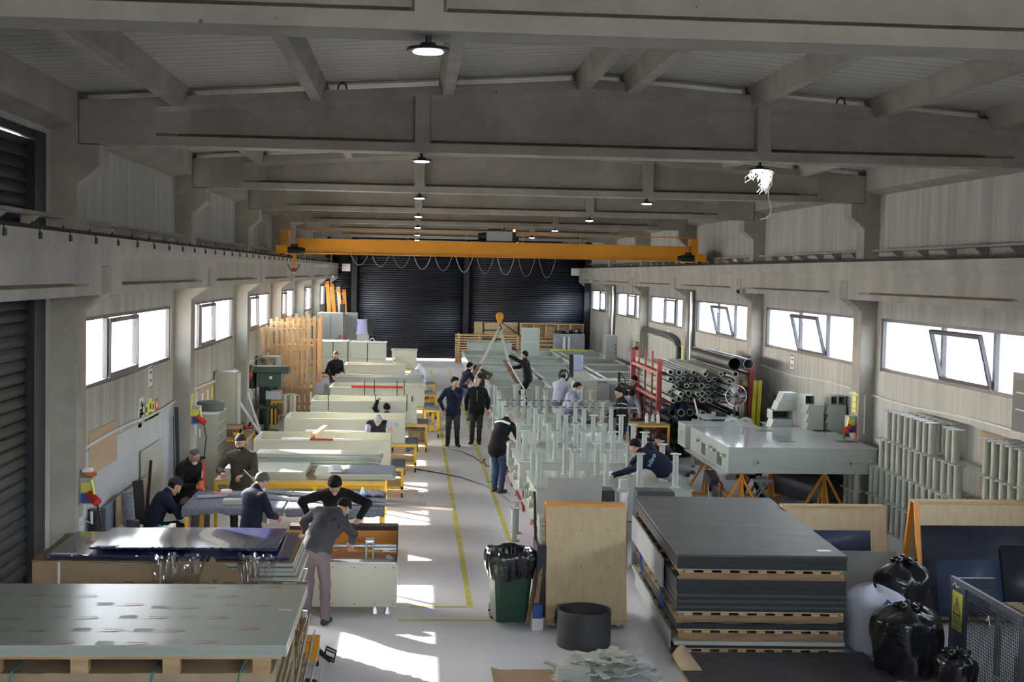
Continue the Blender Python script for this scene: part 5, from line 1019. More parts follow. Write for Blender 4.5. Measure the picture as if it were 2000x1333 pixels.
for pi, y, xs, nm in rows:
    for i, x in enumerate(xs):
        lab = f'flanged post, {ORD[i]} from the aisle in the {nm} row on the {PA[pi][4]} panel'
        loc = (x+rnd.uniform(-0.015, 0.015), y+rnd.uniform(-0.03, 0.03), 0.951)
        if post0 is None: post0 = flanged_tube(loc, 0.56, 0.050, 0.095, lab, 'flanged posts on the panels', m_ppg, 'post')
        else: dup(post0, loc, 0, lab)
dup(post0, (2.74, 22.85, 0.951), 0, 'flanged post standing between the two rows on the nearest panel')
for i, (x, y) in enumerate(((1.72, 22.3), (1.80, 23.0), (1.62, 36.1), (1.70, 28.6))):
    dup(post0, (x, y, 0.0), 0, ['flanged post on the floor by the red trestle of the nearest panel', 'flanged post on the floor half hidden by the nearest trestle', 'flanged post on the floor behind the man in the black jacket', 'flanged post on the floor by the third panel'][i])
for i, (a, b_, z_) in enumerate((((1.95, 31.27), (4.6, 31.27), 1.525), ((1.98, 29.72), (5.0, 29.72), 1.525))):
    q = T('slotted_rail', f'long slotted rail lying across the posts of the {"fourth" if i == 0 else "third"} panel', 'rail', (0, 0, 0)); G().bar((*a, z_), (*b_, z_), 0.05, 0.03).ob('rail', m_gpipe, parent=q); g = G(); k = int((b_[0]-a[0])/0.16)
    for j in range(k): x = a[0]+0.08+0.16*j; g.box((x, a[1]-0.0255, z_), (0.10, 0.002, 0.018))
    g.ob('slot_pattern', m_ink, parent=q)
for i, (x, y, s) in enumerate(((3.0, 28.9, 0.18), (3.9, 29.2, 0.25), (4.2, 25.9, 0.2), (4.3, 22.8, 0.16), (3.4, 23.0, 0.14))):
    G().box((0, 0, 0.03), (s, s*0.6, 0.06), (0, 0, i)).ob('plastic_scrap', m_white if i < 2 else m_ppe, label=f'small plastic scrap on the {["third panel near the sitting man","third panel by the bending men","second panel by the dark posts","nearest panel behind the lying man","nearest panel before the lying man"][i]}', cat='scrap', loc=(x, y, 0.951))
G().tube([(4.0, 32.0, 0.965), (3.85, 32.2, 1.1), (4.05, 32.35, 1.15), (4.35, 32.3, 1.1), (4.5, 32.2, 0.965)], 0.012, 6).ob('black_hose', m_black, label='loop of black hose on the fourth panel', cat='hose')
# cables on the floor
G().tube([PZ(813, 917, 0.012), PZ(860, 925, 0.012), PZ(900, 933, 0.012), PZ(950, 950, 0.012), PZ(985, 972, 0.012), PZ(1005, 985, 0.012)], 0.012, 6).ob('floor_cable', m_dark, label='grey cable crossing the aisle from the nearest cart to the panels', cat='cable')
G().tube([PZ(868, 873, 0.012), PZ(900, 882, 0.012), PZ(925, 893, 0.012), PZ(942, 905, 0.012), PZ(948, 897, 0.012), PZ(943, 899, 0.012), PZ(950, 911, 0.012), PZ(972, 912, 0.012), PZ(1000, 900, 0.012)], 0.012, 6).ob('floor_cable', m_black, label='black cable with a loop on the floor near the leaning man', cat='cable')

# -- big pale tank on orange trestles
TX0, TX1, TY0, TY1, TZ0, TZ1 = 5.80, 8.62, 24.40, 27.88, 0.865, 1.352
q = T('plastic_tank', 'big glossy pale plastic tank lying on orange trestles', 'tank', (0, 0, 0))
G().bx(TX0+0.015, TX1-0.015, TY0+0.015, TY1-0.015, TZ0, TZ1-0.02).ob('body', m_ppg, parent=q)
ym = (TY0+TY1)/2
for i, (a, b_) in enumerate(((TY0, ym-0.002), (ym+0.002, TY1))): G().bx(TX0, TX1, a, b_, TZ1-0.02, TZ1).ob('lid', M('glossy_lid', (0.46, 0.49, 0.48), rough=0.07, spec=0.6), parent=q)
for (x, y, a, b_) in ((7.15, 25.32, 0.16, 0.10), (8.36, 25.42, 0.20, 0.16), (7.18, 27.1, 0.16, 0.10), (8.42, 27.2, 0.18, 0.18)): G().bx(x-a, x+a, y-b_, y+b_, TZ1, TZ1+0.002).ob('hatch_opening', m_ink, parent=q)
G().bx(TX0-0.10, TX0+0.02, TY0, TY1, TZ0-0.03, TZ0).ob('side_flange', m_ppg, parent=q)
for y in (TY0+0.25, TY0+1.1, TY0+1.45, TY0+2.6): 
    G().cyl((TX0+0.02, y, 1.16), (TX0-0.07, y, 1.16), 0.035, n=12).ob('valve', m_pp, parent=q); G().bx(TX0-0.075, TX0-0.05, y-0.10, y+0.10, 1.14, 1.18).ob('valve_lever', m_pp, parent=q)
for y in (TY0+0.6, TY0+2.0): G().bx(TX0+0.008, TX0+0.014, y, y+0.35, 0.92, 1.15).ob('side_opening', m_ink, parent=q)
for x in (6.36, 8.10): G().cyl((x, TY0+0.02, 1.07), (x, TY0-0.03, 1.07), 0.045, n=18).ob('nozzle', m_ppg, parent=q); G().cyl((x, TY0-0.03, 1.07), (x, TY0-0.032, 1.07), 0.02, n=14).ob('nozzle_bore', m_ink, parent=q)
q = T('tank_section', 'second pale tank section standing close behind the big tank', 'tank', (0, 0, 0)); G().bx(5.72, 7.25, 27.95, 28.75, 0.865, 1.36).ob('body', m_ppg, parent=q, bev=0.005); G().cyl((5.72, 28.3, 1.15), (5.66, 28.3, 1.15), 0.04).ob('nozzle', m_pp, parent=q)
def trestle(x, y, lab):
    t = T('orange_trestle', lab, 'trestle', (x, y, 0), 0, 'orange trestles under the tank'); h = 0.832
    G().bx(-0.035, 0.035, -0.035, 0.035, 0.0, h).ob('post', m_orange, parent=t)
    for s in (-1, 1): G().bar((s*0.42, 0, 0.02), (0.0, 0, h*0.92), 0.05, 0.03, (0, 1, 0)).ob('brace', m_orange, parent=t)
    for s in (-1, 1): G().bar((0, s*0.38, 0.02), (0, 0, h*0.85), 0.05, 0.03, (1, 0, 0)).ob('brace', m_orange, parent=t)
    G().bx(-0.5, 0.5, -0.04, 0.04, 0.0, 0.04).ob('foot_rail', m_orange, parent=t); G().bx(-0.25, 0.25, -0.05, 0.05, h-0.03, h).ob('head_rail', m_orange, parent=t)
for i, (x, y) in enumerate(((6.15, 24.75), (7.35, 27.2), (7.9, 25.3), (6.05, 27.3))): trestle(x, y, ['orange trestle under the aisle corner of the big tank', 'orange trestle under the far middle of the big tank', 'orange trestle under the window corner of the big tank', 'orange trestle under the far aisle corner of the big tank'][i])
G().bar((5.95, 24.8, 0.35), (6.05, 27.2, 0.35), 0.05, 0.05).ob('tie_bar', m_orange, label='orange tie bar between the aisle side trestles', cat='bar')
G().ring((7.55, 27.6, 0.34), (8.25, 25.75, 0.34), 0.33, 0.30, 36).ob('wide_dark_pipe', M('dark_grey_pipe', (0.085, 0.085, 0.09), rough=0.5), label='wide dark grey pipe lying under the tank by the wall', cat='pipe')
q = T('hand_extruder', 'black and orange hand extruder on a small stand by the tank', 'tool', (5.45, 24.2, 0)); G().box((0, 0, 0.80), (0.16, 0.32, 0.16), (0.4, 0, 0.2)).ob('motor', m_black, parent=q); G().cyl((0.03, -0.05, 0.75), (0.06, -0.15, 0.45), 0.05, n=12).ob('barrel', m_dark, parent=q); G().box((0.02, 0.1, 0.62), (0.08, 0.1, 0.14)).ob('grip', m_orange, parent=q); G().bx(-0.15, 0.2, -0.15, 0.2, 0.0, 0.36).ob('stand_box', m_beige, parent=q); G().tube([(0.05, 0.1, 0.85), (0.2, 0, 0.7), (0.16, -0.1, 0.4), (0.1, -0.2, 0.02)], 0.014, 6).ob('hose', m_black, parent=q); G().bx(-0.03, 0.03, 0.05, 0.11, 0.36, 0.75).ob('stand_post', m_grey, parent=q)
G().tube([(5.6, 24.0, 0.01), (6.5, 24.6, 0.01), (7.1, 25.4, 0.01), (7.5, 26.0, 0.01), (8.2, 26.4, 0.01)], 0.012, 6).ob('floor_cable', m_dark, label='dark cable on the floor under the tank', cat='cable')
q = T('work_stool', 'grey folding step under the tank by the crouching legs', 'stool', (7.0, 26.5, 0)); G().bx(-0.2, 0.2, -0.12, 0.12, 0.40, 0.44).ob('seat', m_grey, parent=q)
for s in (-1, 1): G().bar((s*0.18, -0.1, 0), (-s*0.1, -0.1, 0.40), 0.03).ob('leg', m_grey, parent=q); G().bar((s*0.18, 0.1, 0), (-s*0.1, 0.1, 0.40), 0.03).ob('leg', m_grey, parent=q)

# -- spools stacked along the wall
m_spool = M('spool_plastic', (0.36, 0.37, 0.31), rough=0.5, var=0.12, scale=2)
sp = None; RN = ['floor', 'second', 'third', 'top']
def spool(x, y, r, lab, grp):
    global sp
    loc = (x+rnd.uniform(-0.01, 0.01), y+rnd.uniform(-0.012, 0.012), 0.541*r)
    if sp is None: sp = flanged_tube(loc, 0.54, 0.066, 0.125, lab, grp, m_spool, 'spool')
    else: dup(sp, loc, 0, lab, grp)
plan = {3: [23.5-0.29*i for i in range(8)] + [20.78, 20.50], 2: [23.8-0.285*i for i in range(13)], 1: [24.3-0.285*i for i in range(14)], 0: [24.3-0.285*i for i in range(14)]}
for r in (0, 1, 2, 3):
    for i, y in enumerate(plan[r]): spool(8.50, y, r, f'flanged spool, {ORD[i]} from the pillar in the {RN[r]} row of the front line', 'spools in the front line of the wall stack')
for r in (0, 1, 2, 3):
    for i, y in enumerate(plan[r][1:8] if r > 1 else plan[r][::2]): spool(8.80, y-0.08, r, f'flanged spool, {ORD[i]} from the pillar in the {RN[r]} row of the wall line', 'spools in the wall line of the wall stack')
for r in (0, 1):
    for i in range(3): spool(8.28, 25.1-0.29*i, r, f'flanged spool, {ORD[i]} in the {RN[r]} row of the short pile by the pillar', 'spools in the short pile by the pillar')
for r in range(4):
    for i in range(5): spool(8.50, 19.35-0.29*i, r, f'flanged spool, {ORD[i]} from the tan board in the {RN[r]} row of the nearer stack', 'spools in the nearer wall stack')
for r in range(4):
    for i in range(4): spool(8.80, 19.22-0.29*i, r, f'flanged spool behind, {ORD[i]} from the tan board in the {RN[r]} row of the nearer stack', 'spools in the nearer wall stack')
for r in range(2):
    for i in range(5): spool(8.55-0.26*(i % 2), 31.3-0.3*(i//2), r, f'small flanged spool by the yellow beam, {ORD[i]} in the {RN[r]} row', 'spools by the yellow beam')

# -- mitred ducts
def duct(x, y, z_, L, lab, hollow=False, flipm=False):
    h, d = 0.185, 0.42; t = T('duct_piece', lab, 'duct', (x, y, z_), 0, 'mitred square duct pieces'); k = 0.07
    if hollow:
        g = G(); th = 0.012
        g.prism([(0, 0), (L, 0), (L, th), (0, th)], 1, 0, d); g.prism([(0, h-th), (L, h-th), (L, h), (0, h)], 1, 0, d); g.prism([(0, th), (th, th), (th, h-th), (0, h-th)], 1, 0, d); g.prism([(L-th, th), (L, th), (L, h-th), (L-th, h-th)], 1, 0, d); g.ob('shell', m_gpipe if False else m_ppe, parent=t); G().bx(th, L-th, d-0.03, d-0.02, th, h-th).ob('dark_inside', m_ink, parent=t)
    else:
        G().prism([(0, 0), (L, 0), (L, h), (k if not flipm else 0, h)] if not flipm else [(k, 0), (L, 0), (L, h), (0, h)], 1, 0, d).ob('shell', m_ppe, parent=t, bev=0.004)
    return t
for r in range(10):
    duct(8.12, 27.4, 0.187*r, 0.39, f'mitred duct in the aisle column, {ORD[r]} from the floor', flipm=False); duct(8.54, 27.4, 0.187*r, 0.44, f'mitred duct in the window column, {ORD[r]} from the floor')
for r in range(9): duct(7.52+0.03*(r % 3), 28.0, 0.187*r, 0.50-0.03*(r % 3), f'loose duct in the outer pile, {ORD[r]} from the floor', hollow=(r in (4, 6, 8)))
for i, (x, L) in enumerate(((8.12, 0.2), (8.66, 0.15), (8.82, 0.15))): duct(x, 27.45, 1.872, L, f'short hollow duct on top of the duct piles, {ORD[i]} from the aisle', hollow=True)
duct(7.66, 28.0, 1.685, 0.44, 'long mitred duct lying on the outer pile'); duct(7.75, 28.0, 1.872, 0.34, 'mitred duct leaning highest on the outer pile')

# -- pipe rack
q = T('pipe_rack', 'red steel rack full of pipes and square tubes', 'rack', (0, 0, 0))
for x in (6.12, 8.45):
    for y in (33.3, 37.4): G().bx(x-0.06, x+0.06, y-0.06, y+0.06, 0.0, 2.38 if x < 7 else 2.45).ob('post', m_red, parent=q)
for x in (6.12, 8.45):
    for zz in (2.05, 1.40, 0.62): G().bx(x-0.035, x+0.035, 33.36, 37.34, zz-0.04, zz+0.04).ob('side_rail', m_red, parent=q)
for y in (34.3, 35.35, 36.4): G().bx(6.10, 6.14, y-0.02, y+0.02, 0.1, 2.55).ob('upright_bar', m_red, parent=q)
for y in (33.4, 35.3, 37.3):
    for zz in (1.36, 0.62, 0.15): G().bx(6.15, 8.42, y-0.04, y+0.04, zz-0.05, zz).ob('cross_bar', m_red, parent=q)
rr = random.Random(4)
def pipe(x, z_, r, L, y0, sq, m, lab, grp, wall=0.22):
    dx = rr.uniform(-0.04, 0.04)
    G().ring((x, y0, z_), (x+dx, y0+L, z_), r, r*(1-wall), 4 if sq else 18).ob('pipe_length', m, label=lab, cat='pipe', group=grp)
for lay in range(5):
    for i in range(9):
        r = rr.choice((0.05, 0.06, 0.07, 0.055)); x = 6.32+0.19*i+rr.uniform(-0.03, 0.03)
        if x > 8.2: continue
        sq = rr.random() < 0.5; pipe(x, 1.44+0.165*lay+r*0.3, r*(1.25 if sq else 1), rr.uniform(4.3, 5.2), 32.3+rr.uniform(0, 0.8), sq, m_pp if (rr.random() < 0.72 and x < 7.7) else m_gpipe, f'{"square tube" if sq else "round pipe"} in the top tier of the red rack, layer {ORD[lay]} up', 'pipes in the top tier of the red rack')
for i, (x, r) in enumerate(((7.85, 0.16), (8.2, 0.13))): pipe(x, 2.36+0.0*i, r, 4.5, 32.6, False, m_gpipe if i else m_pipe, f'{"widest dark" if i == 0 else "wide grey"} pipe lying on top of the red rack', 'wide pipes on top of the red rack', 0.08)
for lay in range(3):
    for i in range(8):
        r = rr.choice((0.06, 0.075, 0.09)); x = 6.36+0.23*i+rr.uniform(-0.03, 0.03); pipe(x, 0.72+0.2*lay, r, rr.uniform(4, 5), 32.2+rr.uniform(0, 0.9), False, m_pipe if rr.random() < 0.7 else m_gpipe, f'dark pipe in the middle tier of the red rack, layer {ORD[lay]} up', 'pipes in the middle tier of the red rack', 0.15)
for i in range(8): pipe(6.36+0.24*i, 0.28, 0.10, 4.6, 32.6+rr.uniform(0, 0.6), False, m_pipe, 'dark pipe in the lowest tier of the red rack', 'pipes in the lowest tier of the red rack', 0.12)

# -- benches, fan and loose things by the rack
table('work_table', 'yellow table with bottles between the bending men', 5.35, 6.28, 32.55, 33.9, 0.86, m_card)
for i, (x, y, h) in enumerate(((5.75, 32.85, 0.24), (6.02, 32.8, 0.26), (5.95, 33.1, 0.2))): G().lathe([(0, 0), (0.045, 0), (0.045, h*0.7), (0.02, h*0.85), (0.025, h), (0, h)], n=14).ob('bottle', m_white, label=f'white bottle on the table of the bending men, {ORD[i]} from the aisle', cat='bottle', loc=(x, y, 0.861))
for i in range(9): G().box((0, 0, 0), (rr.uniform(0.08, 0.2), 0.06, 0.05), (0, 0, i)).ob('hand_tool', rr.choice((m_dark, m_pallet, m_grey, m_black)), label='small tool among the clutter on the bending men table', cat='tool', group='clutter on the bending men table', loc=(5.5+0.085*i, 33.2+0.06*(i % 4), 0.89))
table('work_table', 'yellow edged table under the drill stand', 5.0, 6.05, 36.5, 38.0, 0.86, m_grey)
q = T('drill_stand', 'black drill stand with blue motor before the grey cylinder', 'drill', (5.66, 36.9, 0.861)); G().bx(-0.15, 0.15, -0.12, 0.12, 0, 0.05).ob('base', m_black, parent=q); G().bx(-0.03, 0.03, -0.03, 0.03, 0.05, 0.95).ob('column', m_black, parent=q); G().box((0.10, -0.05, 0.42), (0.16, 0.14, 0.22)).ob('motor', m_black, parent=q); G().cyl((0.10, -0.05, 0.5), (0.22, -0.05, 0.5), 0.05).ob('blue_cap', m_bluep, parent=q); G().cyl((0.1, -0.05, 0.1), (0.1, -0.05, 0.32), 0.02).ob('bit', m_alu, parent=q); G().tube([(0, 0, 0.95), (0.15, 0, 0.8), (0.22, 0, 0.5)], 0.012, 6).ob('cord', m_dark, parent=q)
q = T('grey_vessel', 'grey cabinet and upright cylinder between the white shirted man and the drill stand', 'vessel', (0, 0, 0)); G().bx(4.62, 5.30, 38.6, 40.0, 0, 1.42).ob('cabinet', m_pp, parent=q, bev=0.01); G().bx(5.31, 5.62, 38.4, 39.6, 0, 1.36).ob('side_cabinet', m_gpipe, parent=q); G().cyl((5.78, 39.0, 0.0), (5.78, 39.0, 1.32), 0.22, n=28).ob('cylinder', m_gpipe, parent=q)
sheet_like(G(), 5.25, 5.95, 38.6, 39.3, lambda u, v: 1.43+0.05*abs(math.sin(u*9))*abs(math.sin(v*7)), 0.004, 16, 10).ob('crumpled_film', m_white, label='crumpled white film on top of the grey cylinder', cat='film')
q = T('wrapped_motor', 'lilac film wrapped box on a pale cabinet behind the white shirted man', 'box', (0, 0, 0)); G().bx(5.10, 5.50, 43.6, 44.0, 1.35, 1.86).ob('box', M('lilac_film', (0.36, 0.37, 0.50), rough=0.18, bump=0.8, bscale=6), parent=q, bev=0.03); G().bx(4.95, 5.65, 43.4, 44.2, 0, 1.35).ob('cabinet', m_pp, parent=q)
for i in range(3): G().bar((4.60+0.06*i, 39.6, 0.0), (4.72+0.04*i, 40.6, 2.05), 0.04).ob('black_rod', m_black, label=f'black rod standing behind the white shirted man, {ORD[i]} from the aisle', cat='rod')
G().tube([(4.42+0.14*math.cos(t), 39.5, 1.5+0.16*math.sin(t)) for t in [j*2*PI/18 for j in range(18)]], 0.035, 6, True).ob('hose_coil', m_black, label='coil of black hose hanging by the black rods', cat='hose'); G().bx(4.36, 4.48, 39.55, 39.65, 0, 1.68).ob('hose_post', m_dark, label='dark post that carries the coil of hose', cat='post')
q = T('pedestal_fan', 'round pedestal fan with a wire cage by the second pillar', 'fan', (7.35, 30.3, 0)); G().tube([(0.24*math.cos(t), 0, 1.78+0.24*math.sin(t)) for t in [j*2*PI/28 for j in range(28)]], 0.012, 6, True).ob('cage_ring', m_alu, parent=q)
g = G()
for j in range(14): t = j*2*PI/14; g.cyl((0.04*math.cos(t), -0.06, 1.78+0.04*math.sin(t)), (0.235*math.cos(t), 0, 1.78+0.235*math.sin(t)), 0.004, n=5)
g.ob('wire_cage', m_alu, parent=q)
for j in range(3): a = j*2.094; G().box((0.11*math.cos(a), 0.02, 1.78+0.11*math.sin(a)), (0.18, 0.01, 0.09), (0.5, -a, 0)).ob('blade', m_gpipe, parent=q)
G().cyl((0, -0.05, 1.78), (0, 0.22, 1.78), 0.07, 0.08, n=16).ob('motor', m_dark, parent=q); G().cyl((0, 0.12, 0.03), (0, 0.12, 1.72), 0.025).ob('pole', m_dark, parent=q); G().cyl((0, 0.12, 0), (0, 0.12, 0.03), 0.24, n=24).ob('base', m_dark, parent=q)
q = T('saw_table', 'dark saw table with navy sides below the fan', 'saw', (0, 0, 0)); G().bx(6.75, 7.5, 30.9, 31.9, 1.17, 1.20).ob('table_top', m_grey, parent=q); G().bx(6.95, 7.45, 31.0, 31.8, 0, 1.17).ob('base', M('navy_base', (0.02, 0.03, 0.09)), parent=q); G().box((7.2, 31.3, 1.25), (0.3, 0.2, 0.1), (0, 0.1, 0.3)).ob('saw_head', m_dark, parent=q)
q = T('grey_chest', 'small grey chest with a white lever behind the hooded worker', 'chest', (0, 0, 0)); G().bx(6.72, 7.15, 31.7, 32.1, 0, 1.05).ob('chest', m_grey, parent=q); G().bar((6.85, 31.9, 1.05), (6.72, 31.9, 1.55), 0.03).ob('lever', m_white, parent=q)
for i, (x, y) in enumerate(((7.05, 29.3), (7.35, 29.3))): 
    q = T('round_flange', f'pale round flange leaning beyond the tank, {ORD[i]} from the aisle', 'flange', (x, y, 0)); G().ring((0, 0, 1.22), (0, 0.12, 1.20), 0.18, 0.10, 26).ob('disc', m_pp, parent=q); G().bx(-0.12, 0.12, 0.0, 0.3, 0, 1.03).ob('stand', m_grey, parent=q)
for i, x in enumerate((8.40, 8.52)): G().bar((x, 32.9, 0.0), (x+0.02, 32.75, 1.95), 0.09, 0.05).ob('yellow_beam', M('lime_yellow', (0.62, 0.56, 0.03), rough=0.5) if i == 0 else bpy.data.materials['lime_yellow'], label=f'yellow steel bar leaning by the second pillar, {"aisle" if i == 0 else "window"} side', cat='bar')
q = T('pipe_elbow', 'dark pipe elbow standing against the wall by the yellow bars', 'pipe', (8.62, 31.95, 0)); G().cyl((0, 0, 0), (0, 0, 1.42), 0.10, n=20).ob('riser', m_pipe, parent=q); G().tube([(0, 0, 1.40), (0, -0.02, 1.50), (0, -0.08, 1.56), (0, -0.2, 1.58)], [0.10, 0.115, 0.12, 0.12], 18).ob('elbow', m_pipe, parent=q)

# -- field of open plastic frames, pallets and crates at the far end
def open_box(x0, x1, y0, y1, lab, z1=0.95, zb=0.42, rim=0.10):
    t = T('open_frame_box', lab, 'box', (x0, y0, 0), 0, 'open pale boxes at the far end'); w_, d_ = x1-x0, y1-y0; th = 0.03
    g = G(); a = [(0, 0), (w_, 0), (w_, d_), (0, d_)]; b_ = [(th, th), (w_-th, th), (w_-th, d_-th), (th, d_-th)]
    vs = [(x, y, zb) for x, y in a]+[(x, y, z1) for x, y in a]+[(x, y, z1) for x, y in b_]+[(x, y, zb+th) for x, y in b_]
    g.add(vs, [(3, 2, 1, 0)]+[(i, (i+1) % 4, 4+(i+1) % 4, 4+i) for i in range(4)]+[(4+i, 4+(i+1) % 4, 8+(i+1) % 4, 8+i) for i in range(4)]+[(8+i, 8+(i+1) % 4, 12+(i+1) % 4, 12+i) for i in range(4)]+[(12, 13, 14, 15)]).ob('shell', m_ppg, parent=t)
    g = G(); g.bx(0, w_, -0.02, rim, z1, z1+0.02); g.bx(0, w_, d_-rim, d_, z1, z1+0.02); g.bx(0, rim, rim, d_-rim, z1, z1+0.02); g.bx(w_-rim, w_, rim, d_-rim, z1, z1+0.02); g.ob('rim_flange', m_pp, parent=t)
    for x in (w_*0.33, w_*0.66): G().bx(x-0.02, x+0.02, -0.022, 0.0, zb, z1).ob('rib', m_pp, parent=t)
    for x in (0.1, w_-0.2):
        for y in (0.1, d_-0.2): G().cyl((x+0.05, y+0.05, 0), (x+0.05, y+0.05, zb), 0.06, n=10).ob('leg', m_pp, parent=t)
    return t
cols = [(2.10, 4.20), (4.35, 6.30), (6.50, 8.42)]; YR = [(45.2, 48.6), (49.0, 52.4), (53.0, 56.6), (57.4, 61.0)]
for j, (a, b_) in enumerate(YR):
    for i, (c, d) in enumerate(cols):
        open_box(c+0.02*j, d, a, b_, f'open pale frame box, {ORD[j]} row from the lifting men, {["aisle","middle","window"][i]} column')
open_box(2.35, 4.35, 41.4, 44.4, 'open pale frame box between the two lifting men'); open_box(5.75, 8.40, 41.0, 44.2, 'wide open frame box nearest the pipe rack')
open_box(2.5, 4.5, 62.0, 63.6, 'long pale box on short feet nearest the plank pile', 1.25, 0.6); open_box(5.3, 8.3, 61.6, 63.2, 'open frame box with a yellow edge near the far wall')
G().bx(6.2, 8.0, 61.52, 61.58, 0.975, 1.05).ob('yellow_edge', m_yellowsign, label='yellow edging strip on the far frame box', cat='strip')
for i in range(2):
    q = T('small_frame_box', f'small square pale box, {"lower" if i == 0 else "upper"} of the two stacked on the far frames', 'box', (4.62, 57.6, 0.975+0.60*i)); G().bx(0, 0.72, 0, 0.7, 0, 0.58).ob('body', m_ppg, parent=q); g = G(); g.bx(-0.02, 0.74, -0.02, 0.0, 0, 0.05); g.bx(-0.02, 0.74, -0.02, 0.0, 0.54, 0.60); g.bx(-0.02, 0.03, -0.02, 0.0, 0.05, 0.54); g.bx(0.69, 0.74, -0.02, 0.0, 0.05, 0.54); g.ob('front_frame', m_pp, parent=q)
for i in range(12):
    zz = 0.02+0.122*i; t = T('plank_layer', f'layer of planks in the timber pile by the far shutter, {ORD[i]} from the floor', 'planks', (2.05, 66.6, zz), 0, 'plank layers by the far shutter'); G().bx(0, 3.2, 0, 0.9, 0, 0.075).ob('plank', m_wood, parent=t)
    for x in (0.1, 1.1, 2.1, 3.0): G().bx(x, x+0.12, 0.02, 0.88, 0.075, 0.122).ob('batten', m_wood, parent=t)
G().bx(3.0, 5.2, 67.8, 67.85, 0, 2.02).ob('chip_board', m_osb, label='big chip board standing behind the plank pile', cat='board')
q = T('wood_crate', 'long open wooden crate side standing by the far shutter', 'crate', (5.25, 67.0, 0)); G().bx(0, 3.2, 0.3, 0.33, 0.2, 2.02).ob('back_board', m_osb, parent=q)
for i in range(6): x = 0.02+0.62*i; G().bx(x, x+0.06, 0, 0.3, 0.2, 2.0).ob('stile', m_wood, parent=q)
for zz in (0.2, 1.3, 1.98): G().bx(0, 3.2, 0, 0.3, zz, zz+0.05).ob('shelf_rail', m_wood, parent=q)
for i in range(5): G().bx(0.05, 3.1, -0.03, 0.0, 0.30+0.2*i, 0.42+0.2*i).ob('slat_board', m_wood, parent=q)
G().bx(2.7, 3.0, -0.05, 0.0, 1.45, 1.8).ob('dark_box', m_dark, parent=q)
q = T('steel_stairs', 'dark steel stairs with handrails before the chip board', 'stairs', (0, 0, 0))
for y in (64.2, 65.0):
    G().bar((4.15, y, 2.15), (6.0, y, 0.85), 0.05).ob('hand_rail', m_black, parent=q); G().bar((4.15, y, 1.35), (5.9, y, 0.1), 0.06).ob('stringer', m_black, parent=q); G().bar((3.3, y, 2.15), (4.15, y, 2.15), 0.04).ob('hand_rail', m_black, parent=q); G().bar((3.3, y, 1.6), (3.3, y, 2.15), 0.04).ob('rail_post', m_black, parent=q); G().bar((3.3, y, 1.75), (4.15, y, 1.75), 0.03).ob('mid_rail', m_black, parent=q); G().bar((3.9, y, 0), (3.9, y, 1.35), 0.06).ob('post', m_black, parent=q)
G().bx(3.25, 4.15, 64.2, 65.0, 1.3, 1.36).ob('landing', m_black, parent=q)
for i in range(7): G().bx(4.2+0.24*i, 4.42+0.24*i, 64.2, 65.0, 1.18-0.165*i, 1.21-0.165*i).ob('tread', m_black, parent=q)
q = T('glazed_cabinet', 'pale cabinet with glass tubes and black clutter on top at the far wall', 'cabinet', (0, 0, 0)); G().bx(6.75, 8.2, 64.6, 65.4, 0, 1.62).ob('body', m_gpipe, parent=q); 
for x in (7.2, 7.42): G().cyl((x, 64.5, 0.9), (x, 64.5, 1.5), 0.07, n=12).ob('glass_tube', m_white, parent=q)
for i in range(6): G().box((6.9+0.22*i, 65.0, 1.70), (0.25, 0.2, 0.14), (0.2*i, 0.3, i)).ob('clutter_piece', m_black, label='black clutter lying on the far pale cabinet', cat='clutter', group='black clutter on the far cabinet')
q = T('control_cabinet', 'grey control cabinet with red buttons at the far window wall', 'cabinet', (0, 0, 0)); G().bx(7.95, 8.42, 55.6, 56.1, 0.98, 2.0).ob('body', m_grey, parent=q); 
for zz in (1.3, 1.45, 1.6): G().cyl((8.35, 55.6, zz), (8.35, 55.57, zz), 0.04, n=10).ob('button', m_redb, parent=q)
G().bx(8.0, 8.4, 56.7, 57.2, 0, 0.97).ob('cabinet_plinth', m_grey, label='plinth behind the far control cabinet', cat='plinth')
# duct on the spool side wall, fixed to it
G().tube([(8.9, 52.0, 2.45), (8.9, 46.6, 2.40), (8.9, 45.6, 2.30), (8.9, 45.0, 2.1), (8.9, 45.0, 0.0)], 0.10, 10).ob('wall_duct', m_pipe, label='dark pipe running along the far wall and down beside the rack', cat='pipe')

# -- lifting slings held by the men
def sling(name, a, b_, lab, sag=0.0, wdt=0.09, m=None):
    a, b_ = Vector(a), Vector(b_); pts = [a.lerp(b_, t)+Vector((0, 0, -sag*4*t*(1-t))) for t in [j/10 for j in range(11)]]
    vs = []
    for p in pts: vs += [p+Vector((-wdt/2, 0, 0)), p+Vector((wdt/2, 0, 0))]
    return G().add(vs, [(2*i, 2*i+1, 2*i+3, 2*i+2) for i in range(10)]).ob(name, m or M('sling_web', (0.42, 0.43, 0.36), rough=0.8), label=lab, cat='sling', solid=0.012)
YH = YC-0.1
for i, (dx, a, b_) in enumerate(((-0.03, (2.55, YH, 2.80), (2.02, YH+0.2, 1.72)), (0.05, (2.58, YH, 2.80), (2.86, YH+0.3, 1.8)))): sling('lifting_sling', a, b_, f'pale lifting sling from the hook down towards the {"navy" if i == 0 else "black"} clad man', 0.0, 0.10)
sling('lifting_sling', (2.0, YH+0.2, 1.72), (1.55, YH+0.1, 1.1), 'printed brown sling pulled by the navy clad man', 0.05, 0.13, M('brown_sling', (0.25, 0.11, 0.06), rough=0.7, var=0.6, scale=8)); sling('lifting_sling', (2.05, YH+0.25, 1.65), (1.35, YH+0.1, 0.85), 'white sling edge curving down past the navy clad man', 0.12, 0.05, m_white)
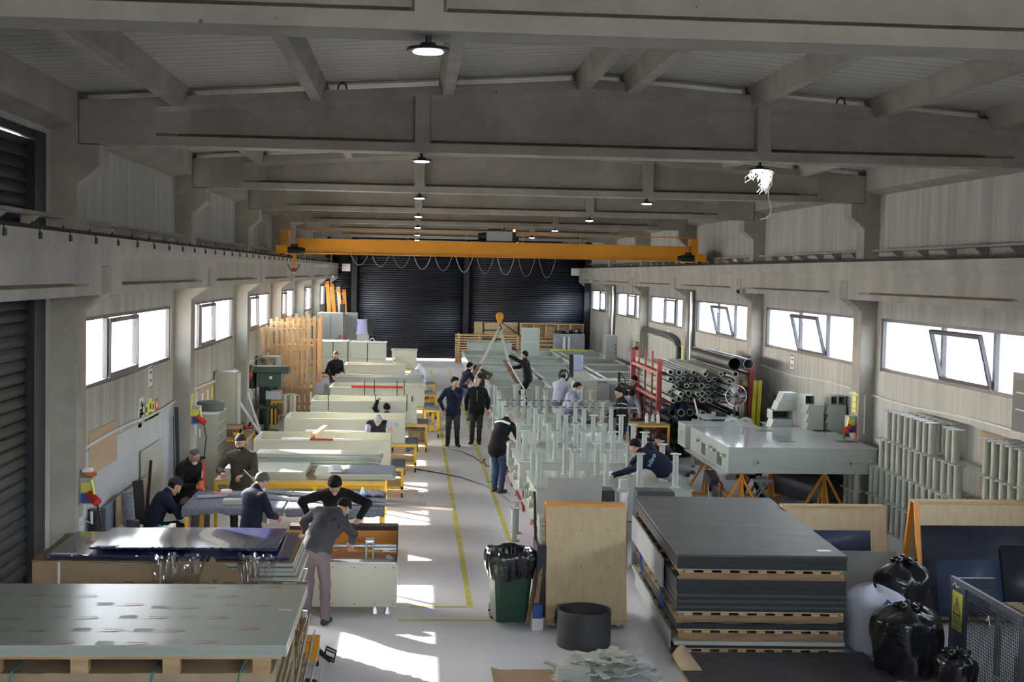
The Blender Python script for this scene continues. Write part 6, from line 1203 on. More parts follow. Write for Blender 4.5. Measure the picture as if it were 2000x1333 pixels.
sling('lifting_sling', (2.75, YH+0.3, 1.85), (3.15, YH+0.2, 1.15), 'printed brown sling beside the black clad man', 0.03, 0.12, bpy.data.materials['brown_sling']); sling('lifting_sling', (2.86, YH+0.3, 1.8), (3.35, YH+0.1, 0.98), 'white sling edge beside the black clad man', 0.0, 0.04, m_white)

# ================================================================ people
class Field:
    """a body grown as one smooth surface: blended tapering limbs sampled on a grid"""
    def __init__(s, lo, hi, res):
        s.res = res; s.lo = np.array(lo, float); n = np.ceil((np.array(hi)-s.lo)/res).astype(int)+1; s.n = n; s.d = np.full(n, 1.0, np.float32)
    def sub(s, lo, hi):
        a = np.clip(np.floor((np.array(lo)-s.lo)/s.res).astype(int), 0, s.n); b = np.clip(np.ceil((np.array(hi)-s.lo)/s.res).astype(int)+1, 0, s.n)
        sl = tuple(slice(int(x), int(y)) for x, y in zip(a, b)); ax = [s.lo[i]+s.res*np.arange(a[i], b[i], dtype=np.float32) for i in range(3)]
        return sl, ax[0][:, None, None], ax[1][None, :, None], ax[2][None, None, :]
    def mix(s, sl, d, k):
        o = s.d[sl]
        if o.size == 0: return
        h = np.maximum(k-np.abs(o-d), 0)/k; s.d[sl] = np.minimum(o, d)-h*h*k*0.25
    def cap(s, a, b, ra, rb=None, k=0.03, ax=None, f=1.0):
        rb = ra if rb is None else rb; a = np.array(a, float); b = np.array(b, float); m = max(ra, rb)*max(1, 1/f if f < 1 else 1)+0.05+k
        sl, X, Y, Z = s.sub(np.minimum(a, b)-m, np.maximum(a, b)+m); v = b-a; L2 = max(v@v, 1e-9)
        px, py, pz = X-a[0], Y-a[1], Z-a[2]; t = np.clip((px*v[0]+py*v[1]+pz*v[2])/L2, 0, 1)
        qx, qy, qz = px-t*v[0], py-t*v[1], pz-t*v[2]
        if ax is not None:   # squashed across the axis ax: half depth = f times the radius
            e = np.array(ax, float); w_ = qx*e[0]+qy*e[1]+qz*e[2]; g_ = 1/f-1; qx, qy, qz = qx+e[0]*w_*g_, qy+e[1]*w_*g_, qz+e[2]*w_*g_
        d = np.sqrt(qx*qx+qy*qy+qz*qz)-(ra+(rb-ra)*t)
        if ax is not None: d = d*(0.5+0.5*f)
        s.mix(sl, d.astype(np.float32), k)
    def ell(s, c, M_, r, k=0.02, cut=None, taper=0):
        c = np.array(c, float); m = max(r)+0.05; sl, X, Y, Z = s.sub(c-m, c+m); px, py, pz = X-c[0], Y-c[1], Z-c[2]
        q = [(px*M_[i][0]+py*M_[i][1]+pz*M_[i][2]) for i in range(3)]; l = np.sqrt(sum((q[i]/r[i])**2 for i in range(3))); d = (l-1)*min(r)
        if cut is not None:
            cc = cut(q); d = d+np.clip((0.03+cc)/0.03, 0, 1)*taper if taper else d; d = np.maximum(d, cc)
        s.mix(sl, d.astype(np.float32), k)
    def mesh(s):
        d = s.d; n = d.shape; neg = d < 0
        c = [neg[i:n[0]-1+i, j:n[1]-1+j, k:n[2]-1+k] for i in (0, 1) for j in (0, 1) for k in (0, 1)]
        cnt = sum(x.astype(np.int8) for x in c); act = (cnt > 0) & (cnt < 8); I = np.argwhere(act)
        if len(I) == 0: return np.zeros((0, 3)), np.zeros((0, 4), int)
        idx = np.full(act.shape, -1, np.int32); idx[act] = np.arange(len(I)); V = np.zeros((len(I), 3)); W = np.zeros(len(I))
        cor = [(i, j, k) for i in (0, 1) for j in (0, 1) for k in (0, 1)]; dv = [d[I[:, 0]+a, I[:, 1]+b, I[:, 2]+e] for a, b, e in cor]
        for p in range(8):
            for q in range(p+1, 8):
                A, B = cor[p], cor[q]
                if sum(abs(x-y) for x, y in zip(A, B)) != 1: continue
                m = (dv[p] < 0) != (dv[q] < 0); t = np.where(m, dv[p]/np.where(m, dv[p]-dv[q], 1), 0)
                for ax in range(3): V[:, ax] += np.where(m, A[ax]+(B[ax]-A[ax])*t, 0)
                W += m
        V = (V/W[:, None]+I)*s.res+s.lo; F = []
        for ax in range(3):
            sh = [slice(1, -1)]*3; a = [slice(1, -1)]*3; a[ax] = slice(0, -1); b = [slice(1, -1)]*3; b[ax] = slice(1, None)
            A, B = neg[tuple(a)], neg[tuple(b)]; E_ = np.argwhere(A != B)
            if len(E_) == 0: continue
            off = np.ones(3, int); off[ax] = 0; E2 = E_+off; u, v = [(1, 2), (2, 0), (0, 1)][ax]; du = np.zeros(3, int); du[u] = 1; dw = np.zeros(3, int); dw[v] = 1
            q = [E2, E2-du, E2-du-dw, E2-dw]; f = np.stack([idx[x[:, 0], x[:, 1], x[:, 2]] for x in q], 1); fl = A[tuple(E_.T)]; f[~fl] = f[~fl][:, ::-1]; F.append(f[(f >= 0).all(1)])
        return V, np.concatenate(F)
    def ob(s, name, m, parent, label=None, smooth_it=1):
        V, F = s.mesh(); me = bpy.data.meshes.new(name); me.vertices.add(len(V)); me.vertices.foreach_set('co', V.astype(np.float32).ravel()); me.loops.add(4*len(F)); me.polygons.add(len(F))
        me.loops.foreach_set('vertex_index', F.astype(np.int32).ravel()); me.polygons.foreach_set('loop_start', np.arange(0, 4*len(F), 4, dtype=np.int32)); me.polygons.foreach_set('use_smooth', np.ones(len(F), bool)); me.update(calc_edges=True); me.validate()
        me.materials.append(m); o = bpy.data.objects.new(name, me); COL.objects.link(o); o.parent = parent
        if smooth_it: md = o.modifiers.new('s', 'SMOOTH'); md.factor = 0.5; md.iterations = smooth_it
        return tag(o, label)

def nv(v): v = np.array(v, float); return v/np.linalg.norm(v)
def ik(a, c, l1, l2, pole):
    a, c = np.array(a, float), np.array(c, float); v = c-a; L = np.linalg.norm(v); M_ = (l1+l2)*0.995
    if L > M_: c = a+v/L*M_; v = c-a; L = M_
    u = v/L; x = (l1*l1-l2*l2+L*L)/(2*L); h = math.sqrt(max(l1*l1-x*x, 0)); p = np.array(pole, float); p = p-u*(p@u); p = nv(p)
    return a+u*x+p*h, c
SKIN = M('skin', (0.46, 0.26, 0.18), rough=0.5); SKIN2 = M('skin_tan', (0.38, 0.21, 0.14), rough=0.5)
EYE = M('eye_dark', (0.02, 0.015, 0.012), rough=0.2); EYEW = M('eye_white', (0.7, 0.68, 0.65), rough=0.3); LIP = M('lip', (0.36, 0.15, 0.12), rough=0.5)
HAIRB = M('hair_black', (0.012, 0.010, 0.009), rough=0.8, bump=0.4, bscale=60, spec=0.12); HAIRG = M('hair_grey', (0.32, 0.31, 0.30), rough=0.7, bump=0.8, bscale=60); HAIRM = M('hair_mixed', (0.09, 0.08, 0.075), rough=0.6, var=0.5, scale=60)
def cloth(n, c, r=0.85): return M(n, c, rough=r, var=0.15, scale=5, bump=0.25, spec=0.2)
C_NAVY = cloth('navy_cloth', (0.014, 0.017, 0.035)); C_BLACK = cloth('black_cloth', (0.010, 0.010, 0.011)); C_CHAR = cloth('charcoal_fleece', (0.055, 0.052, 0.062)); C_MAUVE = cloth('mauve_work_cloth', (0.17, 0.135, 0.15)); C_OLIVE = cloth('olive_cloth', (0.060, 0.050, 0.034)); C_GREY = cloth('light_grey_cloth', (0.33, 0.35, 0.41)); C_GTR = cloth('grey_trouser', (0.17, 0.16, 0.19)); C_DTR = cloth('dark_trouser', (0.05, 0.046, 0.042)); C_JEAN = cloth('blue_denim', (0.05, 0.075, 0.14)); C_SHIRT = cloth('pale_shirt', (0.45, 0.43, 0.52)); C_PURPLE = cloth('lilac_cloth', (0.34, 0.29, 0.40)); SHOE = M('shoe', (0.02, 0.018, 0.017), rough=0.6); SHOEB = M('brown_shoe', (0.12, 0.07, 0.045), rough=0.6); GLOVE = M('orange_glove', (0.75, 0.16, 0.04), rough=0.7); BEANIE = cloth('beanie_knit', (0.03, 0.03, 0.036)); CAPG = cloth('grey_knit', (0.12, 0.125, 0.14))
PCOUNT = 0
def person(label, loc, rz, top, legs, H=1.75, hip=None, lean=4, side=0, twist=0, hp=5, hy=0, LH=None, RH=None, LF=(-0.11, 0, 0.085), RF=(0.11, 0, 0.085), lfy=-8, rfy=8, kp=(0, 1, 0.1), elb=(0.5, -0.6, -0.5), hair='short', hairm=None, skin=None, shoe=None, bulk=1.0, beard=False, hat=None, glove=None, res=0.009, curl=35, long=False, glasses=False, sleeve=None, stripe=False, collar=None, extra=None, sleeves=True, hem=0.0):
    global PCOUNT; PCOUNT += 1
    s = H/1.75; skin = skin or SKIN; hairm = hairm or HAIRB; shoe = shoe or SHOE; hip = np.array(hip if hip is not None else (0, 0, 0.94*s), float)
    t = T('person', label, 'person', loc, rz)
    def dirv(l, sd): l, sd = math.radians(l), math.radians(sd); return nv((math.sin(sd), math.sin(l)*math.cos(sd), math.cos(l)*math.cos(sd)))
    d1, d2 = dirv(lean*0.55, side*0.6), dirv(lean, side); waist = hip+d1*0.20*s; neck = waist+d2*0.33*s; tw = math.radians(twist)
    r0 = np.array((math.cos(tw), -math.sin(tw), 0)); rt_ = nv(r0-d2*(r0@d2)); fw_ = np.cross(d2, rt_)
    rh = np.array((1.0, 0, 0)); shL = neck-d2*0.055*s-rt_*0.175*s*min(bulk, 1.12); shR = neck-d2*0.055*s+rt_*0.175*s*min(bulk, 1.12)
    hipL, hipR = hip-rh*0.09*s-d1*0.03, hip+rh*0.09*s-d1*0.03
    if LH is None: LH = tuple(hip+np.array((-0.27, 0.06, -0.10))*s)
    if RH is None: RH = tuple(hip+np.array((0.27, 0.06, -0.10))*s)
    pl_ = lambda sg: -rt_*elb[0]*sg*-1 + fw_*elb[1] + d2*elb[2] if sg > 0 else -rt_*elb[0] + fw_*elb[1] + d2*elb[2]
    eL, wL = ik(shL, LH, 0.285*s, 0.255*s, pl_(-1)); eR, wR = ik(shR, RH, 0.285*s, 0.255*s, pl_(1))
    kL, aL = ik(hipL, LF, 0.43*s, 0.42*s, kp); kR, aR = ik(hipR, RF, 0.43*s, 0.42*s, kp)
    ha, hb = math.radians(hp), math.radians(hy)
    hf = np.array((math.sin(hb)*math.cos(ha), math.cos(hb)*math.cos(ha), -math.sin(ha))); hr = nv(np.cross(hf, (0, 0, 1))); hu = np.cross(hr, hf)
    nk = neck+nv(d2*0.7+hu*0.5)*0.075*s; hc = nk+hu*0.115*s+hf*0.025*s; HM = [hr, hf, hu]
    pts = np.array([hip, waist, neck, shL, shR, eL, wL, eR, wR, kL, aL, kR, aR, hc, nk]); lo, hi = pts.min(0)-0.26, pts.max(0)+0.26
    def legs_(F, g, kk=0.03):
        F.cap(hip-d1*0.02, hip+d1*0.10, 0.135*s*bulk+g, 0.135*s*bulk+g, kk, fw_*0+np.array((0, 1, 0)), 0.80)
        for h_, k_, a_ in ((hipL, kL, aL), (hipR, kR, aR)): F.cap(h_, k_, 0.083*s+g, 0.058*s+g, kk); F.cap(k_, a_, 0.056*s+g, 0.042*s+g*1.25, kk)
    def torso_(F, g, kk=0.035, dn=0.0):
        F.cap(hip+d1*(0.05-dn), waist, (0.150 if dn else 0.138)*s*bulk+g, 0.138*s*bulk+g, kk, np.array((0, 1, 0)), 0.80); F.cap(waist, neck-d2*0.12*s, 0.140*s*bulk+g, 0.165*s*bulk+g, kk, fw_, 0.70); F.cap(shL+rt_*0.03, shR-rt_*0.03, 0.066*s+g, 0.066*s+g, 0.05); F.cap(neck-d2*0.06, nk, 0.068*s+g*0.6, 0.055*s, 0.03)
    def arms_(F, g, ends=0.0, kk=0.025):
        for a_, e_, w_ in ((shL, eL, wL), (shR, eR, wR)): w2 = w_-nv(w_-e_)*ends; F.cap(a_, e_, 0.056*s+g, 0.043*s+g, kk); F.cap(e_, w2, 0.043*s+g, 0.031*s+g*1.2, kk)
    def wrinkle(F, amp, seed):
        X = F.lo[0]+F.res*np.arange(F.n[0])[:, None, None]; Y = F.lo[1]+F.res*np.arange(F.n[1])[None, :, None]; Z = F.lo[2]+F.res*np.arange(F.n[2])[None, None, :]
        F.d += (amp*(np.sin(31*X+17*Z+seed)*np.sin(23*Z+11*Y+seed*2)+0.6*np.sin(47*Z+29*Y+seed))).astype(np.float32)
    # the body: one continuous skin
    B = Field(lo, hi, res); torso_(B, -0.006); legs_(B, -0.008); arms_(B, -0.006)
    B.ell(hc+hu*0.018*s, HM, (0.074*s, 0.096*s, 0.098*s), 0.02); B.ell(hc+hf*0.028*s-hu*0.055*s, HM, (0.056*s, 0.062*s, 0.066*s), 0.03); B.cap(nk-hu*0.02, hc-hu*0.04, 0.052*s, 0.055*s, 0.02)
    nb = hc+hf*0.092*s-hu*0.005; nt2 = hc+hf*0.113*s-hu*0.034*s; B.cap(nb, nt2, 0.010*s, 0.015*s, 0.012); B.cap(hc+hf*0.083*s+hu*0.022*s-hr*0.035*s, hc+hf*0.083*s+hu*0.022*s+hr*0.035*s, 0.011*s, 0.011*s, 0.015)
    B.ell(hc+hf*0.082*s-hu*0.096*s, HM, (0.024*s, 0.020*s, 0.020*s), 0.025)
    for sg in (-1, 1): B.ell(hc+hr*0.078*s*sg-hu*0.005-hf*0.008, HM, (0.011*s, 0.020*s, 0.032*s), 0.008); B.cap(hc+hf*0.07*s-hu*0.03*s+hr*0.03*s*sg, hc+hf*0.06*s-hu*0.02*s+hr*0.045*s*sg, 0.018*s, 0.018*s, 0.02)
    tips = []
    for sg, e_, w_ in ((-1, eL, wL), (1, eR, wR)):
        f_ = nv(w_-e_); dn_ = np.array((0, 0, -1.0)) if abs(f_[2]) < 0.8 else fw_; ln = np.cross(f_, dn_); ln = nv(ln)*sg*-1 if np.linalg.norm(ln) > 1e-3 else rt_; pn = np.cross(ln, f_)*1.0
        if pn @ dn_ < 0: pn = -pn
        w0 = w_; kn = w0+f_*0.090*s; fr = max(0.0085*s, res*0.92)
        B.cap(w0-f_*0.02, kn, 0.028*s, 0.036*s, 0.015, pn, 0.55)
        for i, off in enumerate((-0.030, -0.010, 0.010, 0.029)):
            L_ = (0.040, 0.047, 0.044, 0.034)[i]*s; b_ = kn+ln*off*s; c1, c2, c3 = [math.radians(curl*(q+0.12*i)) for q in (0.5, 1.3, 2.0)]
            p1 = b_+(f_*math.cos(c1)+pn*math.sin(c1))*L_; p2 = p1+(f_*math.cos(c2)+pn*math.sin(c2))*L_*0.75; p3 = p2+(f_*math.cos(c3)+pn*math.sin(c3))*L_*0.55
            B.cap(b_-f_*0.015, p1, fr*1.1, fr, 0.006); B.cap(p1, p2, fr, fr*0.95, 0.004); B.cap(p2, p3, fr*0.95, fr*0.8, 0.004)
        tb = w0+f_*0.025*s-ln*-1*0.0+ln*(-0.026 if True else 0)*s*1.0; t1 = tb+(f_*0.65-ln*0.7+pn*0.25)*0.045*s; t2 = t1+(f_*0.9-ln*0.15+pn*0.35)*0.035*s
        B.cap(tb, t1, fr*1.5, fr*1.15, 0.01); B.cap(t1, t2, fr*1.1, fr*0.9, 0.004); tips.append(kn)
    B.ob('body', skin, t)
    # clothing follows the same limbs
    J = Field(lo, hi, max(res, 0.010)); torso_(J, 0.014, 0.04, 0.11 if long else 0.02+hem)
    if long:
        for h_, k_ in ((hipL, kL), (hipR, kR)): J.cap(h_, h_+(k_-h_)*0.16, 0.10*s, 0.10*s, 0.06)
    if sleeves: arms_(J, 0.014, 0.015)
    else:
        for a_, e_ in ((shL, eL), (shR, eR)): J.cap(a_, a_+(e_-a_)*0.12, 0.07*s, 0.066*s, 0.03)
    J.cap(neck-d2*0.03, nk-hu*0.015, 0.074*s, 0.072*s, 0.02); wrinkle(J, 0.0035, PCOUNT); jk = J.ob('jacket', top, t)
    if sleeve is not None:
        S_ = Field(lo, hi, max(res, 0.010)); arms_(S_, 0.010, 0.015); wrinkle(S_, 0.003, PCOUNT+3); S_.ob('sleeves', sleeve, t)
    Tr = Field(lo, hi, max(res, 0.010)); legs_(Tr, 0.014); wrinkle(Tr, 0.004, PCOUNT+1); Tr.ob('trousers', legs, t)
    for a_, yw in ((aL, lfy), (aR, rfy)):
        y_ = math.radians(yw); f_ = np.array((math.sin(y_), math.cos(y_), 0)); S_ = Field(a_-0.32, a_+0.32, 0.010); S_.cap(a_-f_*0.05-np.array((0, 0, 0.045)), a_+f_*0.13-np.array((0, 0, 0.05)), 0.040*s, 0.038*s, 0.02); S_.cap(a_+np.array((0, 0, 0.03)), a_-np.array((0, 0, 0.03)), 0.046*s, 0.046*s, 0.03)
        z0 = a_[2]-0.083; Zg = S_.lo[2]+S_.res*np.arange(S_.n[2])[None, None, :]; S_.d = np.maximum(S_.d, (z0-Zg).astype(np.float32)); S_.ob('shoe', shoe, t)
    # head details
    g = G(); 
    for sg in (-1, 1): c = hc+hf*0.084*s+hr*0.033*s*sg+hu*0.004*s; lathe_ball(g, c, 0.0125*s)
    g.ob('eyes', EYEW, t); g = G()
    for sg in (-1, 1): c = hc+hf*0.0915*s+hr*0.033*s*sg+hu*0.004*s; lathe_ball(g, c, 0.0072*s)
    g.ob('pupils', EYE, t)
    g = G()
    for sg in (-1, 1): g.tube([hc+hf*0.092*s+hr*sg*a*s+hu*(0.024+0.006*math.sin(b*3.1))*s-hf*(0.006 if b > 0.6 else 0) for a, b in ((0.014, 0), (0.030, 0.5), (0.048, 1.0))], [0.004*s, 0.005*s, 0.003*s], 5)
    g.ob('eyebrows', hairm, t); G().tube([hc+hf*(0.084-abs(a)*0.35)*s+hr*a*s-hu*0.062*s for a in (-0.022, -0.01, 0, 0.01, 0.022)], [0.003, 0.0055, 0.006, 0.0055, 0.003], 6).ob('lips', LIP, t)
    if hat is None and hair != 'none':
        Hf = Field(hc-0.2, hc+0.2, min(res, 0.008)); thick = {'short': 0.017, 'full': 0.026, 'thin': 0.007, 'fringe': 0.010}[hair]; r_ = tuple(x*s+thick for x in (0.075, 0.097, 0.098))
        if hair == 'fringe': cut = lambda q: np.maximum(-(q[2]-0.5*q[1]+0.03), q[2]-0.030)
        else: cut = lambda q: np.maximum(-(q[2]-0.72*q[1]+0.026), q[1]-0.088)
        Hf.ell(hc+hu*0.020*s-hf*0.004, HM, r_, 0.01, cut, 0.014 if hair != 'full' else 0.020)
        if hair == 'full': Hf.cap(hc+hf*0.06*s+hu*0.10*s-hr*0.03, hc+hf*0.06*s+hu*0.10*s+hr*0.03, 0.035*s, 0.035*s, 0.03)
        wrinkle(Hf, 0.0025, 5); Hf.ob('hair', hairm, t)
    if hat is not None:
        nm, mm = hat; Hf = Field(hc-0.24, hc+0.26, min(res, 0.008))
        if nm == 'beanie': Hf.ell(hc+hu*0.025*s-hf*0.005, HM, (0.092*s, 0.114*s, 0.120*s), 0.01, lambda q: -(q[2]-0.35*q[1]-0.012))
        if nm == 'hood': Hf.ell(hc+hu*0.01*s-hf*0.015, HM, (0.105*s, 0.120*s, 0.135*s), 0.02, lambda q: q[1]-0.055); Hf.cap(hc-hu*0.09-hf*0.05, neck-fw_*0.02, 0.095*s, 0.10*s, 0.04)
        if nm == 'beanie': Hf.cap(hc+hu*0.100*s-hf*0.02, hc+hu*0.108*s-hf*0.03, 0.035*s, 0.035*s, 0.04)
        wrinkle(Hf, 0.0015, 2); Hf.ob(nm, mm, t)
        if nm == 'beanie':
            Hb = Field(hc-0.2, hc+0.2, min(res, 0.008)); Hb.ell(hc-hf*0.004, HM, (0.081*s, 0.101*s, 0.105*s), 0.01, lambda q: np.maximum(np.maximum(q[1]+0.005, -(q[2]+0.055)), q[2]-0.03)); Hb.ob('hair', hairm, t)
    if beard:
        Bf = Field(hc-0.2, hc+0.2, min(res, 0.008)); Bf.ell(hc+hf*0.030*s-hu*0.058*s, HM, (0.062*s, 0.069*s, 0.070*s), 0.01, lambda q: np.maximum(q[2]-0.012-0.25*np.abs(q[0]), -(q[1]+0.02))); Bf.ob('beard', hairm, t)
    if glasses:
        g = G()
        for sg in (-1, 1):
            c = hc+hf*0.104*s+hr*0.033*s*sg+hu*0.002*s; g.tube([c+hr*0.025*s*math.cos(a)+hu*0.018*s*math.sin(a) for a in [j*2*PI/14 for j in range(14)]], 0.0022, 5, True); g.tube([c+hr*0.025*s*sg, hc+hr*0.082*s*sg+hu*0.006], 0.0022, 5)
        g.tube([hc+hf*0.106*s-hr*0.009*s, hc+hf*0.106*s+hr*0.009*s], 0.002, 5); g.ob('glasses', EYE, t)
    if glove is not None:
        for sg, e_, w_ in ((-1, eL, wL), (1, eR, wR)): f_ = nv(w_-e_); Gf = Field(w_-0.2, w_+0.25, res); Gf.cap(w_-f_*0.03, w_+f_*0.09, 0.036*s, 0.042*s, 0.02); Gf.cap(w_+f_*0.09, w_+f_*0.14+np.array((0, 0, -0.03)), 0.036*s, 0.026*s, 0.02); Gf.ob('glove', glove, t)
    info = dict(root=t, neck=neck, nk=nk, waist=waist, hip=hip, fw=fw_, rt=rt_, up=d2, hc=hc, hf=hf, hr=hr, hu=hu, jacket=jk, wL=wL, wR=wR, tips=tips, eL=eL, eR=eR, shL=shL, shR=shR)
    return info
def lathe_ball(g, c, r, n=12, m=8):
    vs = [(c[0]+r*math.sin(PI*j/m)*math.cos(2*PI*i/n), c[1]+r*math.sin(PI*j/m)*math.sin(2*PI*i/n), c[2]+r*math.cos(PI*j/m)) for j in range(m+1) for i in range(n)]
    g.add(vs, [(j*n+i, j*n+(i+1) % n, (j+1)*n+(i+1) % n, (j+1)*n+i) for j in range(m) for i in range(n)])
def decal(info, g, name, m, label=None, side=-1, lift=0.004):
    """lettering or a patch laid onto the jacket: every point is dropped on the cloth along the chest axis"""
    me = info['jacket'].data; bv = BVHTree.FromPolygons([v.co for v in me.vertices], [tuple(p.vertices) for p in me.polygons]); d = Vector(info['fw'])*(-side); out = []
    for v in g.v:
        o_ = Vector(v)-d*0.5; h = bv.ray_cast(o_, d, 1.0); out.append(tuple((h[0] if h[0] else Vector(v))-d*lift))
    g.v = out; return g.ob(name, m, parent=info['root'], label=label, flip=False)
def on_chest(info, x, z): return Vector(info['waist'])+Vector(info['rt'])*x+Vector(info['up'])*z
W = lambda X, Y, loc, rz: None

NEAR, MID, FAR = 0.0075, 0.010, 0.012
# by the roller machine and the felt table
a = person('person in charcoal fleece and mauve work trousers bending over the roller machine', (-1.17, 17.02, 0), R(-6), C_CHAR, C_MAUVE, H=1.74, hip=(-0.02, -0.02, 0.92), lean=40, side=24, twist=-10, hp=60, hy=35, LH=(-0.20, 0.40, 0.98), RH=(0.34, 0.62, 0.92), LF=(-0.13, -0.03, 0.085), RF=(0.12, -0.08, 0.085), lfy=-14, rfy=16, elb=(1.0, -0.5, 0.5), res=NEAR, bulk=1.2)
g = G(); g.add([on_chest(a, x, z) for x, z in ((0.05, 0.19), (0.16, 0.15), (0.16, 0.21), (0.06, 0.25))], [(0, 1, 2, 3)]); decal(a, g, 'black_patch', C_BLACK, 'black patch on the shoulder')
person('person in black jumper and glasses leaning on the rail behind the roller machine', (-1.04, 18.72, 0), PI, C_BLACK, C_DTR, H=1.78, hip=(0, -0.05, 0.94), lean=32, twist=0, hp=48, hy=0, LH=(-0.34, 0.40, 1.10), RH=(0.36, 0.34, 1.10), elb=(0.9, -0.3, 0.1), hair='full', res=NEAR, glasses=True, curl=20, bulk=1.02)
a = person('person with grey temples in a navy jumper holding a pale part by the felt table', (-2.17, 18.40, 0), R(-48), C_NAVY, C_DTR, H=1.70, lean=9, hp=38, hy=-4, LH=(-0.10, 0.36, 1.08), RH=(0.06, 0.38, 1.06), elb=(0.8, -0.6, -0.6), hair='short', hairm=HAIRM, res=NEAR, curl=45, bulk=1.10, long=True)
g = G(); c = Vector(a['hc'])+Vector(a['hf'])*0.075-Vector(a['hu'])*0.085; lathe_ball(g, c, 0.045); g.ob('dust_mask', m_white, a['root'])
g = G(); g.add([on_chest(a, x, z) for x, z in ((-0.17, 0.22), (0.02, 0.24), (0.02, 0.33), (-0.12, 0.36))], [(0, 1, 2, 3)]); decal(a, g, 'shoulder_yoke', C_PURPLE, 'lilac yoke on the back')
p = PY(520, 1008, 18.62); G().box(p, (0.10, 0.05, 0.20), (0, 0.15, R(-40))).ob('pale_part', m_pp, label='pale plastic part held by the man in navy', cat='part', bev=0.004)
a = person('person in black beanie and dark coat sitting hunched at the end of the felt table', (-3.86, 20.55, 0), R(-62), C_NAVY, C_BLACK, H=1.76, hip=(0, -0.05, 0.52), lean=30, hp=40, hy=0, LH=(-0.08, 0.52, 0.80), RH=(0.10, 0.50, 0.80), LF=(-0.14, 0.42, 0.085), RF=(0.14, 0.40, 0.085), hat=('beanie', BEANIE), res=NEAR, curl=45, bulk=1.12)
q = T('work_stool', 'dark stool under the seated man in the black beanie', 'stool', (-3.90, 20.50, 0)); G().cyl((0, 0, 0.36), (0, 0, 0.40), 0.17, n=20).ob('seat', m_black, parent=q)
for i in range(4): a_ = PI/4+i*PI/2; G().cyl((0.15*math.cos(a_), 0.15*math.sin(a_), 0), (0.11*math.cos(a_), 0.11*math.sin(a_), 0.36), 0.012, n=8).ob('leg', m_dark, parent=q)
a = person('person in black coat and glasses with orange gloves behind the beanie man', (-3.72, 22.30, 0), R(-125), C_BLACK, C_MAUVE, H=1.78, hip=(0, 0, 0.74), lean=16, hp=38, hy=8, LH=(0.05, 0.42, 0.98), RH=(0.14, 0.40, 0.92), LF=(-0.16, 0.34, 0.085), RF=(0.12, 0.36, 0.085), hair='thin', hairm=HAIRM, res=NEAR, glove=GLOVE, glasses=True, bulk=1.14, long=True)
g = G(); lathe_ball(g, Vector(a['nk'] if 'nk' in a else a['neck'])+Vector(a['fw'])*0.09+Vector((0, 0, -0.01)), 0.05); g.ob('dust_mask', m_white, a['root'], label='white mask with red straps hung at the neck'); 
q = T('bar_stool', 'grey high stool under the man with orange gloves', 'stool', (-3.72, 22.30, 0)); G().cyl((0, 0, 0.585), (0, 0, 0.625), 0.17, n=20).ob('seat', m_grey, parent=q)
for i in range(4): a_ = PI/4+i*PI/2; G().cyl((0.18*math.cos(a_), 0.18*math.sin(a_), 0), (0.11*math.cos(a_), 0.11*math.sin(a_), 0.585), 0.012, n=8).ob('leg', m_grey, parent=q)
a = person('person in grey beanie and olive jacket holding a thin rod between the tables', (-2.78, 22.28, 0), R(172), C_OLIVE, C_DTR, H=1.72, lean=4, hp=16, hy=4, LH=(-0.12, 0.36, 1.12), RH=(0.24, 0.30, 1.14), elb=(0.8, -0.5, -0.6), hat=('beanie', BEANIE), beard=True, res=NEAR, curl=60, bulk=1.14, long=True)
g = G(); G().cyl((-0.14, 0.40, 1.22), (-0.42, 0.46, 0.98), 0.010, n=8).ob('thin_rod', m_alu, label='thin metal rod in the hand of the man in the olive jacket', cat='rod', loc=a['root'].location, rot=(0, 0, R(172)))
# leaning into the tubs
person('person with white hair and a navy vest leaning into the nearest cream tub', (-0.72, 28.72, 0), PI, C_NAVY, C_DTR, H=1.70, hip=(0, -0.12, 0.90), lean=52, side=4, hp=62, hy=-12, LH=(-0.30, 0.58, 1.20), RH=(0.24, 0.62, 0.86), hair='short', hairm=HAIRG, res=MID, sleeves=False, sleeve=C_SHIRT)
person('person crouching behind the third tub with one hand raised on its wall', (-0.62, 33.02, 0), R(10), C_BLACK, C_DTR, H=1.72, hip=(0, -0.05, 0.42), lean=14, hp=10, LH=(-0.22, 0.20, 1.28), RH=(0.20, 0.35, 0.8), LF=(-0.14, 0.18, 0.085), RF=(0.14, 0.22, 0.085), res=MID, curl=50)
person('person with a brown beard and dark jacket standing behind the grey tub', (-2.56, 44.35, 0), R(-150), C_BLACK, C_JEAN, H=1.80, lean=6, hp=12, hy=24, LH=(-0.06, 0.42, 1.16), RH=(0.24, 0.24, 1.05), hair='short', hairm=M('hair_brown', (0.10, 0.05, 0.03), rough=0.6), beard=True, res=MID, bulk=1.1)
# the two men in the aisle
a = person('person in navy jacket with a hand on his chin standing in the aisle', (1.03, 34.55, 0), R(178), C_NAVY, C_DTR, H=1.76, lean=2, hp=8, hy=-38, LH=(-0.04, 0.17, 1.47), RH=(0.25, 0.10, 0.96), elb=(0.7, 0.3, -1), LF=(-0.12, 0.02, 0.085), RF=(0.13, 0, 0.085), lfy=-25, rfy=12, hair='full', res=MID, curl=50, bulk=1.10, long=True)
a = person('person in black zip jacket standing with hands in pockets in the aisle', (1.66, 35.1, 0), R(178), C_BLACK, C_DTR, H=1.73, lean=2, hp=10, hy=14, LH=(-0.28, 0.12, 0.94), RH=(0.27, 0.05, 0.90), LF=(-0.07, 0.0, 0.085), RF=(0.12, 0.0, 0.085), lfy=-6, rfy=22, hair='thin', hairm=HAIRG, res=MID, bulk=1.18, long=True)
g = G(); pr = [(0.0, z) for z in [0.02+0.03*i for i in range(10)]]; vs = []
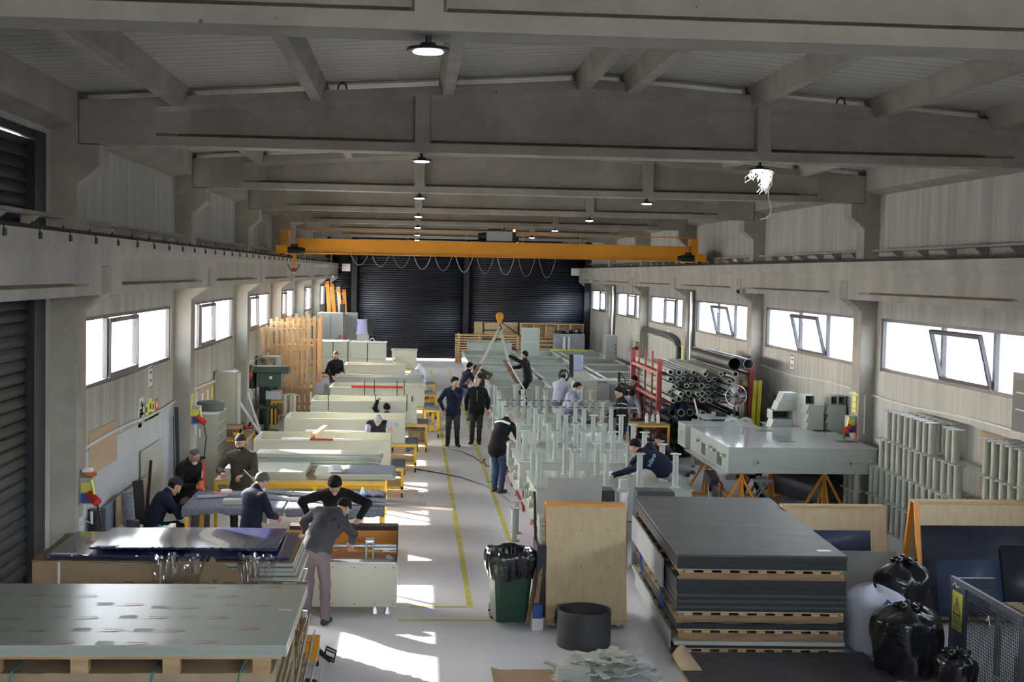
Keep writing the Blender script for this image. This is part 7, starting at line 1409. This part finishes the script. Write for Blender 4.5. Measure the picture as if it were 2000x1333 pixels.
for x, z in pr: vs += [on_chest(a, x-0.006, z), on_chest(a, x+0.006, z)]
g.add(vs, [(2*i, 2*i+1, 2*i+3, 2*i+2) for i in range(9)]); decal(a, g, 'zip', m_grey, side=1)
# lifting party under the crane
person('person in navy jumper pulling the sling on the aisle side', (1.50, 40.75, 0), R(-62), C_NAVY, C_GTR, H=1.76, lean=22, hp=8, hy=0, LH=(-0.02, 0.52, 1.42), RH=(0.12, 0.48, 1.22), LF=(-0.15, -0.18, 0.085), RF=(0.15, 0.16, 0.085), res=FAR, curl=60, bulk=1.05)
G().bx(3.05, 3.75, 40.45, 41.25, 0.0, 0.40).ob('step_box', m_pp, label='pale step box under the man in black holding the sling', cat='box')
person('person in black jumper reaching up to hold the sling', (3.42, 40.85, 0.40), R(72), C_BLACK, C_BLACK, H=1.74, hip=(0, -0.06, 0.90), lean=14, hp=-6, hy=0, LH=(-0.06, 0.56, 1.58), RH=(0.12, 0.52, 1.18), res=FAR, curl=60, bulk=1.05)
person('person in dark olive jacket stooping behind the sling with a lowered arm', (2.30, 45.0-0.25, 0), R(150), C_OLIVE, C_DTR, H=1.70, hip=(0, -0.05, 0.92), lean=58, hp=60, LH=(-0.42, 0.42, 0.98), RH=(0.15, 0.35, 0.9), res=FAR)
# round the panels
a = person('person with a bald crown and dark vest leaning over the second panel', (1.76, 27.35, 0), R(-42), C_BLACK, C_JEAN, H=1.76, hip=(0, -0.05, 0.95), lean=34, hp=50, hy=0, LH=(-0.16, 0.50, 1.03), RH=(0.24, 0.46, 1.03), LF=(-0.08, -0.02, 0.085), RF=(0.12, -0.06, 0.085), hair='fringe', hairm=HAIRG, shoe=SHOEB, res=NEAR+0.001, bulk=1.16, long=True)
g = G(); vs = []
for i in range(12): t_ = -0.20+0.40*i/11; vs += [on_chest(a, t_, 0.265-0.10*abs(t_)), on_chest(a, t_, 0.315-0.10*abs(t_))]
g.add(vs, [(2*i, 2*i+1, 2*i+3, 2*i+2) for i in range(11)]); decal(a, g, 'white_yoke_stripe', m_white, 'white stripe across the shoulders')
a = person('person in navy hooded top lying on his side on the nearest panel', (4.36, 22.85, 0.952), R(4), C_NAVY, cloth('pale_grey_trouser', (0.24, 0.24, 0.25)), H=1.74, hip=(0.0, 0.0, 0.15), lean=8, side=-64, twist=6, hp=28, hy=-50, LH=(-0.86, 0.30, 0.05), RH=(-0.62, 0.46, 0.14), LF=(0.46, 0.32, 0.10), RF=(0.52, 0.16, 0.17), kp=(0.3, 1, 0.2), elb=(0.2, 0.9, -0.3), hair='short', res=NEAR+0.001, bulk=1.12)
vs, fs = text_mesh('adeo', 0.13); g = G()
for sgn in (1,):
    info = a; wst = Vector(a['waist']); xd = Vector(a['rt']); yd = Vector(a['up']); g.add([wst+yd*0.17+xd*(v.x)*0.95+yd*v.y*0.95 for v in vs], fs)
decal(a, g, 'printed_logo', M('logo_blue', (0.35, 0.65, 0.85), rough=0.5), 'pale blue lettering on the back', lift=0.006)
person('person with black hair in black sitting behind the nearest panel by the tank', (5.08, 26.2, 0), R(70), C_BLACK, C_BLACK, H=1.74, hip=(0, 0, 0.58), lean=16, hp=26, hy=8, LH=(-0.14, 0.52, 1.00), RH=(0.10, 0.50, 0.98), LF=(-0.14, 0.36, 0.085), RF=(0.14, 0.36, 0.085), res=NEAR+0.001)
q = T('work_stool', 'dark stool under the black haired man by the tank', 'stool', (5.08, 26.2, 0)); G().cyl((0, 0, 0.40), (0, 0, 0.44), 0.17, n=20).ob('seat', m_black, parent=q)
for i in range(4): a_ = PI/4+i*PI/2; G().cyl((0.15*math.cos(a_), 0.15*math.sin(a_), 0), (0.11*math.cos(a_), 0.11*math.sin(a_), 0.40), 0.012, n=8).ob('leg', m_dark, parent=q)
a = person('person in black college jacket with white stripes standing by the third panel', (5.02, 32.0, 0), R(100), C_BLACK, C_NAVY, H=1.78, lean=5, hp=14, hy=-10, LH=(-0.12, 0.36, 1.12), RH=(0.18, 0.34, 1.08), hair='full', res=MID, curl=45, bulk=1.08)
g = G()
for sh, el in ((a['shL'], a['eL']), (a['shR'], a['eR'])):
    sh, el = Vector(sh), Vector(el); d = (el-sh).normalized(); u = d.cross(Vector((0, 1, 0))).normalized(); v_ = d.cross(u); c = sh+d*0.03; g.tube([c+u*0.076*math.cos(t)+v_*0.076*math.sin(t) for t in [j*2*PI/18 for j in range(18)]], 0.008, 5, True)
c = Vector(a['hip'])-Vector((0, 0, 0.04)); g.tube([c+Vector((0.168*math.cos(t), 0.136*math.sin(t), 0)) for t in [j*2*PI/26 for j in range(26)]], 0.010, 5, True); g.ob('white_trim', m_white, a['root'], label='white stripes round shoulders and hem')
g = G(); put_text(g, 'U', 0.09, on_chest(a, 0.09, 0.22), Vector(a['rt'])*-1, a['up']); g.add([on_chest(a, x, z) for x, z in ((-0.14, 0.16), (-0.05, 0.16), (-0.05, 0.28), (-0.14, 0.28))], [(0, 1, 2, 3)]); decal(a, g, 'chest_patch', m_white, side=1)
person('person in light grey sweatshirt sitting on the fourth panel with his head on his hand', (3.72, 32.15, 0.952), R(-118), C_GREY, C_GTR, H=1.78, hip=(0, -0.05, 0.14), lean=20, side=-4, hp=26, hy=4, LH=(0.16, 0.34, 0.78), RH=(0.22, 0.40, 0.36), LF=(-0.14, 0.52, 0.085), RF=(0.18, 0.55, 0.085), kp=(0, 0.3, 1), hair='short', res=MID, curl=20, bulk=1.15, elb=(0.6, 0.4, -1))
person('person in white shirt and grey knit cap stooping with his back to the aisle', (4.02, 37.2, 0), R(-34), C_SHIRT, C_GTR, H=1.78, lean=24, hp=30, hy=-10, LH=(-0.05, 0.48, 1.05), RH=(0.24, 0.46, 1.0), hat=('beanie', CAPG), skin=SKIN2, res=MID, bulk=1.12)
a = person('person reaching out to the blue drill on the yellow edged table', (6.28, 36.9-0.1, 0), R(88), C_OLIVE, C_BLACK, H=1.74, hip=(0, -0.04, 0.93), lean=22, hp=16, hy=-4, LH=(0.02, 0.58, 1.50), RH=(0.06, 0.52, 1.30), elb=(0.6, 0, -0.8), hair='short', res=MID, curl=60)
person('person in grey blue sweater bending over the bottle table from behind', (5.55, 34.45, 0), R(168), C_GREY, C_DTR, H=1.72, hip=(0, -0.06, 0.92), lean=44, side=-6, hp=48, hy=-14, LH=(-0.32, 0.62, 0.98), RH=(-0.08, 0.64, 0.96), hair='short', res=MID)
a = person('person in navy jacket and grey hood wearing a coil of white hose', (6.68, 33.05, 0), R(75), C_NAVY, C_BLACK, H=1.80, hip=(0, -0.06, 0.95), lean=26, hp=30, hy=6, LH=(-0.08, 0.54, 1.12), RH=(0.12, 0.52, 1.08), hat=('hood', CAPG), res=MID, bulk=1.12)
g = G(); c = Vector(a['hc']); u, v_ = Vector(a['hr']), (Vector(a['hf'])*0.8+Vector(a['hu'])*0.3).normalized()
for k in range(3): g.tube([c+Vector(a['hu'])*(0.07+0.018*k)+u*(0.135+0.01*k)*math.cos(t)+v_*(0.15+0.008*k)*math.sin(t)-Vector(a['hu'])*0.07*math.sin(t) for t in [j*2*PI/26 for j in range(26)]], 0.010, 6, True)
g.ob('white_hose_coil', m_white, label='coil of thin white hose hung on the hooded worker', cat='hose', loc=a['root'].location, rot=(0, 0, R(75)))
g = G(); g.add([on_chest(a, x, z) for x, z in ((-0.05, 0.18), (0.02, 0.18), (0.02, 0.24), (-0.05, 0.24))], [(0, 1, 2, 3)]); decal(a, g, 'red_badge', m_redb)
person('person in dark blue trousers crouching under the big tank', (6.9, 28.85-1.7, 0), R(185), C_NAVY, C_NAVY, H=1.70, hip=(0, -0.25, 0.40), lean=30, hp=40, LH=(-0.15, 0.20, 0.45), RH=(0.15, 0.2, 0.45), LF=(-0.20, 0.10, 0.085), RF=(0.20, 0.18, 0.085), res=FAR)

# ================================================================ things on the walls
def wall_sign(name, label, X, s, y, z, w_, h_, m, lines=None, ink=None, cat='sign', group=None, font=None):
    t = T(name, label, cat, (X, y, z), 0, group); G().bx(0, s*0.012, -w_/2, w_/2, -h_/2, h_/2).ob('plate', m, parent=t)
    if lines:
        g = G()
        for i, tx in enumerate(lines): put_text(g, tx, font or h_*0.8/len(lines), (s*0.0135, 0, h_*0.5-h_*(i+0.5)/len(lines)), (0, s, 0), (0, 0, 1))
        g.ob('lettering', ink or m_ink, parent=t, flip=False, smooth=0)
    return t
def plain_board(name, label, X, s, pts, m, cat='board'):
    """board on the wall plane through four measured corners"""
    P_ = [PX(px, py, X) for px, py in pts]; y0, y1 = min(p.y for p in P_), max(p.y for p in P_); z0, z1 = min(p.z for p in P_), max(p.z for p in P_)
    return G().bx(X, X+s*0.02, y0, y1, z0, z1).ob(name, m, label=label, cat=cat), y0, y1, z0, z1
o_, y0, y1, z0, z1 = plain_board('wall_board', 'tan board on the window wall beside the first pillar', WL, 1, [(172, 846), (172, 925), (226, 826), (226, 898)], m_board)
o_, y0, y1, z0, z1 = plain_board('notice_board', 'tan notice board with papers beyond the second pillar', WL, 1, [(386, 757), (386, 800), (424, 736), (424, 790)], m_board)
for i, (f, h, w_, mm) in enumerate(((0.18, 0.42, 0.25, m_white), (0.45, 0.48, 0.22, m_white), (0.66, 0.5, 0.2, m_yellowsign), (0.30, 0.2, 0.2, m_white))):
    yy = y0+(y1-y0)*f; zz = z0+(z1-z0)*(0.55 if i < 3 else 0.2); G().bx(WL+0.0205, WL+0.023, yy-w_/2, yy+w_/2, zz-h/4, zz+h/4).ob('pinned_paper', mm, label=f'sheet pinned on the notice board, {ORD[i]} from the pillar', cat='paper')
pl_ = [(272, 818, m_white), (279, 805, M('blue_sign', (0.12, 0.28, 0.6))), (285, 806, m_yellowsign), (292, 799, m_yellowsign), (298, 800, m_yellowsign), (305, 796, m_redb), (275, 795, m_white)]
for i, (px, py, mm) in enumerate(pl_):
    p = PX(px, py, WL); wall_sign('safety_sign', f'small {["white","blue","yellow","yellow","yellow","red and white","white upper"][i]} safety sign, {ORD[i]} in the row under the first window', WL, 1, p.y, p.z, 0.30, 0.30 if i != 3 else 0.36, mm, None, None, 'sign', 'row of safety signs')
    g = G(); g.bx(WL+0.0125, WL+0.0135, p.y-0.10, p.y+0.10, p.z-0.10, p.z-0.06); g.bx(WL+0.0125, WL+0.0135, p.y-0.06, p.y+0.06, p.z, p.z+0.09); g.ob('pictogram', m_white if mm not in (m_white, m_yellowsign) else m_ink, parent=bpy.context.scene.objects[-1] if False else None, label='pictogram on a safety sign', cat='pictogram', group='pictograms on the safety signs')
for nm, X, s, px, py in (('beside the first window', WL, 1, 293, 737), ('under the third tilted window', WR, -1, 1548, 709), ('under the far tilted window', WR, -1, 1306, 647), ('under the farthest window', WR, -1, 1229, 629)):
    p = PX(px, py, X); t = wall_sign('bay_plaque', f'small white plaque with printed lines {nm}', X, s, p.y, p.z, 0.30, 0.36, m_white, None, None)
    g = G(); g.bx(s*0.0125, s*0.014, -0.15, 0.15, 0.155, 0.18); g.bx(s*0.0125, s*0.014, -0.15, 0.15, -0.18, -0.165); g.bx(s*0.0125, s*0.014, -0.09, 0.09, 0.06, 0.10); g.bx(s*0.0125, s*0.014, -0.07, 0.07, -0.08, -0.04); g.ob('printed_frame', M('plaque_blue', (0.04, 0.05, 0.15)), parent=t)
def power_box(X, s, y, z, lab, gl=False):
    t = T('power_box', lab, 'power box', (X, y, z), 0); G().bx(0, s*0.16, -0.10, 0.10, -0.16, 0.18).ob('case', m_grey, parent=t, bev=0.008); G().bx(s*0.02, s*0.14, -0.104, -0.10, 0.0, 0.12).ob('yellow_label', m_yellowsign, parent=t); G().bx(s*0.02, s*0.15, -0.12, -0.10, -0.14, -0.02).ob('blue_socket', m_bluep, parent=t)
    G().cyl((s*0.12, -0.10, -0.02), (s*0.25, -0.20, -0.12), 0.05, 0.06, n=14).ob('red_plug', m_redb, parent=t); G().bar((s*0.16, -0.14, 0.16), (s*0.20, -0.15, -0.02), 0.05, 0.01).ob('tag', m_yellowsign, parent=t)
    G().tube([(s*0.25, -0.20, -0.14), (s*0.30, -0.22, -0.40), (s*0.26, -0.2, -0.75), (s*0.15, -0.15, -0.9)], 0.012, 6).ob('cord', m_black, parent=t); G().tube([(s*0.05, -0.05, -0.16), (s*0.06, -0.1, -0.36), (s*0.16, -0.12, -0.40), (s*0.15, -0.1, -0.25)], 0.02, 6).ob('white_cord', m_wirew, parent=t)
    G().tube([(s*0.05, -0.06, -0.16), (s*0.04, -0.06, -0.5), (s*0.04, -0.04, -z+0.02)], 0.008, 5).ob('lead', m_wirew, parent=t); return t
p = PX(160, 958, XL); power_box(XL, 1, YK(0)+0.24, p.z, 'grey power box with a red plug on the first pillar, orange gloves on top')
g = Field((XL, YK(0), p.z+0.14), (XL+0.26, YK(0)+0.5, p.z+0.36), 0.008)
for i in range(5): g.cap((XL+0.07, YK(0)+0.15+0.035*i, p.z+0.225), (XL+0.17+0.01*(i % 2), YK(0)+0.13+0.04*i, p.z+0.20+0.02*(i % 2)), 0.018, 0.016, 0.012)
gt = T('work_gloves', 'orange and white work gloves lying on the first power box', 'gloves', (0, 0, 0)); g.ob('fingers', GLOVE, gt); G().box((XL+0.08, YK(0)+0.24, p.z+0.262), (0.12, 0.16, 0.04)).ob('cuff', m_white, gt, bev=0.012)
p = PX(381, 808, XL); power_box(XL, 1, YK(1)+0.22, p.z, 'grey power box with a red plug on the second pillar behind the seated men')
p = PX(1664, 828, XR); power_box(XR, -1, YK(1)+0.22, p.z, 'grey power box with red plugs on the pillar beside the tank')
p = PX(1453, 752, XR); power_box(XR, -1, YK(2)+0.22, p.z, 'grey power box on the pillar beside the fan')
p = PX(1262, 712, XR) if False else PX(1247, 690, XR); power_box(XR, -1, YK(4)+0.22, 1.75, 'grey power box on the far pillar behind the pipe rack')
for X, s, y, z, lab in ((XR, -1, YK(1)+0.24, 2.06, 'tank'), (XR, -1, YK(2)+0.24, 2.02, 'fan'), (XL, 1, YK(1)+0.12, 1.85, 'pigeonhole cabinet'), (XR, -1, YK(3)+0.24, 2.0, 'pipe rack')):
    wall_sign('warning_sign', f'yellow warning sign on the pillar by the {lab}', X, s, y, z, 0.22, 0.40, m_yellowsign, ('DIKKAT', 'ELEKTRIK', 'TEHLIKESI'), m_ink, font=0.045)
t = wall_sign('green_sign', 'white sign with green lettering low on the first pillar', XL, 1, YK(0)+0.22, PX(158, 1036, XL).z, 0.18, 0.34, m_white, ('ACIL', 'CIKIS'), M('sign_green', (0.03, 0.40, 0.22)), font=0.075)
p = PX(1672, 843, XR); G().bx(XR-0.01, XR-0.005, YK(1)+0.05, YK(1)+0.12, p.z-0.2, p.z+0.15).ob('red_notice', m_redb, label='narrow red edged notice beside the power box by the tank', cat='sign')
# conduits along the walls
def conduit(side, k, zf, lab):
    X = (WL+0.035) if side == 'left' else (WR-0.03); s = 1 if side == 'left' else -1; g = G(); y0 = YK(k)+0.5; L = BAY-0.55
    g.tube([(X, y0+L*u, zf+0.10*math.sin(u*5+k)*u*(1-u)*2) for u in [j/14 for j in range(15)]], 0.022, 8); xi = XL if side == 'left' else XR
    g.tube([(X, y0+L, zf), (xi+s*0.02 if False else X, y0+L+0.02, zf)], 0.022, 6); g.ob('conduit', m_wirew, label=lab, cat='conduit')
for k in range(0, 4): conduit('left', k, 1.92, f'pale conduit running along the window wall, {ORD[k]} bay'); conduit('right', k, 2.22, f'pale conduit running along the spool side wall, {ORD[k]} bay')
for k in (1, 2, 3, 4):
    G().tube([(XR-0.015, YK(k)-0.02, 2.22), (XR-0.015, YK(k)+0.02, 2.22), (XR-0.015, YK(k)+0.5, 2.22)], 0.018, 6).ob('conduit', m_wirew, label=f'short conduit round the {ORD[k]} pillar on the spool side', cat='conduit')
    G().tube([(XR+0.12, YK(k)-0.015, 2.22), (XR+0.12, YK(k)-0.02, 1.45)], 0.014, 6).ob('drop_conduit', m_wirew, label=f'thin conduit dropping down the face of the {ORD[k]} pillar on the spool side', cat='conduit')
G().tube([(WL+0.02, 26.0-1.6, 1.90), (WL+0.02, 26.0-1.6, 0.3)], 0.02, 6).ob('drop_conduit', m_wirew, label='conduit dropping down the wall by the row of safety signs', cat='conduit')
for k in (0, 2, 3, 5):
    x = XR-0.14 if k > 1 else XR; 
for k in (3, 5): G().cyl((WR-0.12, YK(k)-0.08, 0), (WR-0.12, YK(k)-0.08, 4.0), 0.05, n=12).ob('down_pipe', m_alu, label=f'metal down pipe beside the {ORD[k]} pillar on the spool side', cat='pipe')
# things leaning on the left wall of the first bay
for i, (px0, py0, px1, py1, y, z1, mm, lab) in enumerate(((0, 0, 0, 0, 23.6, 1.38, m_pp, 'pale sheet leaning on the wall behind the beanie man'), (0, 0, 0, 0, 22.0, 0.95, m_board, 'tan sheet leaning behind the beanie man'))):
    G().add([(-4.50, y-1.4, z1), (-4.50, y+0.7, z1), (-4.22, y+0.7, 0.02), (-4.22, y-1.4, 0.02)], [(0, 1, 2, 3)]).ob('leaning_sheet', mm, label=lab, cat='sheet', solid=0.015) if False else G().bx(-4.50+0.05*i, -4.48+0.05*i, y-0.9, y+1.0, 0.0, z1).ob('leaning_sheet', mm, label=lab, cat='sheet', rot=None)
G().bar((-4.34, 22.3, 0.0), (-4.44, 23.3, 1.15), 0.05, 0.03).ob('timber_strip', m_dark, label='dark strip leaning on the pale sheet by the wall', cat='strip')
for i in range(3): G().bar((-4.30-0.04*i, 25.3+0.12*i, 0.0), (-4.40-0.03*i, 25.5+0.1*i, 1.85-0.1*i), 0.07, 0.03, (0, 1, 0)).ob('dark_strip', m_dark if i != 1 else m_gpipe, label=f'tall {"grey" if i == 1 else "dark"} strip leaning before the second pillar, {ORD[i]} from the aisle', cat='strip')
p = PX(180, 1000, -4.25); G().cyl((-4.22, 18.4, 0.0), (-4.22, 18.4, 1.18), 0.12, n=24).ob('gas_cylinder', m_dark, label='dark gas cylinder standing by the first pillar', cat='cylinder')
G().bx(-4.46, -4.44, 18.8, 20.6, 0.0, 0.95).ob('leaning_sheet', M('blue_grey_sheet', (0.20, 0.27, 0.34), rough=0.35), label='blue grey sheet leaning on the wall beside the gas cylinder', cat='sheet')
G().bx(-4.40, -4.38, 20.4, 21.0, 0.0, 1.0).ob('leaning_sheet', m_board, label='small tan sheet leaning behind the low plinth', cat='sheet')
q = T('low_plinth', 'open pale plinth carrying a dark rolled tube by the wall', 'plinth', (-3.98, 19.3, 0)); g = G(); g.bx(-0.16, -0.13, -0.2, 0.2, 0, 0.74); g.bx(0.13, 0.16, -0.2, 0.2, 0, 0.74); g.bx(-0.16, 0.16, -0.2, 0.2, 0.74, 0.77); g.ob('shell', m_pp, parent=q); G().bx(-0.13, 0.13, 0.17, 0.2, 0, 0.74).ob('back_panel', m_ppe, parent=q)
G().cyl((-3.98, 19.35, 0.775), (-4.02, 19.36, 1.24), 0.085, n=20).ob('rolled_tube', m_felt, label='dark grey roll standing on the low plinth', cat='roll'); G().box((-3.9, 19.2, 0.83), (0.16, 0.14, 0.10), (0, 0, 0.4)).ob('hand_tool', m_black, label='black tool with a white disc on the low plinth', cat='tool')
G().bar((-4.10, 21.0, 0.0), (-4.28, 21.4, 1.1), 0.03, 0.16, (1, 0, 0)).ob('dark_plank', m_dark, label='dark plank leaning behind the low plinth', cat='plank')
# dark display cabinet and tan board on the spool side wall
q = T('wall_cabinet', 'dark framed display cabinet high on the spool side wall', 'cabinet', (0, 0, 0)); G().bx(WR-0.14, WR, 18.0, 19.45, 2.28, 3.15).ob('case', m_black, parent=q); G().bx(WR-0.145, WR-0.14, 18.1, 19.35, 2.38, 3.05).ob('display', m_dark, parent=q)
for z in (2.6, 2.85): G().bx(WR-0.16, WR-0.145, 18.2, 19.3, z, z+0.02).ob('shelf', m_grey, parent=q)
G().bx(WR-0.03, WR-0.01, 17.9, 20.75, 0.30, 2.12).ob('wall_board', m_board, label='tan board on the wall between the spool stacks', cat='board')
# floodlights at the far ends of the runway beams, cameras, alarm
for x, s, lab in ((XL+0.30, 1, 'shutter'), (XR-0.30, -1, 'spool')):
    q = T('flood_light', f'white square flood light at the far end of the {lab} side runway beam', 'lamp', (x, 66.3, 4.62)); G().bx(s*0.35, s*0.75, -0.05, 0.05, -0.18, 0.18).ob('head', m_white, parent=q); G().bar((0, 0, 0), (s*0.35, 0, 0), 0.04).ob('arm', m_grey, parent=q)
    q = T('wall_camera', f'small white camera under the {lab} side runway beam end', 'camera', (x+s*0.06, 64.0, 4.2)); G().cyl((0, 0, 0), (0, -0.25, -0.03), 0.06, n=12).ob('body', m_white, parent=q); G().bar((-s*0.06, 0, 0.02), (0, 0, 0), 0.03).ob('arm', m_white, parent=q)
q = T('wall_camera', 'white camera hanging on the spool side runway bracket by the tilted window', 'camera', (XR-0.36, 34.2, 4.16)); G().cyl((0, 0, 0), (-0.12, -0.16, -0.03), 0.055, n=14).ob('body', m_white, parent=q); G().cyl((-0.12, -0.16, -0.03), (-0.135, -0.18, -0.035), 0.05, n=14).ob('lens', m_black, parent=q); G().bar((0.05, 0, 0.05), (0, 0, 0), 0.03).ob('arm', m_white, parent=q)
q = T('alarm_lamp', 'red alarm lamp on the shutter side runway beam below the crane end', 'lamp', (XL+0.38, 43.3, 4.42)); G().lathe([(0, 0.1), (0.07, 0.08), (0.085, 0), (0, 0)], n=14).ob('dome', m_redb, parent=q); G().bx(-0.08, 0.03, -0.04, 0.04, -0.08, 0).ob('base', m_white, parent=q)
# lifting loops left in the roof beams
for k, x in ((0, -0.95), (0, 5.45)): G().tube([(x-0.06, YK(k)+0.03, ZT(x)-0.01), (x-0.045, YK(k)+0.03, ZT(x)+0.06), (x, YK(k)+0.03, ZT(x)+0.09), (x+0.045, YK(k)+0.03, ZT(x)+0.06), (x+0.06, YK(k)+0.03, ZT(x)-0.01)], 0.012, 6).ob('lifting_loop', m_black, label=f'black lifting loop on top of the first roof beam, {"tub" if x < 0 else "tank"} side', cat='loop')
# daylight openings guide the sky into the hall
for k in KL: pass
